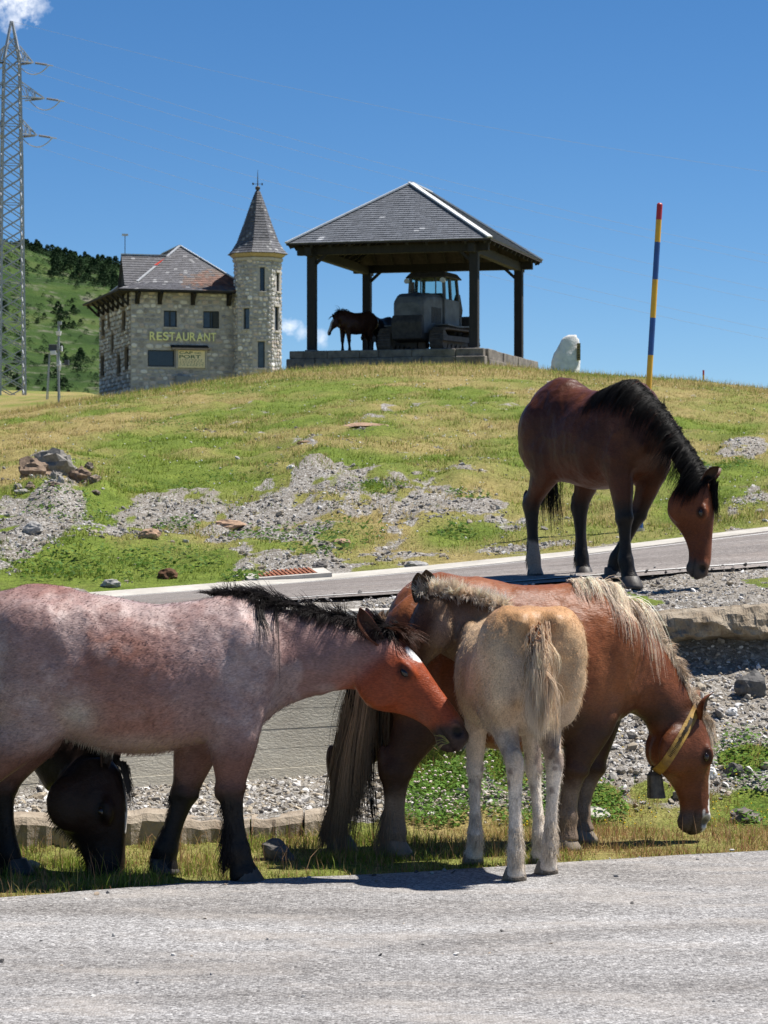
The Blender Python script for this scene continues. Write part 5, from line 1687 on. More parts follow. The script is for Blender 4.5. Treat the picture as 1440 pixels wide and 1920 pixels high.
# grit along the lane edge and loose chips on the lane
X, Y, U = sample(5200, -60, 1500, 10.2, 15.0, seed=15)
e_ = line_d(iA, U) - Y
m_ = ((e_ > -.05) & (e_ < .25) & (np.random.default_rng(3).random(len(X)) < .9)) | ((e_ > .25) & (np.random.default_rng(4).random(len(X)) < .10))
X, Y = X[m_], Y[m_]
o = stone_field('lane_grit', X, Y, lognorm(len(X), .006, .4, .003, .016, 16), seed=17, sink=1.6, cols=np.array([(.30, .29, .28), (.10, .095, .09), (.44, .43, .41), (.34, .27, .2)]))
tag(o, 'loose grit and dark chips on the edge of the asphalt lane', 'grit', kind='stuff')
X, Y, U = sample(2500, -60, 1500, 18.4, 22.5, seed=18)
e_ = Y - line_d(iG, U)
m_ = (e_ > -.5) & (e_ < .5) & (U > 350)
X, Y = X[m_], Y[m_]
o = stone_field('road_edge_grit', X, Y, lognorm(len(X), .009, .4, .004, .022, 19), seed=20, sink=2.0, cols=np.array([(.12, .11, .10), (.24, .22, .2), (.34, .32, .3)]))
tag(o, 'dark grit and dung crumbs along the near edge of the upper road', 'grit', kind='stuff')

# ---- single rocks that the photograph shows one by one
def rock(name, px, d, sx, sy, sz, col, label, seed, rz=0, sink=.3, sub=3, rough=.32, group=None, mat=None, crumble=.55):
    rg = np.random.default_rng(seed)
    V = IV3.copy()
    off = rg.uniform(0, 50)
    n1 = fbm(V[:, 0] * 1.3 + off, V[:, 1] * 1.3, V[:, 2] * 1.3, seed=seed, oct=4) - .5
    V = V * (1 + n1 * rough * 2.2)[:, None]
    # facets
    for k in range(9):
        nv = rg.normal(0, 1, 3); nv /= np.linalg.norm(nv); h = rg.uniform(.62, .9)
        ds = V @ nv; ov = np.clip(ds - h, 0, None); V = V - nv[None] * (ov * .85)[:, None]
    if crumble:
        q_ = fbm(V[:, 0] * 4 + off, V[:, 1] * 4, V[:, 2] * 4, seed=seed + 9, oct=3) - .5
        V = V * (1 + q_ * crumble)[:, None]
    V = V * np.array([sx, sy, sz])
    c, s_ = math.cos(rz), math.sin(rz)
    V = np.stack([V[:, 0] * c - V[:, 1] * s_, V[:, 0] * s_ + V[:, 1] * c, V[:, 2]], 1)
    me_ = mesh_np(name, V, tris=IF3)
    cv = np.array(col)[None] * (.75 + .6 * fbm(V[:, 0] * 9 / sx * .3, V[:, 1] * 9 / sx * .3, V[:, 2] * 9, seed=seed + 3))[:, None]
    set_col(me_, cv)
    p = on_ground(px, d)
    o = link(name, me_, mat or M_ROCK, None, (p.x, p.y, p.z + sz * (1 - 2 * sink)))
    if label: tag(o, label, 'rock', group)
    return o
DK = (.125, .115, .105); GY = (.30, .29, .275); WH = (.60, .59, .57); RD = (.34, .225, .15); BR = (.24, .175, .125)
def d_for(px, py, lo, hi):
    ds = np.linspace(lo, hi, 400); x = (px - 720) / FPX * ds
    yy = 960 - ground_z(x, ds) / ds * FPX
    return float(ds[np.argmin(np.abs(yy - py))])
def rk(px, py, lo, hi, wpx, hpx, col, label, seed, **k):
    d = d_for(px, py, lo, hi); s_ = d / FPX
    return rock('rock', px, d, wpx * s_ / 2, wpx * s_ / 2 * .75, hpx * s_ / 2 * 1.15, col, label, seed, **k)
rk(62, 893, 26, 36, 66, 44, (.21, .15, .105), 'brown earthy boulder at the left of the crumbling outcrop above the scree', 1, crumble=1.1)
rk(108, 886, 26, 36, 80, 52, (.20, .185, .165), 'dark grey boulder in the middle of the crumbling outcrop, largest of the three', 2, crumble=1.2)
rk(150, 905, 26, 36, 48, 34, (.17, .12, .085), 'brown boulder at the right end of the crumbling outcrop', 3, crumble=1.1)
_r = random.Random(12)
for k_ in range(26):
    o = rk(_r.uniform(30, 180), _r.uniform(880, 926), 26, 36, _r.uniform(12, 30), _r.uniform(8, 22), _r.choice([(.22, .165, .12), (.24, .22, .195), (.15, .12, .095), (.33, .31, .28)]), None, 100 + k_, crumble=1.0)
    o.name = 'earth_clod'
    tag(o, 'small crumbly clod of earth and schist around the outcrop above the scree', 'clod', 'clods around the outcrop')
rk(432, 989, 25.5, 34, 62, 20, RD, 'flat reddish slab lying on the grey scree', 4)
rk(277, 1010, 25, 34, 48, 22, RD, 'flat reddish stone half sunk in turf left of the long red slab', 5)
rk(572, 832, 30, 45, 38, 8, RD, 'thin pale-red stone lying flat in the upper grass', 6)
rk(545, 879, 30, 45, 16, 10, WH, 'small white stone on the turf edge above the scree', 7)
rk(316, 1084, 24.4, 30, 44, 26, (.10, .05, .025), 'dark rust-brown lump in the grass beside the road', 8)
rk(690, 800, 40, 60, 90, 9, RD, 'long worn reddish stone strip on the upper slope', 9)
rk(205, 1100, 23.5, 27, 40, 20, GY, 'grey stone on the roadside grass above the roan', 10)
rk(640, 1018, 25, 34, 34, 12, RD, 'small flat reddish stone near the drain grate', 11)
rk(520, 1612, 14.0, 15.0, 74, 46, DK, 'dark boulder in the verge grass between roan and mare', 12)
rk(1396, 1541, 15.2, 16.6, 70, 34, (.14, .12, .11), 'dark flat rock in the grass in front of the mare nose', 13)
rk(1412, 1300, 16.8, 18.6, 66, 50, (.11, .105, .10), 'dark lump of old asphalt on the gravel bank at right edge', 14)
rk(1252, 1235, 16.8, 18.4, 60, 44, (.09, .085, .08), 'dark rubble lump in the shade under the slab', 15)
rk(1330, 1455, 15.8, 17.6, 30, 22, WH, 'white stone in front of the mare forehead on the gravel', 16)
rk(1378, 1452, 15.8, 17.6, 38, 28, DK, 'dark stone beside the white stone on the gravel', 17)
rk(1372, 1338, 16.4, 18, 26, 16, WH, 'white flat stone on the gravel bank above the mare ear', 18)
rk(1100, 1535, 15.3, 16.8, 90, 30, (.40, .38, .33), 'pale flat stone behind the mare front hooves', 19)
rk(1290, 1560, 14.6, 15.8, 26, 7, WH, 'small white flat stone lying in the verge grass', 20)
rk(60, 1628, 14.0, 14.9, 34, 20, (.42, .33, .21), 'small ochre stone in the grass at far left', 21)
rk(780, 1062, 24.5, 27, 46, 14, GY, 'grey schist stone on the edge of the road gutter', 22)
rk(600, 1067, 24.3, 27, 34, 18, DK, 'dark stone beside the rusty drain grate', 23)
rk(60, 1000, 25, 31, 40, 26, GY, 'upright grey schist slab in the scree at left', 24, sink=.2)

# ---- rusty drain grate
def grate():
    d = 25.15
    c = P(535, 1083, d); c.z = gz(c.x, c.y) + .012
    M_RUST = simple('rusty_iron', (.20, .062, .026), (.32, .12, .055), 25, .85, bmp=.004)
    root = empty('drain_grate', c)
    root.rotation_euler = (R(3), R(-4), R(8))
    tag(root, 'rusty iron drain grate set in pale concrete beside the upper road', 'drain grate')
    w, h = .27, .34
    mb = MB()
    for (x0, x1, y0, y1) in ((-w - .12, w + .12, -h - .10, -h), (-w - .12, w + .12, h, h + .10), (-w - .12, -w, -h, h), (w, w + .12, -h, h)):
        mb.box(x0, x1, y0, y1, -.35, .012)
    mb.build('concrete_frame', M_PALE, root)
    for i in range(13):
        x = -w + .02 + i * (2 * w - .04) / 12
        MB().box(x - .011, x + .011, -h + .002, h - .002, -.02, .016).build('bar', M_RUST, root)
    MB().box(-w + .002, w - .002, -.02, .02, -.03, .011).build('cross_bar', M_RUST, root)
grate()

# ---- grass
M_GRASS = attr_mat('grass_blade', rough=.7, spec=.15, trans=.35)
def blades(name, X, Y, H, W, C, seed, lean=.45, label=None, cat_='grass', tri=False, zoff=-.01):
    rg = np.random.default_rng(seed)
    n = len(X); Z = ground_z(X, Y) + zoff
    a = rg.uniform(0, 6.28, n); dx, dy = np.cos(a), np.sin(a)
    b = rg.uniform(0, 6.28, n); ln = np.abs(rg.normal(0, lean, n)); lx, ly = np.cos(b) * ln, np.sin(b) * ln
    B0 = np.stack([X, Y, Z], 1)
    side = np.stack([dx, dy, dx * 0], 1) * (W / 2)[:, None]
    up = np.stack([lx, ly, np.ones(n)], 1); up /= np.linalg.norm(up, axis=1, keepdims=True)
    bend = np.stack([lx, ly, -ln * .35], 1) * .55
    Hc = H[:, None]
    if tri:
        V = np.stack([B0 - side, B0 + side, B0 + up * Hc + bend * Hc], 1)
        T = np.arange(n * 3).reshape(-1, 3); per = 3
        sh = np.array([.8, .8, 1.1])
    else:
        mid = B0 + up * Hc * .55
        V = np.stack([B0 - side, B0 + side, mid + side * .75, mid - side * .75, B0 + up * Hc + bend * Hc], 1)
        k = (np.arange(n) * 5)[:, None]
        T = np.concatenate([k + np.array([[0, 1, 2]]), k + np.array([[0, 2, 3]]), k + np.array([[3, 2, 4]])]); per = 5
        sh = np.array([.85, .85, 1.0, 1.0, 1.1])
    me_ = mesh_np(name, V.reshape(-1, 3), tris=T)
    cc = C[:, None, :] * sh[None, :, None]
    set_col(me_, np.clip(cc.reshape(-1, 3), 0, 1))
    o = link(name, me_, M_GRASS)
    tag(o, label, cat_, kind='stuff')
    return o

def grass_cols(dry, rg, red=0.0):
    n = len(dry)
    g = np.array((.172, .240, .036))[None] * rg.uniform(.6, 1.45, (n, 1)) + np.array((.05, .02, 0))[None] * rg.random((n, 1))
    s_ = np.array((.50, .385, .165))[None] * rg.uniform(.65, 1.25, (n, 1))
    pick = (rg.random(n) < dry * .95)[:, None]
    c = np.where(pick, s_, g)
    if np.any(red):
        r_ = np.array((.36, .19, .10))[None] * rg.uniform(.7, 1.3, (n, 1))
        c = np.where((rg.random(n) < red)[:, None], r_, c)
    return c

# verge
rg = np.random.default_rng(31)
X, Y, U = sample(120000, -80, 1520, 12.7, 17.6, seed=30)
g_, dr_ = masks(X, Y, ground_z(X, Y))
e0 = Y - line_d(iA, U)
cl = fbm(X * 4, Y * 4, seed=71, oct=3)
edge = (fbm(X * 3, Y * 0, seed=73, oct=4) - .5) * .3
m_ = (e0 > edge + .03) & (Y < np.where(U < 700, line_d(iB, U) - .03, line_d(iF, U) - .3)) & (rg.random(len(X)) < (1 - g_) ** 1.3 * (.25 + 1.3 * smooth(.35, .6, cl)))
X, Y, U, dr_, cl = X[m_], Y[m_], U[m_], dr_[m_], cl[m_]
tall = smooth(.45, .7, cl)
H = rg.uniform(.02, .052, len(X)) * (1 + .9 * tall) * np.where(rg.random(len(X)) < .04, 2.2, 1)
H = np.where((U > 1080), H * .8, H)
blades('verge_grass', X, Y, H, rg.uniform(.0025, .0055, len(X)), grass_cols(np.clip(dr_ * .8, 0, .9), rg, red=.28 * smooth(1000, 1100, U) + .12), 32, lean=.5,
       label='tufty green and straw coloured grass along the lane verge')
# seed heads
n_ = 900
X, Y, U = sample(n_, -60, 1500, 13.0, 15.4, seed=35)
m_ = (Y > line_d(iA, U) + .08) & (Y < line_d(iB, U))
X, Y = X[m_], Y[m_]
blades('seed_stalks', X, Y, rg.uniform(.10, .22, len(X)), np.full(len(X), .0035), np.array((.38, .23, .13))[None] * rg.uniform(.7, 1.2, (len(X), 1)), 36, lean=.3,
       label='thin reddish seed stalks standing above the verge grass', cat_='grass')
# hillside, dense near, thinning with distance
X, Y, U = sample(330000, -260, 1700, 24.6, 96, seed=40)
Zs = ground_z(X, Y); g_, dr_ = masks(X, Y, Zs)
cl = fbm(X * 1.6, Y * 1.1, seed=75, oct=4)
m_ = (Y > line_d(iH, U) + .75) & (rg.random(len(X)) < (1 - g_) ** 1.2 * (.35 + .9 * smooth(.35, .65, cl)) + .03 + .22 * smooth(.56, .68, cl))
X, Y, dr_, cl = X[m_], Y[m_], dr_[m_], cl[m_]
sc = np.interp(Y, [24, 50, 90], [1, 1.35, 1.7])
H = rg.uniform(.025, .065, len(X)) * (1 + .9 * smooth(.5, .75, cl)) * sc ** .5
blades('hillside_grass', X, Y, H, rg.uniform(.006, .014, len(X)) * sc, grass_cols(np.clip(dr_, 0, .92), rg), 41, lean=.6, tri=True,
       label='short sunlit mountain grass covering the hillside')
# longer grass at the crest and in clumps
X, Y, U = sample(16000, -100, 1560, 70, 92, seed=44)
m_ = ~((U > 520) & (U < 1030) & (Y > 86))
X, Y = X[m_], Y[m_]
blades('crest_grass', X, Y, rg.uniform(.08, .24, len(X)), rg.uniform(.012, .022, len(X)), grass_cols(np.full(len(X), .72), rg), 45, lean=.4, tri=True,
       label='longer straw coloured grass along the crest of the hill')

# clover and weeds: small round leaves
def leaves(name, X, Y, hgt, size, col, seed, label):
    rg = np.random.default_rng(seed); n = len(X); Z = ground_z(X, Y) + hgt
    k = 6
    a = np.arange(k) * 2 * math.pi / k
    t1 = rg.normal(0, .45, (n, 1)); t2 = rg.normal(0, .45, (n, 1))
    px_ = np.cos(a)[None] * size[:, None]; py_ = np.sin(a)[None] * size[:, None] * .8
    V = np.stack([X[:, None] + px_, Y[:, None] + py_, Z[:, None] + px_ * t1 + py_ * t2], 2)
    b_ = (np.arange(n) * k)[:, None]
    T = np.concatenate([b_ + np.array([[0, i, i + 1]]) for i in range(1, k - 1)])
    me_ = mesh_np(name, V.reshape(-1, 3), tris=T)
    set_col(me_, np.repeat(col, k, axis=0))
    o = link(name, me_, M_GRASS); tag(o, label, 'plants', kind='stuff'); return o
def cluster(n, px, d, rx, ry, seed):
    rg = np.random.default_rng(seed)
    a = rg.uniform(0, 6.28, n); r_ = np.sqrt(rg.random(n))
    x0 = (px - 720) / FPX * d
    return x0 + np.cos(a) * r_ * rx, d + np.sin(a) * r_ * ry
parts_ = [cluster(3000, 815, 16.6, .30, .8, 1), cluster(1300, 960, 16.6, .28, .8, 2), cluster(900, 1118, 16.25, .20, .35, 3), cluster(600, 1405, 17.0, .24, .40, 4), cluster(300, 1420, 16.1, .14, .25, 5), cluster(400, 1045, 16.4, .16, .6, 6)]
X = np.concatenate([p[0] for p in parts_]); Y = np.concatenate([p[1] for p in parts_])
n = len(X)
leaves('clover', X, Y, rg.uniform(.0, .085, n), rg.uniform(.006, .014, n), np.array((.115, .215, .036))[None] * rg.uniform(.6, 1.5, (n, 1)), 51, 'lush green clover patches on the gravel bank')
# weeds on the hillside
wl = [(700, 915, 40), (850, 1005, 30), (500, 1010, 55), (130, 955, 60), (190, 1060, 80), (460, 1085, 30), (100, 1070, 60), (600, 1030, 45), (330, 985, 30), (880, 930, 30), (240, 935, 60), (1200, 850, 40), (1345, 880, 50), (330, 800, 40), (440, 715, 40), (400, 905, 90), (470, 735, 24), (540, 715, 26), (650, 1000, 50), (330, 1060, 60)]
Xs = []; Ys = []
for i, (px, py, w_) in enumerate(wl):
    d = d_for(px, py, 24.8, 80)
    a_, b_ = cluster(int(60 + w_ * 4), px, d, w_ * d / FPX * 1.5, w_ * d / FPX * 2.4, 60 + i); Xs.append(a_); Ys.append(b_)
X = np.concatenate(Xs); Y = np.concatenate(Ys); n = len(X)
leaves('hillside_weeds', X, Y, rg.uniform(0, .07, n), rg.uniform(.008, .022, n), np.array((.085, .155, .03))[None] * rg.uniform(.6, 1.5, (n, 1)), 52, 'low dark green weeds growing in clumps on the lower hillside')
# flowers
def flowers(name, X, Y, hgt, r_, col, label, seed):
    n = len(X); Z = ground_z(X, Y) + hgt
    V = IV[None] * np.asarray(r_)[:, None, None] * np.array([1, 1, .8]) + np.stack([X, Y, Z], 1)[:, None, :]
    F = IF[None] + (np.arange(n) * len(IV))[:, None, None]
    me_ = mesh_np(name, V.reshape(-1, 3), tris=F.reshape(-1, 3)); set_col(me_, np.repeat(col, len(IV), axis=0))
    o = link(name, me_, attr_mat(name + '_petals', rough=.8, spec=.1)); tag(o, label, 'flowers', kind='stuff')
a_, b_ = cluster(130, 825, 16.6, .30, .75, 9); c_, d_ = cluster(50, 960, 16.6, .25, .7, 10)
X = np.concatenate([a_, c_]); Y = np.concatenate([b_, d_])
flowers('clover_flowers', X, Y, rg.uniform(.06, .10, len(X)), rg.uniform(.007, .011, len(X)), np.array((.66, .55, .50))[None] * rg.uniform(.8, 1.1, (len(X), 1)), 'pinkish white clover blossoms behind the foal', 1)
X, Y, U = sample(160, 950, 1440, 15.6, 17.5, seed=77)
flowers('yellow_flowers', X, Y, rg.uniform(.03, .08, len(X)), rg.uniform(.004, .007, len(X)), np.tile((.70, .50, .03), (len(X), 1)), 'tiny yellow flowers dotted over the verge and bank', 2)
X, Y, U = sample(500, -50, 1500, 27, 75, seed=78)
flowers('white_flowers', X, Y, np.full(len(X), .05), rg.uniform(.006, .014, len(X)) * np.interp(Y, [27, 75], [1, 1.8]), np.tile((.62, .62, .56), (len(X), 1)), 'tiny white flowers dotted over the hillside grass', 3)
# ================================================================== PAVILION
M_DKWOOD = simple('black_stained_timber', (.010, .009, .008), (.02, .017, .015), 12, .75, bmp=.006, stretch=(1, 1, .2))
M_UNDER = simple('dark_board_ceiling', (.022, .017, .014), (.045, .034, .03), 8, .85, bmp=.006)
M_FLASH = simple('pale_zinc_flashing', (.50, .51, .52), (.62, .63, .64), 4, .5, metal=.2)
M_SLATE = attr_mat('roof_slate', rough=.62, nscale=9, namt=.18, spec=.35, bmp=.006, bscale=30)
M_PLINTH = simple('plinth_stone', (.10, .09, .078), (.24, .21, .18), 3, .9, bmp=.03, bscale=14)

def tile_face(e0, e1, t0, t1, row, wid, colf, seed, lift=.012, thick=.016):
    """overlapping tiles between the eave e0-e1 and the top t0-t1; returns V, quads, colours"""
    rg = np.random.default_rng(seed)
    e0, e1, t0, t1 = [np.array(p, float) for p in (e0, e1, t0, t1)]
    nrm = np.cross(e1 - e0, (t0 + t1) / 2 - (e0 + e1) / 2); nrm /= np.linalg.norm(nrm)
    H = np.linalg.norm((t0 + t1) / 2 - (e0 + e1) / 2)
    nr = max(2, int(H / row))
    V = []; Q = []; C = []
    for r_ in range(nr):
        v0 = r_ / nr; v1 = min(1, (r_ + 1.25) / nr)
        a0 = e0 + (t0 - e0) * v0; b0 = e1 + (t1 - e1) * v0; a1 = e0 + (t0 - e0) * v1; b1 = e1 + (t1 - e1) * v1
        L0 = np.linalg.norm(b0 - a0)
        n = max(1, int(round(L0 / wid)))
        cuts = np.linspace(0, 1, n + 1); off = .5 / n if r_ % 2 else 0
        cuts = np.clip(np.concatenate([[0], cuts[1:-1] + (rg.random(n - 1) - .5) * .15 / n + (off if n > 1 else 0) * .9, [1]]), 0, 1)
        cuts = np.sort(cuts)
        for i in range(n):
            s0 = cuts[i] + .0022 / max(L0, .1); s1 = cuts[i + 1] - .0022 / max(L0, .1)
            if s1 - s0 < 1e-4: continue
            li_ = lift + rg.uniform(0, .006)
            lo = nrm * (li_ + thick); hi = nrm * li_ * .25
            p = [a0 + (b0 - a0) * s0 + lo, a0 + (b0 - a0) * s1 + lo, a1 + (b1 - a1) * s1 + hi, a1 + (b1 - a1) * s0 + hi,
                 a0 + (b0 - a0) * s0 + nrm * .001, a0 + (b0 - a0) * s1 + nrm * .001]
            k = len(V); V += p
            Q += [(k, k + 1, k + 2, k + 3), (k + 4, k + 5, k + 1, k)]
            mid = (p[0] + p[2]) / 2
            C += [colf(mid, rg)] * 6
    return V, Q, C

def tile_obj(name, faces, mat, parent):
    V = []; Q = []; C = []
    for f in faces:
        v, q, c = f
        o = len(V); V += v; Q += [tuple(i + o for i in x) for x in q]; C += c
    me_ = mesh_np(name, np.array(V), quads=np.array(Q)); set_col(me_, np.array(C))
    o = link(name, me_, mat, parent); o['kind'] = 'stuff'
    return o

def mat_frame(origin, ang):
    """local x,y rotated by ang about z at origin"""
    return Matrix.Translation(origin) @ Matrix.Rotation(ang, 4, 'Z')

PAV_O = Vector((-2.42, 89.7, 0)); PAV_A = R(-15)
PZ = 5.38
def pavilion():
    root = empty('pavilion', (PAV_O.x, PAV_O.y, PZ), PAV_A)
    tag(root, 'open timber pavilion with slate hip roof on the hilltop, sheltering a bulldozer', 'pavilion')
    zE = 8.97 - PZ; zR = 11.23 - PZ
    posts = [(0, 0), (5.6, 0), (0, 7), (5.6, 7)]
    for (x, y) in posts:
        MB().box(x - .145, x + .145, y - .145, y + .145, -.02, zE - .12).build('post', M_DKWOOD, root, bevel=.012)
        MB().box(x - .2, x + .2, y - .2, y + .2, -.05, .06).build('post_base', M_PLINTH, root, bevel=.015)
    for (x0, x1, y0, y1) in ((-.5, 6.1, -.11, .11), (-.5, 6.1, 6.89, 7.11)):
        MB().box(x0, x1, y0, y1, zE - .34, zE - .06).build('beam', M_DKWOOD, root, bevel=.01)
    for x in (0, 5.6):
        MB().box(x - .11, x + .11, -.5, 7.5, zE - .40, zE - .10).build('beam', M_DKWOOD, root, bevel=.01)
    roof = empty('roof_frame'); roof.parent = root
    o = .70
    c = [Vector((-o, -o, zE)), Vector((5.6 + o, -o, zE)), Vector((5.6 + o, 7 + o, zE)), Vector((-o, 7 + o, zE))]
    A = Vector((2.8, 2.4, zR)); B = Vector((2.8, 5.2, zR))
    faces = [(c[0], c[1], A, A), (c[1], c[2], A, B), (c[2], c[3], B, B), (c[3], c[0], B, A)]
    # board ceiling shell below the slates
    mb = MB()
    dz = Vector((0, 0, -.05))
    mb.add([p + dz for p in c] + [A + dz, B + dz], [(1, 0, 4), (2, 1, 4, 5), (3, 2, 5), (0, 3, 5, 4)])
    mb.add([p + Vector((0, 0, -.002)) for p in c] + [A, B], [(0, 1, 4), (1, 2, 5, 4), (2, 3, 5), (3, 0, 4, 5)])
    for i in range(4):
        a, b = c[i], c[(i + 1) % 4]
        mb.add([a, b, b + dz, a + dz], [(0, 1, 2, 3)])
    boards = mb.build('roof_boards', M_UNDER, root)
    bpy.data.objects.remove(roof)
    def colf(m, rg):
        v = rg.uniform(.85, 1.15)
        base = np.array((.135, .145, .165))
        if rg.random() < .006: base = np.array((.35, .36, .38))
        return base * v
    fs = [tile_face(f[0], f[1], f[2], f[3], .135, .20, colf, 3 + i) for i, f in enumerate(faces)]
    tile_obj('slates', fs, M_SLATE, boards)
    for a, b in ((c[0], A), (c[1], A), (c[2], B), (c[3], B), (A, B)):
        MB().bar(a + Vector((0, 0, .045)), b + Vector((0, 0, .045)), .20, .05).build('ridge_flashing', M_FLASH, boards)
    # rafters with tails showing below the eaves
    for i in range(11):
        x = -.5 + i * .66
        t = 1 - abs(x - 2.8) / 3.5
        top = Vector((x, -o + 3.1 * t, zE + (zR - zE) * t - .12)); 
        MB().bar(Vector((x, -o + .05, zE - .11)), top, .075, .11).build('rafter', M_DKWOOD, root)
        topb = Vector((x, 7 + o - 2.5 * t, zE + (zR - zE) * t - .12))
        MB().bar(Vector((x, 7 + o - .05, zE - .11)), topb, .075, .11).build('rafter', M_DKWOOD, root)
    for i in range(13):
        y = -.45 + i * .66
        for sx, xe in ((1, 5.6 + o), (-1, -o)):
            t = min(1, (y + o) / 3.1, (7 + o - y) / 2.5)
            MB().bar(Vector((xe - sx * .05, y, zE - .11)), Vector((xe - sx * 3.5 * t, y, zE + (zR - zE) * t - .12)), .075, .11).build('rafter', M_DKWOOD, root)
    # corner knee braces
    for (x, y) in posts:
        sx = 1 if x < 1 else -1; sy = 1 if y < 1 else -1
        MB().bar((x, y, zE - .75), (x + sx * .5, y, zE - .3), .08, .10).build('knee_brace', M_DKWOOD, root)
    # stone plinth: blocks
    rg = random.Random(2)
    def course(x0, x1, y0, y1, z0, z1, along, n):
        ts = [0] + sorted((k + rg.uniform(-.22, .22)) / n for k in range(1, n)) + [1]
        for k in range(n):
            a, b = ts[k], ts[k + 1]
            j = rg.uniform(-.03, .03)
            if along == 'x': MB().box(x0 + (x1 - x0) * a + .006, x0 + (x1 - x0) * b - .006, y0 + j, y1, z0 + .004, z1 + rg.uniform(-.012, .012)).build('block', M_PLINTH, pl, bevel=.02)
            else: MB().box(x0, x1 + j, y0 + (y1 - y0) * a + .006, y0 + (y1 - y0) * b - .006, z0 + .004, z1 + rg.uniform(-.012, .012)).build('block', M_PLINTH, pl, bevel=.02)
    pl = MB().box(-.45, 6.0, -.42, 7.6, -1.3, -.03).build('plinth', M_PLINTH, root)
    course(-.62, 6.05, -.62, -.30, -.26, .0, 'x', 6); course(-.70, 6.12, -.70, -.30, -.75, -.26, 'x', 7)
    course(5.75, 6.12, -.28, 7.8, -.34, .0, 'y', 7); course(5.75, 6.2, -.28, 7.8, -.80, -.34, 'y', 7)
    course(-.70, -.4, -.28, 7.6, -.34, .0, 'y', 6)
    MB().box(-.42, 5.74, -.29, 7.55, -.02, -.008).build('floor', simple('trampled_earth_floor', (.10, .085, .07), (.16, .135, .11), 4, .95, bmp=.02), root)
pavilion()

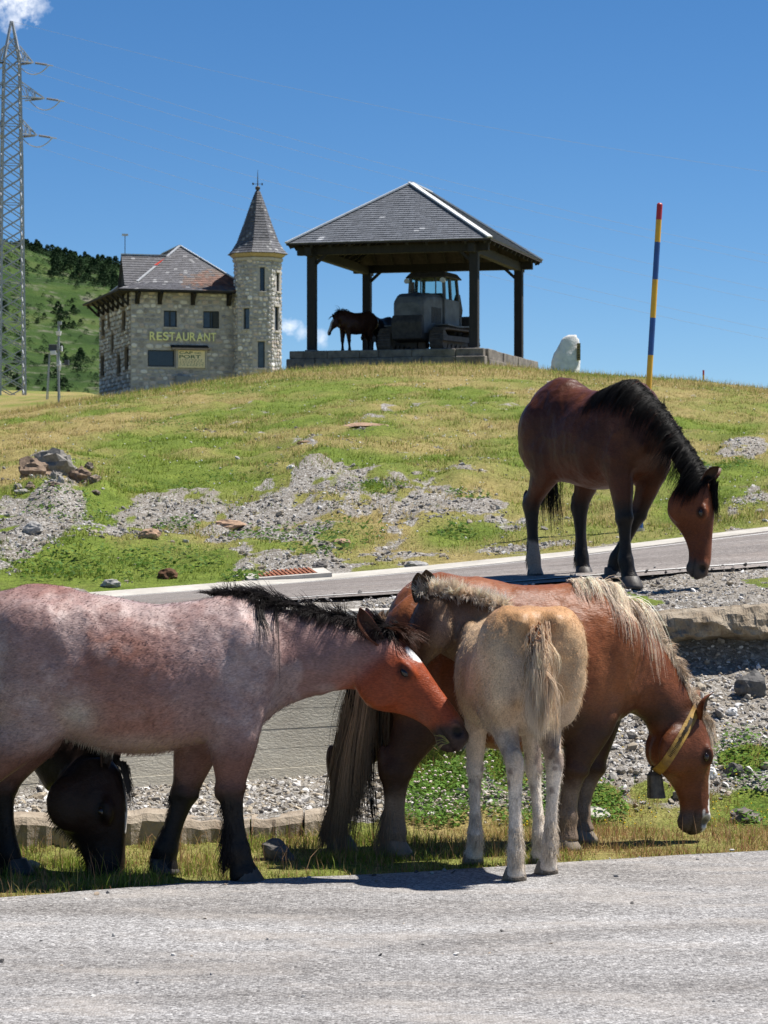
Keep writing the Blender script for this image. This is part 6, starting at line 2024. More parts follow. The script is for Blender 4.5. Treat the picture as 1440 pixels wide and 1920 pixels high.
# ------------------------------------------------------------------ bulldozer under the roof
def bulldozer():
    root = empty('bulldozer', (*(P(806, 0, 92.0).xy), PZ - .01), R(-112))
    root.scale = (1.1, 1.1, 1.1)
    tag(root, 'old grey tracked bulldozer with a glazed cab parked under the pavilion roof', 'bulldozer')
    M_BODY = simple('dull_grey_machine_paint', (.07, .074, .078), (.135, .14, .145), 3, .6, bmp=.004, bscale=25)
    M_DARK = simple('oily_black_iron', (.025, .022, .02), (.06, .05, .042), 8, .7, bmp=.01)
    M_TRK = simple('rusty_track_steel', (.07, .05, .038), (.13, .10, .075), 8, .75, bmp=.01)
    M_GLASS, nt, b = new_mat('cab_glass')
    b.inputs['Base Color'].default_value = (.75, .85, .82, 1); b.inputs['Roughness'].default_value = .05
    b.inputs['Transmission Weight'].default_value = 1.0; b.inputs['IOR'].default_value = 1.05
    # hood: rounded section lofted forwards, nose curving down
    secs = [(.25, .55, .62, 1.92), (1.1, .55, .60, 1.90), (1.55, .54, .60, 1.86), (1.80, .50, .62, 1.74), (1.90, .42, .70, 1.55)]
    V = []; F = []; n = 14
    for (x, w, z0, z1) in secs:
        pts = [(-w, z0), (w, z0), (w, z1 - .22)] + [(w - .22 + .22 * math.cos(a), z1 - .22 + .22 * math.sin(a)) for a in (R(22), R(45), R(68), R(90))]
        pts = pts + [(-p[0], p[1]) for p in reversed(pts[2:])]
        for p in pts: V.append((x, p[0], p[1]))
        n = len(pts)
    for i in range(len(secs) - 1):
        for k in range(n): F.append((i * n + k, i * n + (k + 1) % n, (i + 1) * n + (k + 1) % n, (i + 1) * n + k))
    F.append(tuple(range(n))); F.append(tuple((len(secs) - 1) * n + k for k in range(n)))
    MB().add(V, F).build('hood', M_BODY, root)
    for k in range(7):
        MB().box(.5 + k * .12, .55 + k * .12, .552, .562, .95, 1.45).build('louvre', M_DARK, root)
        MB().box(.5 + k * .12, .55 + k * .12, -.562, -.552, .95, 1.45).build('louvre', M_DARK, root)
    MB().box(.3, 1.82, -.012, .012, 1.90, 1.93).build('hood_seam', M_DARK, root)
    # front guard
    MB().prism([(1.35, .35), (1.98, .42), (2.05, .95), (1.93, 1.18), (1.35, .8)], -.50, .50).build('radiator_guard', M_DARK, root, bevel=.03)
    # cab: lower body, posts, roof, panes
    MB().box(-1.0, .30, -.62, .62, .85, 1.78).build('cab_base', M_BODY, root, bevel=.02)
    for (x, y) in ((-1.0, -.62), (-1.0, .62), (.30, -.62), (.30, .62), (-.32, -.62), (-.32, .62)):
        MB().bar((x - math.copysign(.035, x), y - math.copysign(.035, y), 1.77), (x * .92 - math.copysign(.035, x), y * .94 - math.copysign(.035, y), 2.46), .085).build('cab_post', M_BODY, root)
    cr = MB()
    rv = [(-1.08, -.70, 2.44), (.40, -.70, 2.44), (.40, .70, 2.44), (-1.08, .70, 2.44), (-.95, -.55, 2.64), (.25, -.55, 2.64), (.25, .55, 2.64), (-.95, .55, 2.64)]
    cr.add(rv, [(3, 2, 1, 0), (4, 5, 6, 7), (0, 1, 5, 4), (1, 2, 6, 5), (2, 3, 7, 6), (3, 0, 4, 7)]); cr.build('cab_roof', M_DARK, root, bevel=.03)
    for (x0, x1, y0, y1) in ((.255, .262, -.54, .54), (-.94, -.935, -.54, .54), (-.90, -.36, .575, .58), (-.28, .22, .575, .58), (-.90, -.36, -.58, -.575), (-.28, .22, -.58, -.575)):
        MB().box(x0, x1, y0, y1, 1.80, 2.44).build('window_pane', M_GLASS, root)
    for y in (-.2, .3): MB().box(.266, .28, y - .02, y + .02, 1.80, 2.44).build('window_bar', M_BODY, root)
    for y in (-.6, .6): MB().tube([(.36, y, 2.34), (.48, y, 2.34)], [.07, .085], 10).build('headlamp', M_FLASH, root)
    MB().box(-.55, -.25, -.3, .3, 1.2, 2.0).build('seat', M_DARK, root, bevel=.04)
    MB().tube([(1.0, -.18, 1.88), (1.0, -.18, 2.25)], .05, 10).build('exhaust_pipe', M_TRK, root)
    # tracks
    for sg in (-1, 1):
        y0 = sg * .86
        fr_ = MB().box(-1.1, 1.25, y0 - .10, y0 + .10, .26, .56).build('track_frame', M_DARK, root, bevel=.03)
        path = []
        for a in np.linspace(90, 270, 9): path.append((-1.2 + .40 * math.cos(R(a)), .42 + .40 * math.sin(R(a))))
        for a in np.linspace(-90, 90, 9): path.append((1.35 + .36 * math.cos(R(a)), .40 + .36 * math.sin(R(a))))
        path.append(path[0])
        pts = []; 
        for i in range(len(path) - 1):
            a, b2 = Vector(path[i]), Vector(path[i + 1]); L_ = (b2 - a).length; m_ = max(1, int(L_ / .17))
            for k in range(m_): pts.append((a.lerp(b2, k / m_), (b2 - a).normalized()))
        tr = MB()
        for (p, t) in pts:
            nn = Vector((t.y, -t.x))
            c0 = Vector((p.x, y0, p.y)); tt = Vector((t.x, 0, t.y)); nv = Vector((nn.x, 0, nn.y))
            for (u0, u1, h0, h1) in ((-.075, .075, -.02, .02), (-.02, .012, .02, .06)):
                vs_ = [c0 + tt * a + nv * h + Vector((0, w_, 0)) for w_ in (-.22, .22) for h in (h0, h1) for a in (u0, u1)]
                tr.add(vs_, [(0, 1, 3, 2), (4, 6, 7, 5), (0, 4, 5, 1), (2, 3, 7, 6), (0, 2, 6, 4), (1, 5, 7, 3)])
        to = tr.build('track', M_TRK, root); to['kind'] = 'stuff'
        for (x, r_) in ((-1.2, .34), (1.35, .31), (-.65, .13), (-.25, .13), (.15, .13), (.55, .13), (.9, .13)):
            zc = .42 if r_ > .2 else .2
            MB().tube([(x, y0 - .13, zc), (x, y0 + .13, zc)], r_, 18).build('track_wheel', M_TRK, root)
        MB().prism([(-1.35, .98), (-1.0, .98), (.2, .90), (1.2, .92), (1.2, .88), (.2, .86), (-1.0, .94), (-1.35, .94)], min(sg * .60, sg * 1.06), max(sg * .60, sg * 1.06)).build('fender', M_BODY, root)
        MB().bar((-.6, sg * 1.12, .5), (1.9, sg * 1.12, .45), .10, .16).build('push_arm', M_DARK, root)
    # rear winch and raised ripper shank
    MB().box(-1.7, -1.0, -.45, .45, .55, 1.25).build('winch_box', M_DARK, root, bevel=.03)
    MB().prism([(-1.72, 1.2), (-1.45, 1.2), (-1.35, 1.75), (-1.6, 2.05), (-1.85, 1.55)], .25, .42).build('ripper_shank', M_DARK, root, bevel=.015)
    MB().tube([(-1.35, .5, .7), (-1.35, .5, 1.3)], .06, 8).build('hydraulic_ram', M_BODY, root)
    MB().box(-2.1, -1.75, -.7, .7, .6, 1.35).build('counterweight', M_DARK, root, bevel=.03)
bulldozer()

def shade_horse(px, d, th, hd, label, col, blaze=False, poll=(1.0, 0, 1.22), nose=(.35, -.05, -1)):
    fr = Frame(px, d, th, z=PZ - .01)
    V3 = Vector
    k_ = 1.0
    pl = V3(poll)
    neck = [(V3((.36, 0, 1.48)), V3((.62, 0, .95)), .21), (V3((.55, 0, 1.50)), V3((.74, 0, 1.0)), .17), (V3((.78, 0, 1.44)), V3((.84, 0, 1.08)), .13), (pl + V3((-.02, 0, .0)), pl + V3((-.08, 0, -.24)), .09)]
    head = Head(pl, V3(nose), V3((1, 0, .35)), .60, 1.0)
    legs = [fore_leg((.46, .84), (.48, .46), (.47, .15), (.50, 0), -.15, 1.05), fore_leg((.46, .84), (.42, .46), (.40, .15), (.43, 0), .15, 1.05),
            hind_leg((-.6, 1.1), (-.45, .86), (-.66, .55), (-.64, .15), (-.60, 0), -.17, 1.05), hind_leg((-.6, 1.1), (-.40, .86), (-.58, .55), (-.55, .15), (-.5, 0), .17, 1.05)]
    def coat(V, i):
        n = fbm(V[:, 0] * 3, V[:, 1] * 3, V[:, 2] * 3, seed=4)
        b_ = np.array(col)[None] * (.8 + .4 * n)[:, None]
        b_ = lerpc(b_, BLACK, smooth(.6, .4, V[:, 2]) * (1 - i['head']))
        if blaze:
            b_ = lerpc(b_, (.6, .56, .52), ((np.abs(i['hl']) < .05) & (i['ho'] > -.07) & (i['hs'] > .1) & (i['hs'] < 1) & (i['head'] > .3)).astype(float))
        return b_
    ears = [(head.at(.02, -.05, sg * .06), V3((.35, sg * .2, .9)), V3((.8, sg * .5, 0)), .16, .075, (.02, .01, .008), col) for sg in (-1, 1)]
    root, bvh, me = make_horse('horse', fr, gen_torso(), neck, head, legs, gen_blobs(), coat, voxel=.024, ears=ears, smooth_it=4, trunk_it=8)
    tag(root, label, 'horse', 'horses')
    hair_obj('mane', root, [mane_groups([V3((.36, 0, 1.47)), V3((.55, 0, 1.49)), V3((.78, 0, 1.43)), pl], 250, (0, -.5, .1), .3, (.15, .28), .007, .25, .06, bvh, (.012, .011, .011), (.012, .011, .011), 5)], M_HAIR)
    hair_obj('tail', root, [tail_groups([V3((-.83, 0, 1.28)), V3((-.88, 0, 1.1))], 160, (.5, .7), .008, (.012, .011, .011), (.012, .011, .011), 6, d0=(-.1, 0, -1))], M_HAIR)
shade_horse(668, 91.0, 218, None, 'dark brown horse with white blaze in the pavilion shade, leftmost there', (.045, .018, .011), True, poll=(1.03, .08, 1.22), nose=(.40, -.1, -.9))
shade_horse(714, 93.6, 236, None, 'dark horse behind the back pavilion post, half hidden by the bulldozer', (.03, .014, .010))

# ------------------------------------------------------------------ standing stone with plaque
def standing_stone():
    d = 82.0
    base = on_ground(1062, d)
    base.z = zpy(706, d) - .1
    s_ = d / FPX
    outl = [(-28, -6), (-28, 20), (-27, 36), (-23, 48), (-18, 58), (-9, 76), (0, 84), (16, 84), (23, 76), (25, 58), (26, 34), (25, 12), (24, -6)]
    V = []; F = []
    rows = np.linspace(-6, 84, 22)
    L_ = sorted([o for o in outl[:7]], key=lambda q: q[1]); R_ = sorted(outl[7:], key=lambda q: q[1])
    n = 20
    for r_, y in enumerate(rows):
        xl = np.interp(y, [q[1] for q in L_], [q[0] for q in L_]); xr = np.interp(y, [q[1] for q in R_], [q[0] for q in R_])
        if y > 80: xl, xr = 4, 19
        cx = (xl + xr) / 2; w_ = (xr - xl) / 2; dep = max(5, 17 - .11 * y) * (w_ / 26) ** .5
        for k in range(n):
            a = 2 * math.pi * k / n
            ca, sa = math.cos(a), math.sin(a)
            jit = 1 + .10 * (float(fbm(np.array([ca * 2 + 5]), np.array([sa * 2]), np.array([y * .07]), seed=8)[0]) - .5) * 2
            V.append(((cx + w_ * math.copysign(abs(ca) ** .75, ca) * jit) * s_, dep * math.copysign(abs(sa) ** .75, sa) * jit * s_, y * s_))
    for r_ in range(len(rows) - 1):
        for k in range(n): F.append((r_ * n + k, r_ * n + (k + 1) % n, (r_ + 1) * n + (k + 1) % n, (r_ + 1) * n + k))
    F.append(tuple((len(rows) - 1) * n + k for k in range(n))); F.append(tuple(range(n))[::-1])
    root = empty('standing_stone', base)
    tag(root, 'upright white boulder with a small bronze plaque on the hilltop beside the pavilion', 'standing stone')
    MB().add(V, F).build('stone', simple('white_lichened_limestone', (.62, .61, .58), (.80, .79, .76), 5, .9, bmp=.05, bscale=7), root, sm=True)
    pq = MB().box(19 * s_, 25.6 * s_, -11.5 * s_, -8 * s_, 36 * s_, 68 * s_).build('plaque', simple('bronze_plaque', (.17, .13, .05), (.26, .20, .08), 20, .5, metal=.5), root)
    for k in range(5):
        MB().box(20 * s_, (24.5 - (k % 3)) * s_, -11.8 * s_, -11.52 * s_, (40 + k * 5) * s_, (41.6 + k * 5) * s_).build('text_line', M_DKWOOD, pq)
standing_stone()

# ------------------------------------------------------------------ snow poles
def snow_pole(px0, py0, px1, py1, d, label, bands, r_=.055):
    a = P(px0, py0, d); b = P(px1, py1, d)
    root = empty('snow_pole', a)
    tag(root, label, 'snow pole', 'snow poles')
    cols = {'r': simple('red_pole_paint', (.45, .02, .025), (.36, .02, .025), 6, .45), 'y': simple('yellow_pole_paint', (.72, .40, .015), (.62, .34, .02), 6, .45), 'b': simple('blue_pole_paint', (.02, .09, .30), (.025, .075, .22), 6, .45)}
    v = b - a
    t0 = 0
    for (c, y_) in bands:
        t1 = (py0 - y_) / (py0 - py1)
        MB().tube([v * t0, v * t1], r_, 16).build({'r': 'red_band', 'y': 'yellow_band', 'b': 'blue_band'}[c], cols[c], root, sm=False)
        t0 = t1
    MB().tube([v * 1.0, v * 1.004], [r_, r_ * .6], 16).build('cap', cols['r'], root)
    MB().tube([v * -.03, v * .004], r_ * 1.6, 14).build('footing', M_PALE, root)
snow_pole(1200, 992, 1237, 383, 27.6, 'tall striped snow pole in yellow blue and red behind the bay horse', [('b', 790), ('y', 666), ('b', 596), ('y', 524), ('b', 454), ('y', 412), ('r', 383)], .030)
snow_pole(1319, 712, 1319, 694, 84, 'short distant snow pole with red top on the crest at right', [('y', 703), ('r', 694)], .03)
# ================================================================== RESTAURANT BUILDING
HO = Vector(((245 - 720) / FPX * 165.0, 165.0, 0)); HA = R(16); HZ = 6.0
HC, HS = math.cos(HA), math.sin(HA)
def fpt(px, py, y=0.0):
    """front-facade coordinates (x, z) of a photo pixel"""
    k = (px - 720) / FPX
    x = (k * (HO.y + y * HC) - HO.x + y * HS) / (HC - k * HS)
    Y = HO.y + x * HS + y * HC
    return x, (960 - py) / FPX * Y - HZ
def lpt(px, py, x=0.0):
    """left-facade coordinates (y, z)"""
    k = (px - 720) / FPX
    y = (HO.x + x * HC - k * (HO.y + x * HS)) / (HS + k * HC)
    Y = HO.y + x * HS + y * HC
    return y, (960 - py) / FPX * Y - HZ

SCOL = [(.50, .485, .46), (.62, .60, .56), (.38, .37, .355), (.70, .68, .64), (.55, .48, .43), (.46, .455, .445), (.31, .295, .28), (.63, .56, .50)]
M_STONE = attr_mat('rubble_stone', rough=.9, nscale=9, namt=.22, spec=.2, bmp=.03, bscale=16)
M_MORTAR = simple('lime_mortar', (.38, .365, .345), (.48, .46, .435), 5, .95, bmp=.02, bscale=20)
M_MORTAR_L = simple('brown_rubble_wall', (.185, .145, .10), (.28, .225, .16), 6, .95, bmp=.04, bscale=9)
M_FRAME = simple('dark_green_window_frame', (.012, .016, .015), (.02, .025, .022), 10, .5)
M_PANE = simple('window_glass_reflecting', (.03, .04, .055), (.06, .075, .095), 2, .08, spec=.5)
M_DGLASS = simple('dark_glass', (.012, .013, .016), (.02, .022, .026), 2, .07, spec=.6)

# stone variants, unit size in x,z, proud in -y
def stone_variants(n=16):
    out = []
    for k in range(n):
        r_ = random.Random(k)
        m = 8
        ang = [2 * math.pi * i / m + r_.uniform(-.2, .2) for i in range(m)]
        V = []
        for lvl, (sc, y) in enumerate(((1.0, .0), (.97, -.6), (.72, -1.0))):
            for a in ang:
                c, s_ = math.cos(a), math.sin(a)
                q = (abs(c) ** 2.8 + abs(s_) ** 2.8) ** (-1 / 2.8)
                V.append((c * q * .5 * sc, y, s_ * q * .5 * sc))
        rr = [r_.uniform(.86, 1.0) for _ in range(m)]
        V = [(v[0] * rr[i % m], v[1] + r_.uniform(-.1, .1) * (i >= m), v[2] * rr[i % m]) for i, v in enumerate(V)]
        F = []
        for l in (0, 1):
            for i in range(m): F.append((l * m + i, (l + 1) * m + i, (l + 1) * m + (i + 1) % m, l * m + (i + 1) % m))
        F.append(tuple(2 * m + i for i in range(m))[::-1])
        me_ = bpy.data.meshes.new('stone'); me_.from_pydata(V, [], F)
        c = np.array(SCOL[k % len(SCOL)]) * r_.uniform(.85, 1.15)
        set_col(me_, np.tile(c, (len(V), 1))); me_.materials.append(M_STONE)
        out.append(me_)
    return out
SV = stone_variants()

def lay_stones(w0, w1, z0, z1, holes, seed, hmin=.17, hmax=.33, wmin=.2, wmax=.48, gap=.022):
    """random rubble courses; returns (cx, cz, w, h)"""
    r_ = random.Random(seed); out = []
    z = z0
    while z < z1 - .08:
        h = min(r_.uniform(hmin, hmax), z1 - z)
        x = w0 + 0
        while x < w1 - .06:
            w = min(r_.uniform(wmin, wmax) * (.7 + h), w1 - x)
            if w1 - x - w < .12: w = w1 - x
            hh = h * r_.uniform(.72, 1.12)
            c = (x + w / 2, z + h / 2 + r_.uniform(-.05, .05))
            if not any(a - .06 < c[0] + w * .3 and c[0] - w * .3 < b + .06 and c_ - .05 < c[1] + hh * .3 and c[1] - hh * .3 < d_ + .05 for (a, b, c_, d_) in holes):
                out.append((c[0], c[1], w - gap, hh - gap))
            x += w
        z += h
    return out

def stones_joined(name, parent, lst, M, seed, depth=.055):
    """many small stones as one part"""
    r_ = random.Random(seed); V = []; F = []; C = []
    for (cx, cz, w, h) in lst:
        s_ = SV[r_.randrange(len(SV))]
        o = len(V); col = s_.color_attributes['Col'].data[0].color[:3]; f_ = r_.uniform(.8, 1.2)
        fl = r_.choice((-1, 1)); an_ = r_.uniform(-.22, .22); ca_, sa_ = math.cos(an_), math.sin(an_)
        for v in s_.vertices:
            q = Vector((cx + v.co.x * w * fl * ca_ - v.co.z * h * sa_, v.co.y * depth, cz + v.co.z * h * ca_ + v.co.x * w * fl * sa_)); V.append(M @ q); C.append([c * f_ for c in col])
        F += [tuple(o + i for i in (p.vertices if fl > 0 else tuple(p.vertices)[::-1])) for p in s_.polygons]
    me_ = bpy.data.meshes.new(name); me_.from_pydata([tuple(v) for v in V], [], F); set_col(me_, np.array(C))
    o = link(name, me_, M_STONE, parent); o['kind'] = 'stuff'
    return o

def window(parent, x0, x1, z0, z1, M, style=0, depth=.22):
    """recessed window: frame, panes, mullion, sill"""
    e = empty('window'); e.parent = parent; e.matrix_local = M
    fr_ = MB(); t = .07
    fr_.box(x0, x1, depth - .06, depth, z0, z0 + t); fr_.box(x0, x1, depth - .06, depth, z1 - t, z1)
    fr_.box(x0, x0 + t, depth - .06, depth, z0 + t, z1 - t); fr_.box(x1 - t, x1, depth - .06, depth, z0 + t, z1 - t)
    fr_.build('frame', M_FRAME, e)
    xm = (x0 + x1) / 2
    if style == 0:
        MB().box(xm - .045, xm + .045, depth - .07, depth, z0 + t, z1 - t).build('mullion', M_FRAME, e)
        MB().box(x0 + t, xm - .046, depth - .03, depth - .02, z0 + t, z1 - t).build('pane', M_PANE, e)
        MB().box(xm + .046, x1 - t, depth - .03, depth - .02, z0 + t, z1 - t).build('pane', M_PANE, e)
    else:
        MB().box(x0 + t, x1 - t, depth - .03, depth - .02, z0 + t, z1 - t).build('pane', M_PANE if style == 1 else M_DGLASS, e)
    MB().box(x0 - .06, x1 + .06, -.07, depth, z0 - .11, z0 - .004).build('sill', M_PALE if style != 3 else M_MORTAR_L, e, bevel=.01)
    return e

def wall_with_holes(name, parent, x0, x1, z0, z1, holes, M, mat, depth=.30):
    """front skin at y=0 with real openings and their reveals"""
    xs = sorted(set([x0, x1] + [h[0] for h in holes] + [h[1] for h in holes])); zs = sorted(set([z0, z1] + [h[2] for h in holes] + [h[3] for h in holes]))
    mb = MB()
    for i in range(len(xs) - 1):
        for j in range(len(zs) - 1):
            cx, cz = (xs[i] + xs[i + 1]) / 2, (zs[j] + zs[j + 1]) / 2
            if any(h[0] < cx < h[1] and h[2] < cz < h[3] for h in holes): continue
            mb.add([M @ Vector(p) for p in ((xs[i], 0, zs[j]), (xs[i + 1], 0, zs[j]), (xs[i + 1], 0, zs[j + 1]), (xs[i], 0, zs[j + 1]))], [(0, 1, 2, 3)])
    for (a, b, c, d_) in holes:
        P_ = [(a, c), (b, c), (b, d_), (a, d_)]
        for i in range(4):
            p, q = P_[i], P_[(i + 1) % 4]
            mb.add([M @ Vector(v) for v in ((p[0], 0, p[1]), (q[0], 0, q[1]), (q[0], depth, q[1]), (p[0], depth, p[1]))], [(0, 1, 2, 3)])
        mb.add([M @ Vector(v) for v in ((a, depth, c), (b, depth, c), (b, depth, d_), (a, depth, d_))], [(0, 1, 2, 3)])
    me_ = bpy.data.meshes.new(name); me_.from_pydata(mb.v, [], mb.f)
    return link(name, me_, mat, parent)

def building():
    root = empty('restaurant_building', (HO.x, HO.y, HZ), HA)
    tag(root, 'stone restaurant house with slate roof and octagonal turret left of the pavilion', 'building')
    I = Matrix.Identity(4)
    ztop = fpt(300, 546)[1]
    W = 8.4; D = 11.2
    def rect(px0, px1, py0, py1):
        a, zt = fpt(px0, py0); b, zb = fpt(px1, py1); return (a, b, zb, zt)
    w1 = rect(307, 332, 582, 613); w2 = rect(381, 411, 583, 616); dk = rect(277, 327, 656, 688)
    holes = [w1, w2, dk]
    front = wall_with_holes('front_wall', root, 0, W, -.6, ztop, holes, I, M_MORTAR)
    window(root, *w1, I); 
    x0, x1, z0, z1 = w2; window(root, x0, x1, z0, z1, I)
    MB().box(x1 - .38, x1 - .04, .04, .08, z0 + .03, z1 - .03).build('shutter', M_FRAME, root)
    window(root, *dk, I, style=2, depth=.12)
    brd = rect(331, 385, 655, 691)
    st = lay_stones(.02, 6.75, fpt(300, 742)[1], ztop - .02, holes + [(brd[0], brd[1], brd[2], brd[3])], 5, .20, .36, .24, .55)
    st.sort(key=lambda q: -q[2] * q[3])
    r_ = random.Random(9)
    for (cx, cz, w, h) in st[:300]:
        o = bpy.data.objects.new('stone', SV[r_.randrange(len(SV))]); COL.objects.link(o); o.parent = front
        o.location = (cx, .004, cz); o.rotation_euler = (0, r_.uniform(-.22, .22), 0); o.scale = (w, .06 * r_.uniform(.6, 1.25), h)
    if len(st) > 300: stones_joined('small_stones', front, st[300:], Matrix.Translation((0, .004, 0)), 3)
    # left wall (seen very obliquely): local x along -y of house
    ML = Matrix.Translation((0, D, 0)) @ Matrix.Rotation(R(-90), 4, 'Z')      # x' from far end to the near corner, outward = -x
    lw = []
    for (px0, px1, py0, py1) in ((191, 196, 600, 628), (209, 213, 628, 660), (189, 195, 668, 704), (220, 226, 666, 700), (234, 241, 652, 692), (229, 235, 584, 618), (203, 206, 590, 612)):
        ya, zt = lpt(px0, py0); yb, zb = lpt(px1, py1)
        lw.append((D - ya, D - yb, zb, zt))
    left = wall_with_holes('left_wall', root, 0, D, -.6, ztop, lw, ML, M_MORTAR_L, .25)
    for h in lw: window(root, *h, ML, style=3, depth=.2)
    sl = lay_stones(.05, D - .05, fpt(245, 745)[1], ztop - .05, lw, 15, .2, .34, .3, .6)
    stones_joined('small_stones', left, sl, ML @ Matrix.Translation((0, .004, 0)), 8, .05)
    # remaining walls
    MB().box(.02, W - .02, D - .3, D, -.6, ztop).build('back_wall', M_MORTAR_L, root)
    MB().box(W - .3, W, .02, D - .3, -.6, ztop).build('side_wall', M_MORTAR, root)
    # eaves: dark soffit boards, brackets
    zE = ztop + .02
    ov = .95
    e = [Vector((-ov, -ov, zE)), Vector((W + .3, -ov, zE)), Vector((W + .3, D + ov, zE)), Vector((-ov, D + ov, zE))]
    sof = MB().box(-ov, W + .3, -ov, D + ov, zE - .10, zE - .01).build('soffit', M_DKWOOD, root)
    for px in (257, 299, 361, 428):
        x, _ = fpt(px, 555)
        b = empty('eave_bracket'); b.parent = root
        MB().box(x - .13, x + .13, -.20, -.06, zE - .85, zE - .1).build('post', M_DKWOOD, b)
        MB().bar((x, -.12, zE - .75), (x, -ov + .08, zE - .16), .16, .16, up=(1, 0, 0)).build('strut', M_DKWOOD, b)
    for k in range(7):
        y = .3 + k * 1.75
        b = empty('eave_bracket'); b.parent = root
        MB().box(-.18, -.06, y - .1, y + .1, zE - .9, zE - .1).build('post', M_DKWOOD, b)
        MB().bar((-.12, y, zE - .85), (-ov + .08, y, zE - .16), .14, .14, up=(0, 1, 0)).build('strut', M_DKWOOD, b)
    # roof: bell-cast hip
    A = Vector((3.65, 2.6, 16.8 - HZ)); B = Vector((3.65, D - 3.0, 16.8 - HZ))
    def inset(c, f): return Vector((c.x + (3.65 - c.x) * f, c.y + ((2.6 if c.y < 4 else D - 3.0) - c.y) * f, c.z))
    k_ = [inset(c, .30) for c in e]
    for c in k_: c.z = zE + .52
    for c in e: c.z = zE
    shell = MB()
    shell.add(e + k_ + [A, B], [(0, 1, 5, 4), (1, 2, 6, 5), (2, 3, 7, 6), (3, 0, 4, 7), (4, 5, 8), (5, 6, 9, 8), (6, 7, 9), (7, 4, 8, 9)])
    roof = shell.build('roof', M_DKWOOD, root)
    def colf(m, rg):
        base = np.array((.095, .095, .108)) * rg.uniform(.75, 1.25)
        if rg.random() < .05: base = np.array((.24, .24, .25))
        return base
    def colr(m, rg):
        c = colf(m, rg)
        q = ((m[0] - 5.6) / 2.2) ** 2 + ((m[2] - (zE + .75)) / .75) ** 2
        if q + rg.normal(0, .3) < .30: c = np.array((.17, .085, .06)) * rg.uniform(.6, 1.3)
        elif q + rg.normal(0, .35) < .85: c = np.array((.145, .105, .09)) * rg.uniform(.7, 1.2)
        return c
    fs = [tile_face(e[0], e[1], k_[0], k_[1], .17, .24, colr, 1), tile_face(k_[0], k_[1], A, A, .17, .24, colr, 2),
          tile_face(e[3], e[0], k_[3], k_[0], .17, .24, colf, 3), tile_face(k_[3], k_[0], B, A, .17, .24, colf, 4),
          tile_face(e[1], e[2], k_[1], k_[2], .3, .4, colf, 5), tile_face(k_[1], k_[2], A, B, .3, .4, colf, 6)]
    tile_obj('slates', fs, M_SLATE, roof)
    up = Vector((0, 0, .05))
    for a, b in ((k_[0], A), (A, k_[1]), (A, B), (k_[3], B)):
        MB().bar(a + up, b + up, .17, .06).build('ridge_flashing', M_FLASH, roof)
    red = simple('red_patch', (.55, .05, .03), None, 4, .6)
    MB().bar(k_[0].lerp(A, .42) + up * 1.9, k_[0].lerp(A, .60) + up * 1.9, .19, .05).build('red_patch', red, roof)
    # dormer on the left slope
    zr = 16.05 - HZ; zb = zE + .35
    ya, yb = .55, 2.75; ym = (ya + yb) / 2
    gx = -.15
    dm = MB()
    dm.add([(gx, ya, zb), (gx, yb, zb), (gx, ym, zr), (2.6, ya, zb), (2.6, yb, zb), (2.9, ym, zr)], [(0, 1, 2), (0, 2, 5, 3), (1, 4, 5, 2), (3, 5, 4), (0, 3, 4, 1)])
    dmo = dm.build('dormer', M_DKWOOD, root)
    fs = [tile_face((gx - .15, ya - .1, zb), (2.6, ya - .1, zb), (gx - .15, ym, zr + .02), (2.9, ym, zr + .02), .17, .24, colf, 7), tile_face((2.6, yb + .1, zb), (gx - .15, yb + .1, zb), (2.9, ym, zr + .02), (gx - .15, ym, zr + .02), .17, .24, colf, 8)]
    tile_obj('slates', fs, M_SLATE, dmo)
    MB().bar((gx - .15, ym, zr + .06), (2.6, ym, zr + .06), .16, .05).build('ridge_flashing', M_FLASH, dmo)
    MB().tube([(gx + .1, ym, zr), (gx + .1, ym, zr + 1.25)], .025, 6).build('antenna_mast', M_FRAME, root)
    MB().box(gx - .08, gx + .28, ym - .1, ym + .1, zr + 1.2, zr + 1.32).build('antenna_head', M_FLASH, root)
    # ---- turret
    tc = Vector((-7.89, 166.6, 0)) - Vector((HO.x, HO.y, 0))
    tx = tc.x * HC + tc.y * HS; ty = -tc.x * HS + tc.y * HC
    tow = empty('turret'); tow.parent = root; tow.location = (tx, ty, 0); tow.rotation_euler = (0, 0, -HA)
    rad = 1.50; zc = 15.72 - HZ
    vang = [R(-9 + 45 * k - 90) for k in range(8)]          # angle of vertices, -90 deg faces the camera
    vt = [Vector((rad * math.cos(a), rad * math.sin(a), 0)) for a in vang]
    ap = rad * math.cos(R(22.5)); side = 2 * rad * math.sin(R(22.5))
    wins = {0: [(492, 501, 546, 2), (490, 640, 690, 1)], 1: [(521, 511, 546, 2), (519, 575, 620, 1)], 7: [(462, 578, 617, 1)]}
    for f in range(8):
        a, b = vt[f], vt[(f + 1) % 8]
        mid = (a + b) / 2; tdir = (b - a).normalized()
        ang = math.atan2(tdir.y, tdir.x)
        Mf = Matrix.Translation(mid) @ Matrix.Rotation(ang, 4, 'Z')
        hs = []
        for (px, py0, py1, sty) in wins.get(f, []):
            d_ = 166.6 + mid.y
            z0 = zpy(py1, d_) - HZ; z1 = zpy(py0, d_) - HZ
            Xw = (px - 720) / FPX * d_ - (-7.89)
            xl = (Vector((Xw, mid.y, 0)) - mid).dot(tdir)
            xl = max(-.30, min(.30, (Xw - mid.x) / max(.35, tdir.x)))
            hw = .155 if sty == 2 else .22
            hs.append((xl - hw, xl + hw, z0, z1, sty))
        wall = wall_with_holes('turret_wall', tow, -side / 2, side / 2, -.6, zc, [h[:4] for h in hs], Mf, M_MORTAR, .25)
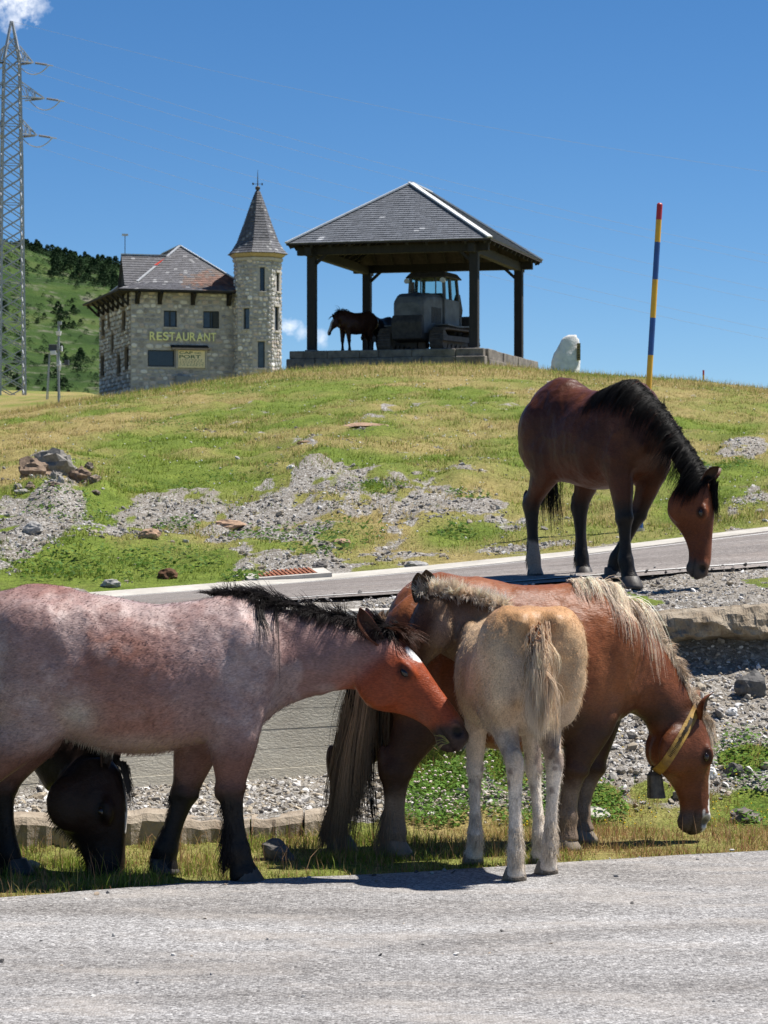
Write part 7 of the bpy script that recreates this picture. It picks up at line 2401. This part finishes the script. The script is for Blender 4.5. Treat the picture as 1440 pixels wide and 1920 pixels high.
        for h in hs:
            e_ = empty('window'); e_.parent = tow; e_.matrix_local = Mf
            MB().box(h[0] + .04, h[1] - .04, .13, .15, h[2] + .05, h[3] - .05).build('pane', M_PANE if h[4] == 1 else M_DGLASS, e_)
            fb = MB(); fb.box(h[0], h[0] + .05, .10, .16, h[2], h[3]); fb.box(h[1] - .05, h[1], .10, .16, h[2], h[3]); fb.box(h[0] + .05, h[1] - .05, .10, .16, h[3] - .05, h[3]); fb.box(h[0] + .05, h[1] - .05, .10, .16, h[2], h[2] + .05)
            fb.build('frame', M_FRAME, e_)
            MB().box(h[0] - .08, h[1] + .08, -.08, .02, h[3] + .0, h[3] + .14).build('lintel', M_PALE, e_, bevel=.01)
            MB().box(h[0] - .08, h[1] + .08, -.10, .1, h[2] - .12, h[2] - .003).build('sill', M_PALE, e_, bevel=.01)
        if f in (6, 7, 0, 1, 2):
            sl = lay_stones(-side / 2 + .02, side / 2 - .02, fpt(480, 720)[1], zc - .05, [h[:4] for h in hs], 30 + f, .18, .32, .2, .42)
            stones_joined('small_stones', wall, sl, Mf @ Matrix.Translation((0, .004, 0)), 40 + f, .065)
    def oct_ring(r_, z): return [Vector((r_ * math.cos(a), r_ * math.sin(a), z)) for a in vang]
    def oct_loft(rs, nm, mat, par):
        V = []; F = []
        for (r_, z) in rs: V += oct_ring(r_, z)
        for i in range(len(rs) - 1):
            for k in range(8): F.append((i * 8 + k, i * 8 + (k + 1) % 8, (i + 1) * 8 + (k + 1) % 8, (i + 1) * 8 + k))
        F.append(tuple(range(8))[::-1]); F.append(tuple((len(rs) - 1) * 8 + k for k in range(8)))
        return MB().add(V, F).build(nm, mat, par)
    oct_loft([(rad + .02, zc - .12), (rad + .10, zc - .10), (rad + .13, zc + .06), (rad + .06, zc + .08)], 'string_course', M_PALE, tow)
    oct_loft([(rad + .02, zc + .08), (rad + .12, zc + .14), (rad + .30, zc + .30), (rad + .30, zc + .34)], 'cornice', simple('ochre_cornice', (.36, .28, .16), (.44, .36, .23), 6, .85), tow)
    prof = [(rad + .42, zc + .34), (rad + .12, zc + .66), (1.32, zc + 1.15), (.86, zc + 2.35), (.44, zc + 3.55), (.12, zc + 4.35)]
    sp = oct_loft(prof, 'spire', M_DKWOOD, tow)
    fs = []
    def cols(m, rg):
        b_ = np.array((.105, .105, .115)) * rg.uniform(.75, 1.25)
        if rg.random() < .10: b_ = np.array((.27, .27, .27))
        return b_
    for i in range(len(prof) - 1):
        r0, r1 = oct_ring(*prof[i]), oct_ring(*prof[i + 1])
        for k in range(8):
            fs.append(tile_face(r0[k], r0[(k + 1) % 8], r1[k], r1[(k + 1) % 8], .16, .17, cols, 50 + i * 8 + k))
    tile_obj('slates', fs, M_SLATE, sp)
    zt = zc + 4.35
    M_IRON = simple('weathered_finial_iron', (.06, .05, .045), (.10, .09, .08), 10, .6, metal=.4)
    fi = MB().tube([(0, 0, zt - .1), (0, 0, zt + .05), (0, 0, zt + .12), (0, 0, zt + .22), (0, 0, zt + .3), (0, 0, zt + 1.30)], [.10, .10, .16, .16, .04, .012], 10).build('finial', M_IRON, tow)
    v_ = MB(); v_.bar((-.28, 0, zt + .42), (.28, 0, zt + .42), .025); v_.build('vane_arm', M_IRON, fi)
    MB().box(-.34, -.24, -.01, .01, zt + .36, zt + .50).build('vane_letter', M_IRON, fi); MB().box(.24, .32, -.01, .01, zt + .34, zt + .48).build('vane_letter', M_IRON, fi)
    # ---- electrical cabinet
    x0, z1 = fpt(328, 705); x1, z0 = fpt(354, 722)
    cb = empty('meter_cabinet', tuple(Matrix.Translation((HO.x, HO.y, HZ)) @ Matrix.Rotation(HA, 4, 'Z') @ Vector(((x0 + x1) / 2, -.30, z0))), HA)
    tag(cb, 'plain grey utility cabinet against the foot of the restaurant wall', 'cabinet')
    w_ = x1 - x0
    MB().box(-w_ / 2, w_ / 2, -.15, .2, -.4, z1 - z0).build('case', simple('grey_cabinet', (.20, .21, .22), (.25, .26, .27), 5, .6), cb, bevel=.01)
    MB().box(-w_ / 2 + .04, w_ / 2 - .04, -.165, -.152, -.3, z1 - z0 - .05).build('door', simple('grey_cabinet', (.2, .2, .2)), cb)
    return root
building()

def text_mesh(body, size, ext, bold=0):
    cu = bpy.data.curves.new('txt', 'FONT'); cu.body = body; cu.size = size; cu.extrude = ext; cu.offset = bold
    o = bpy.data.objects.new('txt', cu); COL.objects.link(o)
    dg = bpy.context.evaluated_depsgraph_get()
    me_ = bpy.data.meshes.new_from_object(o.evaluated_get(dg))
    bpy.data.objects.remove(o); bpy.data.curves.remove(cu)
    return me_
def place_text(name, body, x, z, width, height, y, mat, parent, ext=.03, bold=.0):
    me_ = text_mesh(body, 1.0, .0 if ext == 0 else 1.0, bold)
    V = np.empty(len(me_.vertices) * 3, np.float32); me_.vertices.foreach_get('co', V); V = V.reshape(-1, 3)
    mn, mx = V.min(0), V.max(0)
    Q = np.empty_like(V)
    Q[:, 0] = x + (V[:, 0] - mn[0]) / (mx[0] - mn[0]) * width
    Q[:, 2] = z + (V[:, 1] - mn[1]) / (mx[1] - mn[1]) * height
    Q[:, 1] = y - (V[:, 2] - mn[2]) / max(1e-6, mx[2] - mn[2]) * max(ext, .004)
    me_.vertices.foreach_set('co', Q.ravel()); me_.update()
    return link(name, me_, mat, parent)
def signs():
    x0, zb = fpt(279, 638); x1, _ = fpt(405, 640); _, zt = fpt(279, 622)
    s_ = empty('lettering_sign', tuple(Matrix.Translation((HO.x, HO.y, HZ)) @ Matrix.Rotation(HA, 4, 'Z') @ Vector((0, -.06, 0))), HA)
    tag(s_, 'raised pale yellow RESTAURANT letters across the stone front wall', 'sign')
    M_LET = simple('pale_yellow_letter', (.90, .90, .38), (.95, .95, .44), 8, .6)
    word = 'RESTAURANT'
    adv = {'R': 1.0, 'E': .9, 'S': .95, 'T': .88, 'A': 1.05, 'U': 1.0, 'N': 1.02}
    tot = sum(adv[c] for c in word); x = x0
    for c in word:
        w_ = adv[c] / tot * (x1 - x0)
        place_text('letter', c, x + w_ * .08, zb, w_ * .86, zt - zb, -.04, M_LET, s_, .05, .018)
        x += w_
    # menu board under its little roof
    bx0, bzt = fpt(333, 657); bx1, bzb = fpt(383, 690)
    b = empty('menu_board', s_.location, HA)
    tag(b, 'cream menu board reading CAP DEL PORT under a narrow canopy on the stone wall', 'sign')
    pan = MB().box(bx0, bx1, -.14, -.08, bzb, bzt).build('panel', simple('cream_board', (.88, .75, .44), (.92, .80, .50), 4, .7), b)
    for x in (bx0 - .13, bx1 + .03): MB().box(x, x + .10, -.17, -.05, bzb - .05, bzt + .04).build('post', M_PALE, b)
    MB().box(bx0 - .42, bx1 + .36, -.42, -.02, bzt + .03, bzt + .14).build('canopy_board', simple('weathered_canopy_wood', (.26, .20, .16), (.34, .28, .23), 8, .8), b)
    MB().prism([(0, 0), (.42, 0), (.42, .02), (0, .20)], bx0 - .45, bx1 + .2, Matrix(((0, 1, 0, 0), (-1, 0, 0, -.0), (0, 0, 1, bzt + .142), (0, 0, 0, 1)))).build('canopy_roof', M_DKWOOD, b)
    G = simple('green_sign_ink', (.03, .10, .04), None, 5, .7); K = simple('dark_sign_ink', (.05, .05, .03), None, 5, .7)
    H = bzt - bzb; Wd = bx1 - bx0
    place_text('word', 'CAP', bx0 + .04 * Wd, bzt - .21 * H, .50 * Wd, .15 * H, -.1405, G, pan, .008, .012)
    place_text('word', 'DEL', bx0 + .62 * Wd, bzt - .20 * H, .27 * Wd, .10 * H, -.1405, G, pan, .008)
    place_text('word', 'PORT', bx0 + .04 * Wd, bzt - .47 * H, .80 * Wd, .20 * H, -.1405, G, pan, .008, .015)
    rr = random.Random(3)
    for k in range(5):
        z = bzt - (.56 + k * .085) * H; x = bx0 + .05 * Wd
        while x < bx1 - .08 * Wd:
            w_ = rr.uniform(.05, .16)
            MB().box(x, min(x + w_, bx1 - .03), -.145, -.141, z, z + .028).build('text_line', K if k < 3 else G, pan)
            x += w_ + rr.uniform(.04, .09)
signs()
# ================================================================== FAR THINGS
def pylon():
    d = 250.0; s_ = d / FPX
    base = P(22, 748, d)
    base.z = zpy(752, d)
    root = empty('lattice_pylon', base, R(14))
    tag(root, 'tall galvanised lattice power pylon at the left edge of the picture', 'pylon')
    M_ST = simple('galvanised_steel', (.30, .32, .35), (.40, .42, .45), 3, .5, metal=.25)
    H = (748 - 36) * s_
    def hw(z):      # half width at height z
        zt = z / H
        return np.interp(zt, [0, .62, .90, 1.0], [1.18, .92, .72, .06])
    lev = list(np.linspace(0, .90, 27)) + [.93, .96, 1.0]
    cor = ((-1, -1), (1, -1), (1, 1), (-1, 1))
    for (sx, sy) in cor:
        m = MB()
        for a, b in ((0, .62), (.62, .9), (.9, 1.0)):
            m.bar((sx * hw(a * H), sy * hw(a * H), a * H), (sx * hw(b * H), sy * hw(b * H), b * H), .16)
        m.build('leg', M_ST, root)
    for f in range(4):
        (ax, ay), (bx, by) = cor[f], cor[(f + 1) % 4]
        m = MB()
        for i in range(len(lev) - 2):
            z0, z1 = lev[i] * H, lev[i + 1] * H
            h0, h1 = hw(z0), hw(z1)
            m.bar((ax * h0, ay * h0, z0), (bx * h1, by * h1, z1), .085); m.bar((bx * h0, by * h0, z0), (ax * h1, ay * h1, z1), .085)
            if i % 3 == 0: m.bar((ax * h0, ay * h0, z0), (bx * h0, by * h0, z0), .07)
        m.build('bracing', M_ST, root)
    M_INS = simple('brown_glass_insulator', (.17, .15, .13), (.25, .23, .2), 8, .3)
    M_WIRE = simple('aluminium_conductor', (.42, .43, .45), (.5, .5, .52), 2, .4, metal=.4)
    out = []
    arms = [(112, 1.3), (178, 2.3), (248, 1.5)]
    for (py, ln) in arms:
        z = (748 - py) * s_
        for sg in (-1, 1):
            h = hw(z)
            m = MB()
            tip = Vector((sg * (h + ln), 0, z))
            for sy in (-1, 1):
                m.bar((sg * h, sy * h, z), tip, .10); m.bar((sg * h * .95, sy * h, z + 1.4), tip, .08)
                for q in (.3, .6):
                    a = Vector((sg * h, sy * h, z)).lerp(tip, q); b = Vector((sg * h * .95, sy * h, z + 1.4)).lerp(tip, q); m.bar(a, b, .06)
                    m.bar(a, Vector((sg * h * .95, sy * h, z + 1.4)).lerp(tip, q - .25), .06)
            m.build('cross_arm', M_ST, root)
            # strain insulators on both sides and the jumper loop below
            for dr in (1, -1):
                dv = Vector((.86 * dr if sg > 0 else .86 * dr, -.52 * dr, -.18))
                if dr > 0: dv = Vector((.93, -.36, -.17))
                else: dv = Vector((-.93, .36, -.10))
                pts = [tip + dv * (.2 + k * .065) for k in range(18)]
                MB().tube(pts, [.05 if k % 2 else .14 for k in range(18)], 8).build('insulator', M_INS, root)
                e_ = tip + dv * 1.7
                MB().tube([tip + dv * 1.3, tip + dv * 1.9], .06, 6).build('clamp', M_WIRE, root)
                out.append((e_, dr, dv, py, sg))
            a = tip + Vector((.93, -.36, -.17)) * 1.5; b = tip + Vector((-.93, .36, -.10)) * 1.5
            pts = [a.lerp(b, t) + Vector((0, 0, -.9 * (1 - (2 * t - 1) ** 2))) for t in np.linspace(0, 1, 13)]
            MB().tube(pts, .05, 6).build('jumper_wire', M_WIRE, root)
    # conductors running off to the right and to the left
    rm = Matrix.Translation(base) @ Matrix.Rotation(R(14), 4, 'Z')
    M_LINE = simple('far_conductor', (.30, .33, .38), None, 2, .5)
    tops = [(Vector((0, 0, H)), 1, None, 36, 0)]
    for (e_, dr, dv, py, sg) in out + tops:
        st_ = rm @ e_
        for dd in ((1,) if dr > 0 else (-1,)):
            if dd > 0: far = st_ + Vector((150, -18, -31 if sg else -22))
            else: far = st_ + Vector((-150, 30, -6))
            pts = [st_.lerp(far, t) + Vector((0, 0, -5.0 * (1 - (2 * t - 1) ** 2))) for t in np.linspace(0, 1, 25)]
            pw = MB().tube([p - st_ for p in pts], .011, 5)
            o = pw.build('power_line', M_LINE, None, loc=st_)
            nm = {112: 'upper', 178: 'middle', 248: 'lower', 36: 'top earth'}[py]
            side = 'right' if dd > 0 else 'left'
            which = {1: 'front', -1: 'rear', 0: 'single'}[sg]
            tag(o, f'thin power line leaving the {nm} {"arm" if sg else "peak"} of the pylon towards the {side}, {which} wire', 'power line', 'power lines')
pylon()

def weather_mast():
    d = 120.0; s_ = d / FPX
    b = P(110, 757, d)
    M_P = simple('mast_grey', (.22, .24, .25), (.3, .32, .33), 4, .5, metal=.3); M_W = simple('white_instrument', (.72, .73, .74), None, 4, .5); M_B = simple('dark_instrument', (.05, .055, .06), None, 4, .5)
    root = empty('weather_mast', b)
    tag(root, 'slim grey weather mast carrying white instruments left of the restaurant', 'weather mast')
    MB().tube([(0, 0, -.4), (0, 0, 152 * s_)], .05, 8).build('pole', M_P, root)
    MB().tube([(0, 0, 128 * s_), (0, 0, 136 * s_)], [.10, .14], 10).build('beacon', M_W, root)
    MB().tube([(.05, -.06, 148 * s_), (.05, -.06, 154 * s_)], .10, 8).build('top_sensor', M_P, root)
    MB().box(.10, .17, -.08, .08, 98 * s_, 108 * s_).build('panel_box', M_W, root, bevel=.01)
    MB().box(.02, .11, -.16, -.05, 62 * s_, 80 * s_).build('control_box', M_W, root, bevel=.01)
    MB().bar((-.05, -.05, 72 * s_), (.4, -.05, 76 * s_), .04).build('arm', M_P, root)
    MB().tube([(.38, -.05, 72 * s_), (.38, -.05, 82 * s_)], .11, 10).build('camera', M_B, root)
    MB().box(-.05, .12, -.2, -.06, 70 * s_, 74 * s_).build('shelf', M_W, root)
    # second station with a dark louvred box
    d2 = 150.0; s2 = d2 / FPX; b2 = P(100, 724, d2)
    r2 = empty('rain_gauge_station', b2)
    tag(r2, 'dark louvred instrument hut on thin legs behind the weather mast', 'weather station')
    for x in (-.35, .35):
        for y in (-.3, .3): MB().tube([(x, y, -.8), (x * .6, y * .6, 62 * s2)], .03, 6).build('leg', M_P, r2)
    MB().box(-.24, .24, -.24, .24, 66 * s2, 78 * s2).build('hut', M_B, r2, bevel=.02)
    MB().box(-.14, .18, -.28, -.2, 58 * s2, 66 * s2).build('gauge', M_W, r2, bevel=.01)
weather_mast()

# ------------------------------------------------------------------ wooded mountain behind
def mountain_h(X, Y):
    u = 720 + X / Y * FPX
    rid = np.interp(u, [-2600, -900, -300, -80, 0, 40, 110, 200, 260, 330, 420, 520, 700], [345, 315, 410, 448, 463, 475, 488, 504, 526, 560, 632, 728, 862])
    zr = (960 - rid) / FPX * 1000.0
    t = np.clip((Y - 420) / 580.0, 0, 1)
    prof = t ** .82
    bulge = (fbm(X * .006, Y * .004, seed=91, oct=5) - .5)
    z = 6 + (zr - 6) * prof + bulge * 46 * np.sin(np.pi * t) 
    back = np.clip((Y - 1000) / 500, 0, 1)
    return z - back * 120 + (fbm(X * .03, Y * .03, seed=92, oct=3) - .5) * 4 * np.sin(np.pi * np.clip(t, .0, 1))
def mountain():
    us = np.linspace(-2600, 700, 230); ds = np.linspace(420, 1500, 120)
    U, D = np.meshgrid(us, ds); X = (U - 720) / FPX * D
    Z = mountain_h(X, D)
    n, c = D.shape; ix = np.arange(n * c).reshape(n, c)
    q = np.stack([ix[:-1, :-1].ravel(), ix[:-1, 1:].ravel(), ix[1:, 1:].ravel(), ix[1:, :-1].ravel()], 1)
    me_ = mesh_np('mountain', np.stack([X.ravel(), D.ravel(), Z.ravel()], 1), quads=q, smooth_sh=True)
    m, nt, b = new_mat('mountain_meadow')
    n1 = noise(nt, .03, 8, .65); r1 = ramp(nt, [(.34, (.018, .040, .010)), (.5, (.042, .078, .018)), (.64, (.085, .112, .034))]); nt.links.new(n1.outputs['Fac'], r1.inputs['Fac'])
    n2 = noise(nt, .16, 8, .7); r2 = ramp(nt, [(.55, 0), (.68, .75)]); nt.links.new(n2.outputs['Fac'], r2.inputs['Fac'])
    c_ = mix(nt, r2.outputs['Color'], r1.outputs['Color'], (.20, .185, .15))
    nt.links.new(c_, b.inputs['Base Color']); b.inputs['Roughness'].default_value = .95; b.inputs['Specular IOR Level'].default_value = .1
    n3 = noise(nt, .4, 6, .7); bump(nt, b, n3.outputs['Fac'], 2.0, .6)
    tag(link('mountain', me_, m), kind='structure')
mountain()

M_PINE = attr_mat('pine_foliage', rough=.85, spec=.1)
M_BARK = simple('pine_bark', (.07, .05, .035), (.11, .08, .06), 3, .9)
def pine_mesh(seed, H=7.0, n=520, wide=.30):
    rg = np.random.default_rng(seed)
    t = rg.random(n) ** .8
    z = H * (.12 + .88 * t); r_ = H * wide * (1 - t) ** .75 * (.45 + .75 * rg.random(n) ** .5) * (1 + .35 * np.sin(t * 21 + seed)) + .05
    a = rg.uniform(0, 6.28, n)
    c = np.stack([np.cos(a) * r_, np.sin(a) * r_, z], 1)
    sz = H * rg.uniform(.035, .085, n)
    V = []; 
    e1 = rg.normal(0, 1, (n, 3)); e1 /= np.linalg.norm(e1, axis=1, keepdims=True); e2 = rg.normal(0, 1, (n, 3)); e2 /= np.linalg.norm(e2, axis=1, keepdims=True)
    V = np.stack([c + e1 * sz[:, None], c - e1 * sz[:, None] * .6 + e2 * sz[:, None], c - e1 * sz[:, None] * .6 - e2 * sz[:, None]], 1)
    me_ = mesh_np('crown', V.reshape(-1, 3), tris=np.arange(n * 3).reshape(-1, 3))
    col = np.array((.026, .050, .020))[None] * rg.uniform(.6, 1.5, (n, 1))
    set_col(me_, np.repeat(col, 3, axis=0))
    me_.materials.append(M_PINE)
    return me_
PM = [pine_mesh(k, 1.0, 420, w) for k, w in ((1, .30), (2, .36), (3, .27), (4, .42), (5, .34))]
TM = MB().tube([(0, 0, -.08), (0, 0, .5), (0, 0, .9)], [.03, .02, .008], 6).mesh('trunk'); TM.materials.append(M_BARK)
def pines():
    rg = np.random.default_rng(5)
    # trees that stand apart on the open slope
    spots = []
    cand = 0
    while len(spots) < 270 and cand < 20000:
        cand += 1
        u = rg.uniform(-60, 262); Y = rg.uniform(470, 990)
        X = (u - 720) / FPX * Y
        z = float(mountain_h(np.array([X]), np.array([Y]))[0])
        px, py = proj(X, Y, z)
        dens = float(fbm(np.array([px * .017]), np.array([py * .02]), seed=95, oct=3)[0])
        k = smooth(.42, .62, dens) * .9 + .06
        if rg.random() < k: spots.append((X, Y, z, px, py))
    pos = ['near the ridge', 'on the upper slope', 'on the middle slope', 'on the lower slope']
    for i, (X, Y, z, px, py) in enumerate(spots):
        h = rg.uniform(11, 28) * Y / FPX
        r_ = empty('pine_tree', (X, Y, z - .2), rg.uniform(0, 6.28)); s_ = h * rg.uniform(.85, 1.2); r_.scale = (s_, s_, h)
        k = 0 if py < 500 else (1 if py < 560 else (2 if py < 640 else 3))
        x_ = 'behind the pylon' if px < 50 else ('between the pylon and the restaurant' if px < 180 else 'beside the restaurant roof')
        tag(r_, f'dark pine on the distant mountain {pos[k]}, {x_}', 'tree', f'mountain pines {pos[k]} {x_}')
        c = bpy.data.objects.new('crown', PM[int(rg.integers(0, 5))]); COL.objects.link(c); c.parent = r_
        t = bpy.data.objects.new('trunk', TM); COL.objects.link(t); t.parent = r_
    # low scrub and young pines that read as one mass
    allV = []; allT = []; allC = []; o = 0
    for q in range(900):
        u = rg.uniform(-70, 265); Y = rg.uniform(450, 985); X = (u - 720) / FPX * Y; z = float(mountain_h(np.array([X]), np.array([Y]))[0])
        m_ = PM[int(rg.integers(0, 5))]; h = rg.uniform(6, 15) * Y / FPX
        v = np.empty(len(m_.vertices) * 3, np.float32); m_.vertices.foreach_get('co', v); v = v.reshape(-1, 3)[:360] * np.array([h * 1.7, h * 1.7, h]) + np.array([X, Y, z - .1])
        cc = np.empty(len(m_.vertices) * 4, np.float32); m_.color_attributes['Col'].data.foreach_get('color', cc)
        allV.append(v); allC.append(cc.reshape(-1, 4)[:360, :3] * rg.uniform(.9, 1.9)); allT.append(np.arange(360).reshape(-1, 3) + o); o += 360
    me_ = mesh_np('mountain_scrub', np.concatenate(allV), tris=np.concatenate(allT)); set_col(me_, np.concatenate(allC))
    tag(link('mountain_scrub', me_, M_PINE), 'low scrub and young pines speckling the distant mountain slope', 'scrub', kind='stuff')
    # continuous wood along the ridge
    V = []; F = []; C = []
    n = 340
    us = np.concatenate([rg.uniform(-2400, -60, 120), rg.uniform(-60, 300, 220)])
    allV = []; allT = []; allC = []; o = 0
    for u in us:
        Y = 1000 - abs(rg.normal(0, 26)); X = (u - 720) / FPX * Y; z = float(mountain_h(np.array([X]), np.array([Y]))[0])
        m_ = PM[int(rg.integers(0, 5))]; h = rg.uniform(2.4, 5.2)
        v = np.empty(len(m_.vertices) * 3, np.float32); m_.vertices.foreach_get('co', v); v = v.reshape(-1, 3)[:720] * np.array([h * 1.25, h * 1.25, h]) + np.array([X, Y, z - .3])
        cc = np.empty(len(m_.vertices) * 4, np.float32); m_.color_attributes['Col'].data.foreach_get('color', cc)
        allV.append(v); allC.append(cc.reshape(-1, 4)[:720, :3]); allT.append(np.arange(len(v)).reshape(-1, 3) + o); o += len(v)
    me_ = mesh_np('ridge_wood', np.concatenate(allV), tris=np.concatenate(allT)); set_col(me_, np.concatenate(allC))
    tag(link('ridge_wood', me_, M_PINE), 'dark band of pine wood along the mountain ridge at left', 'wood', kind='stuff')
pines()
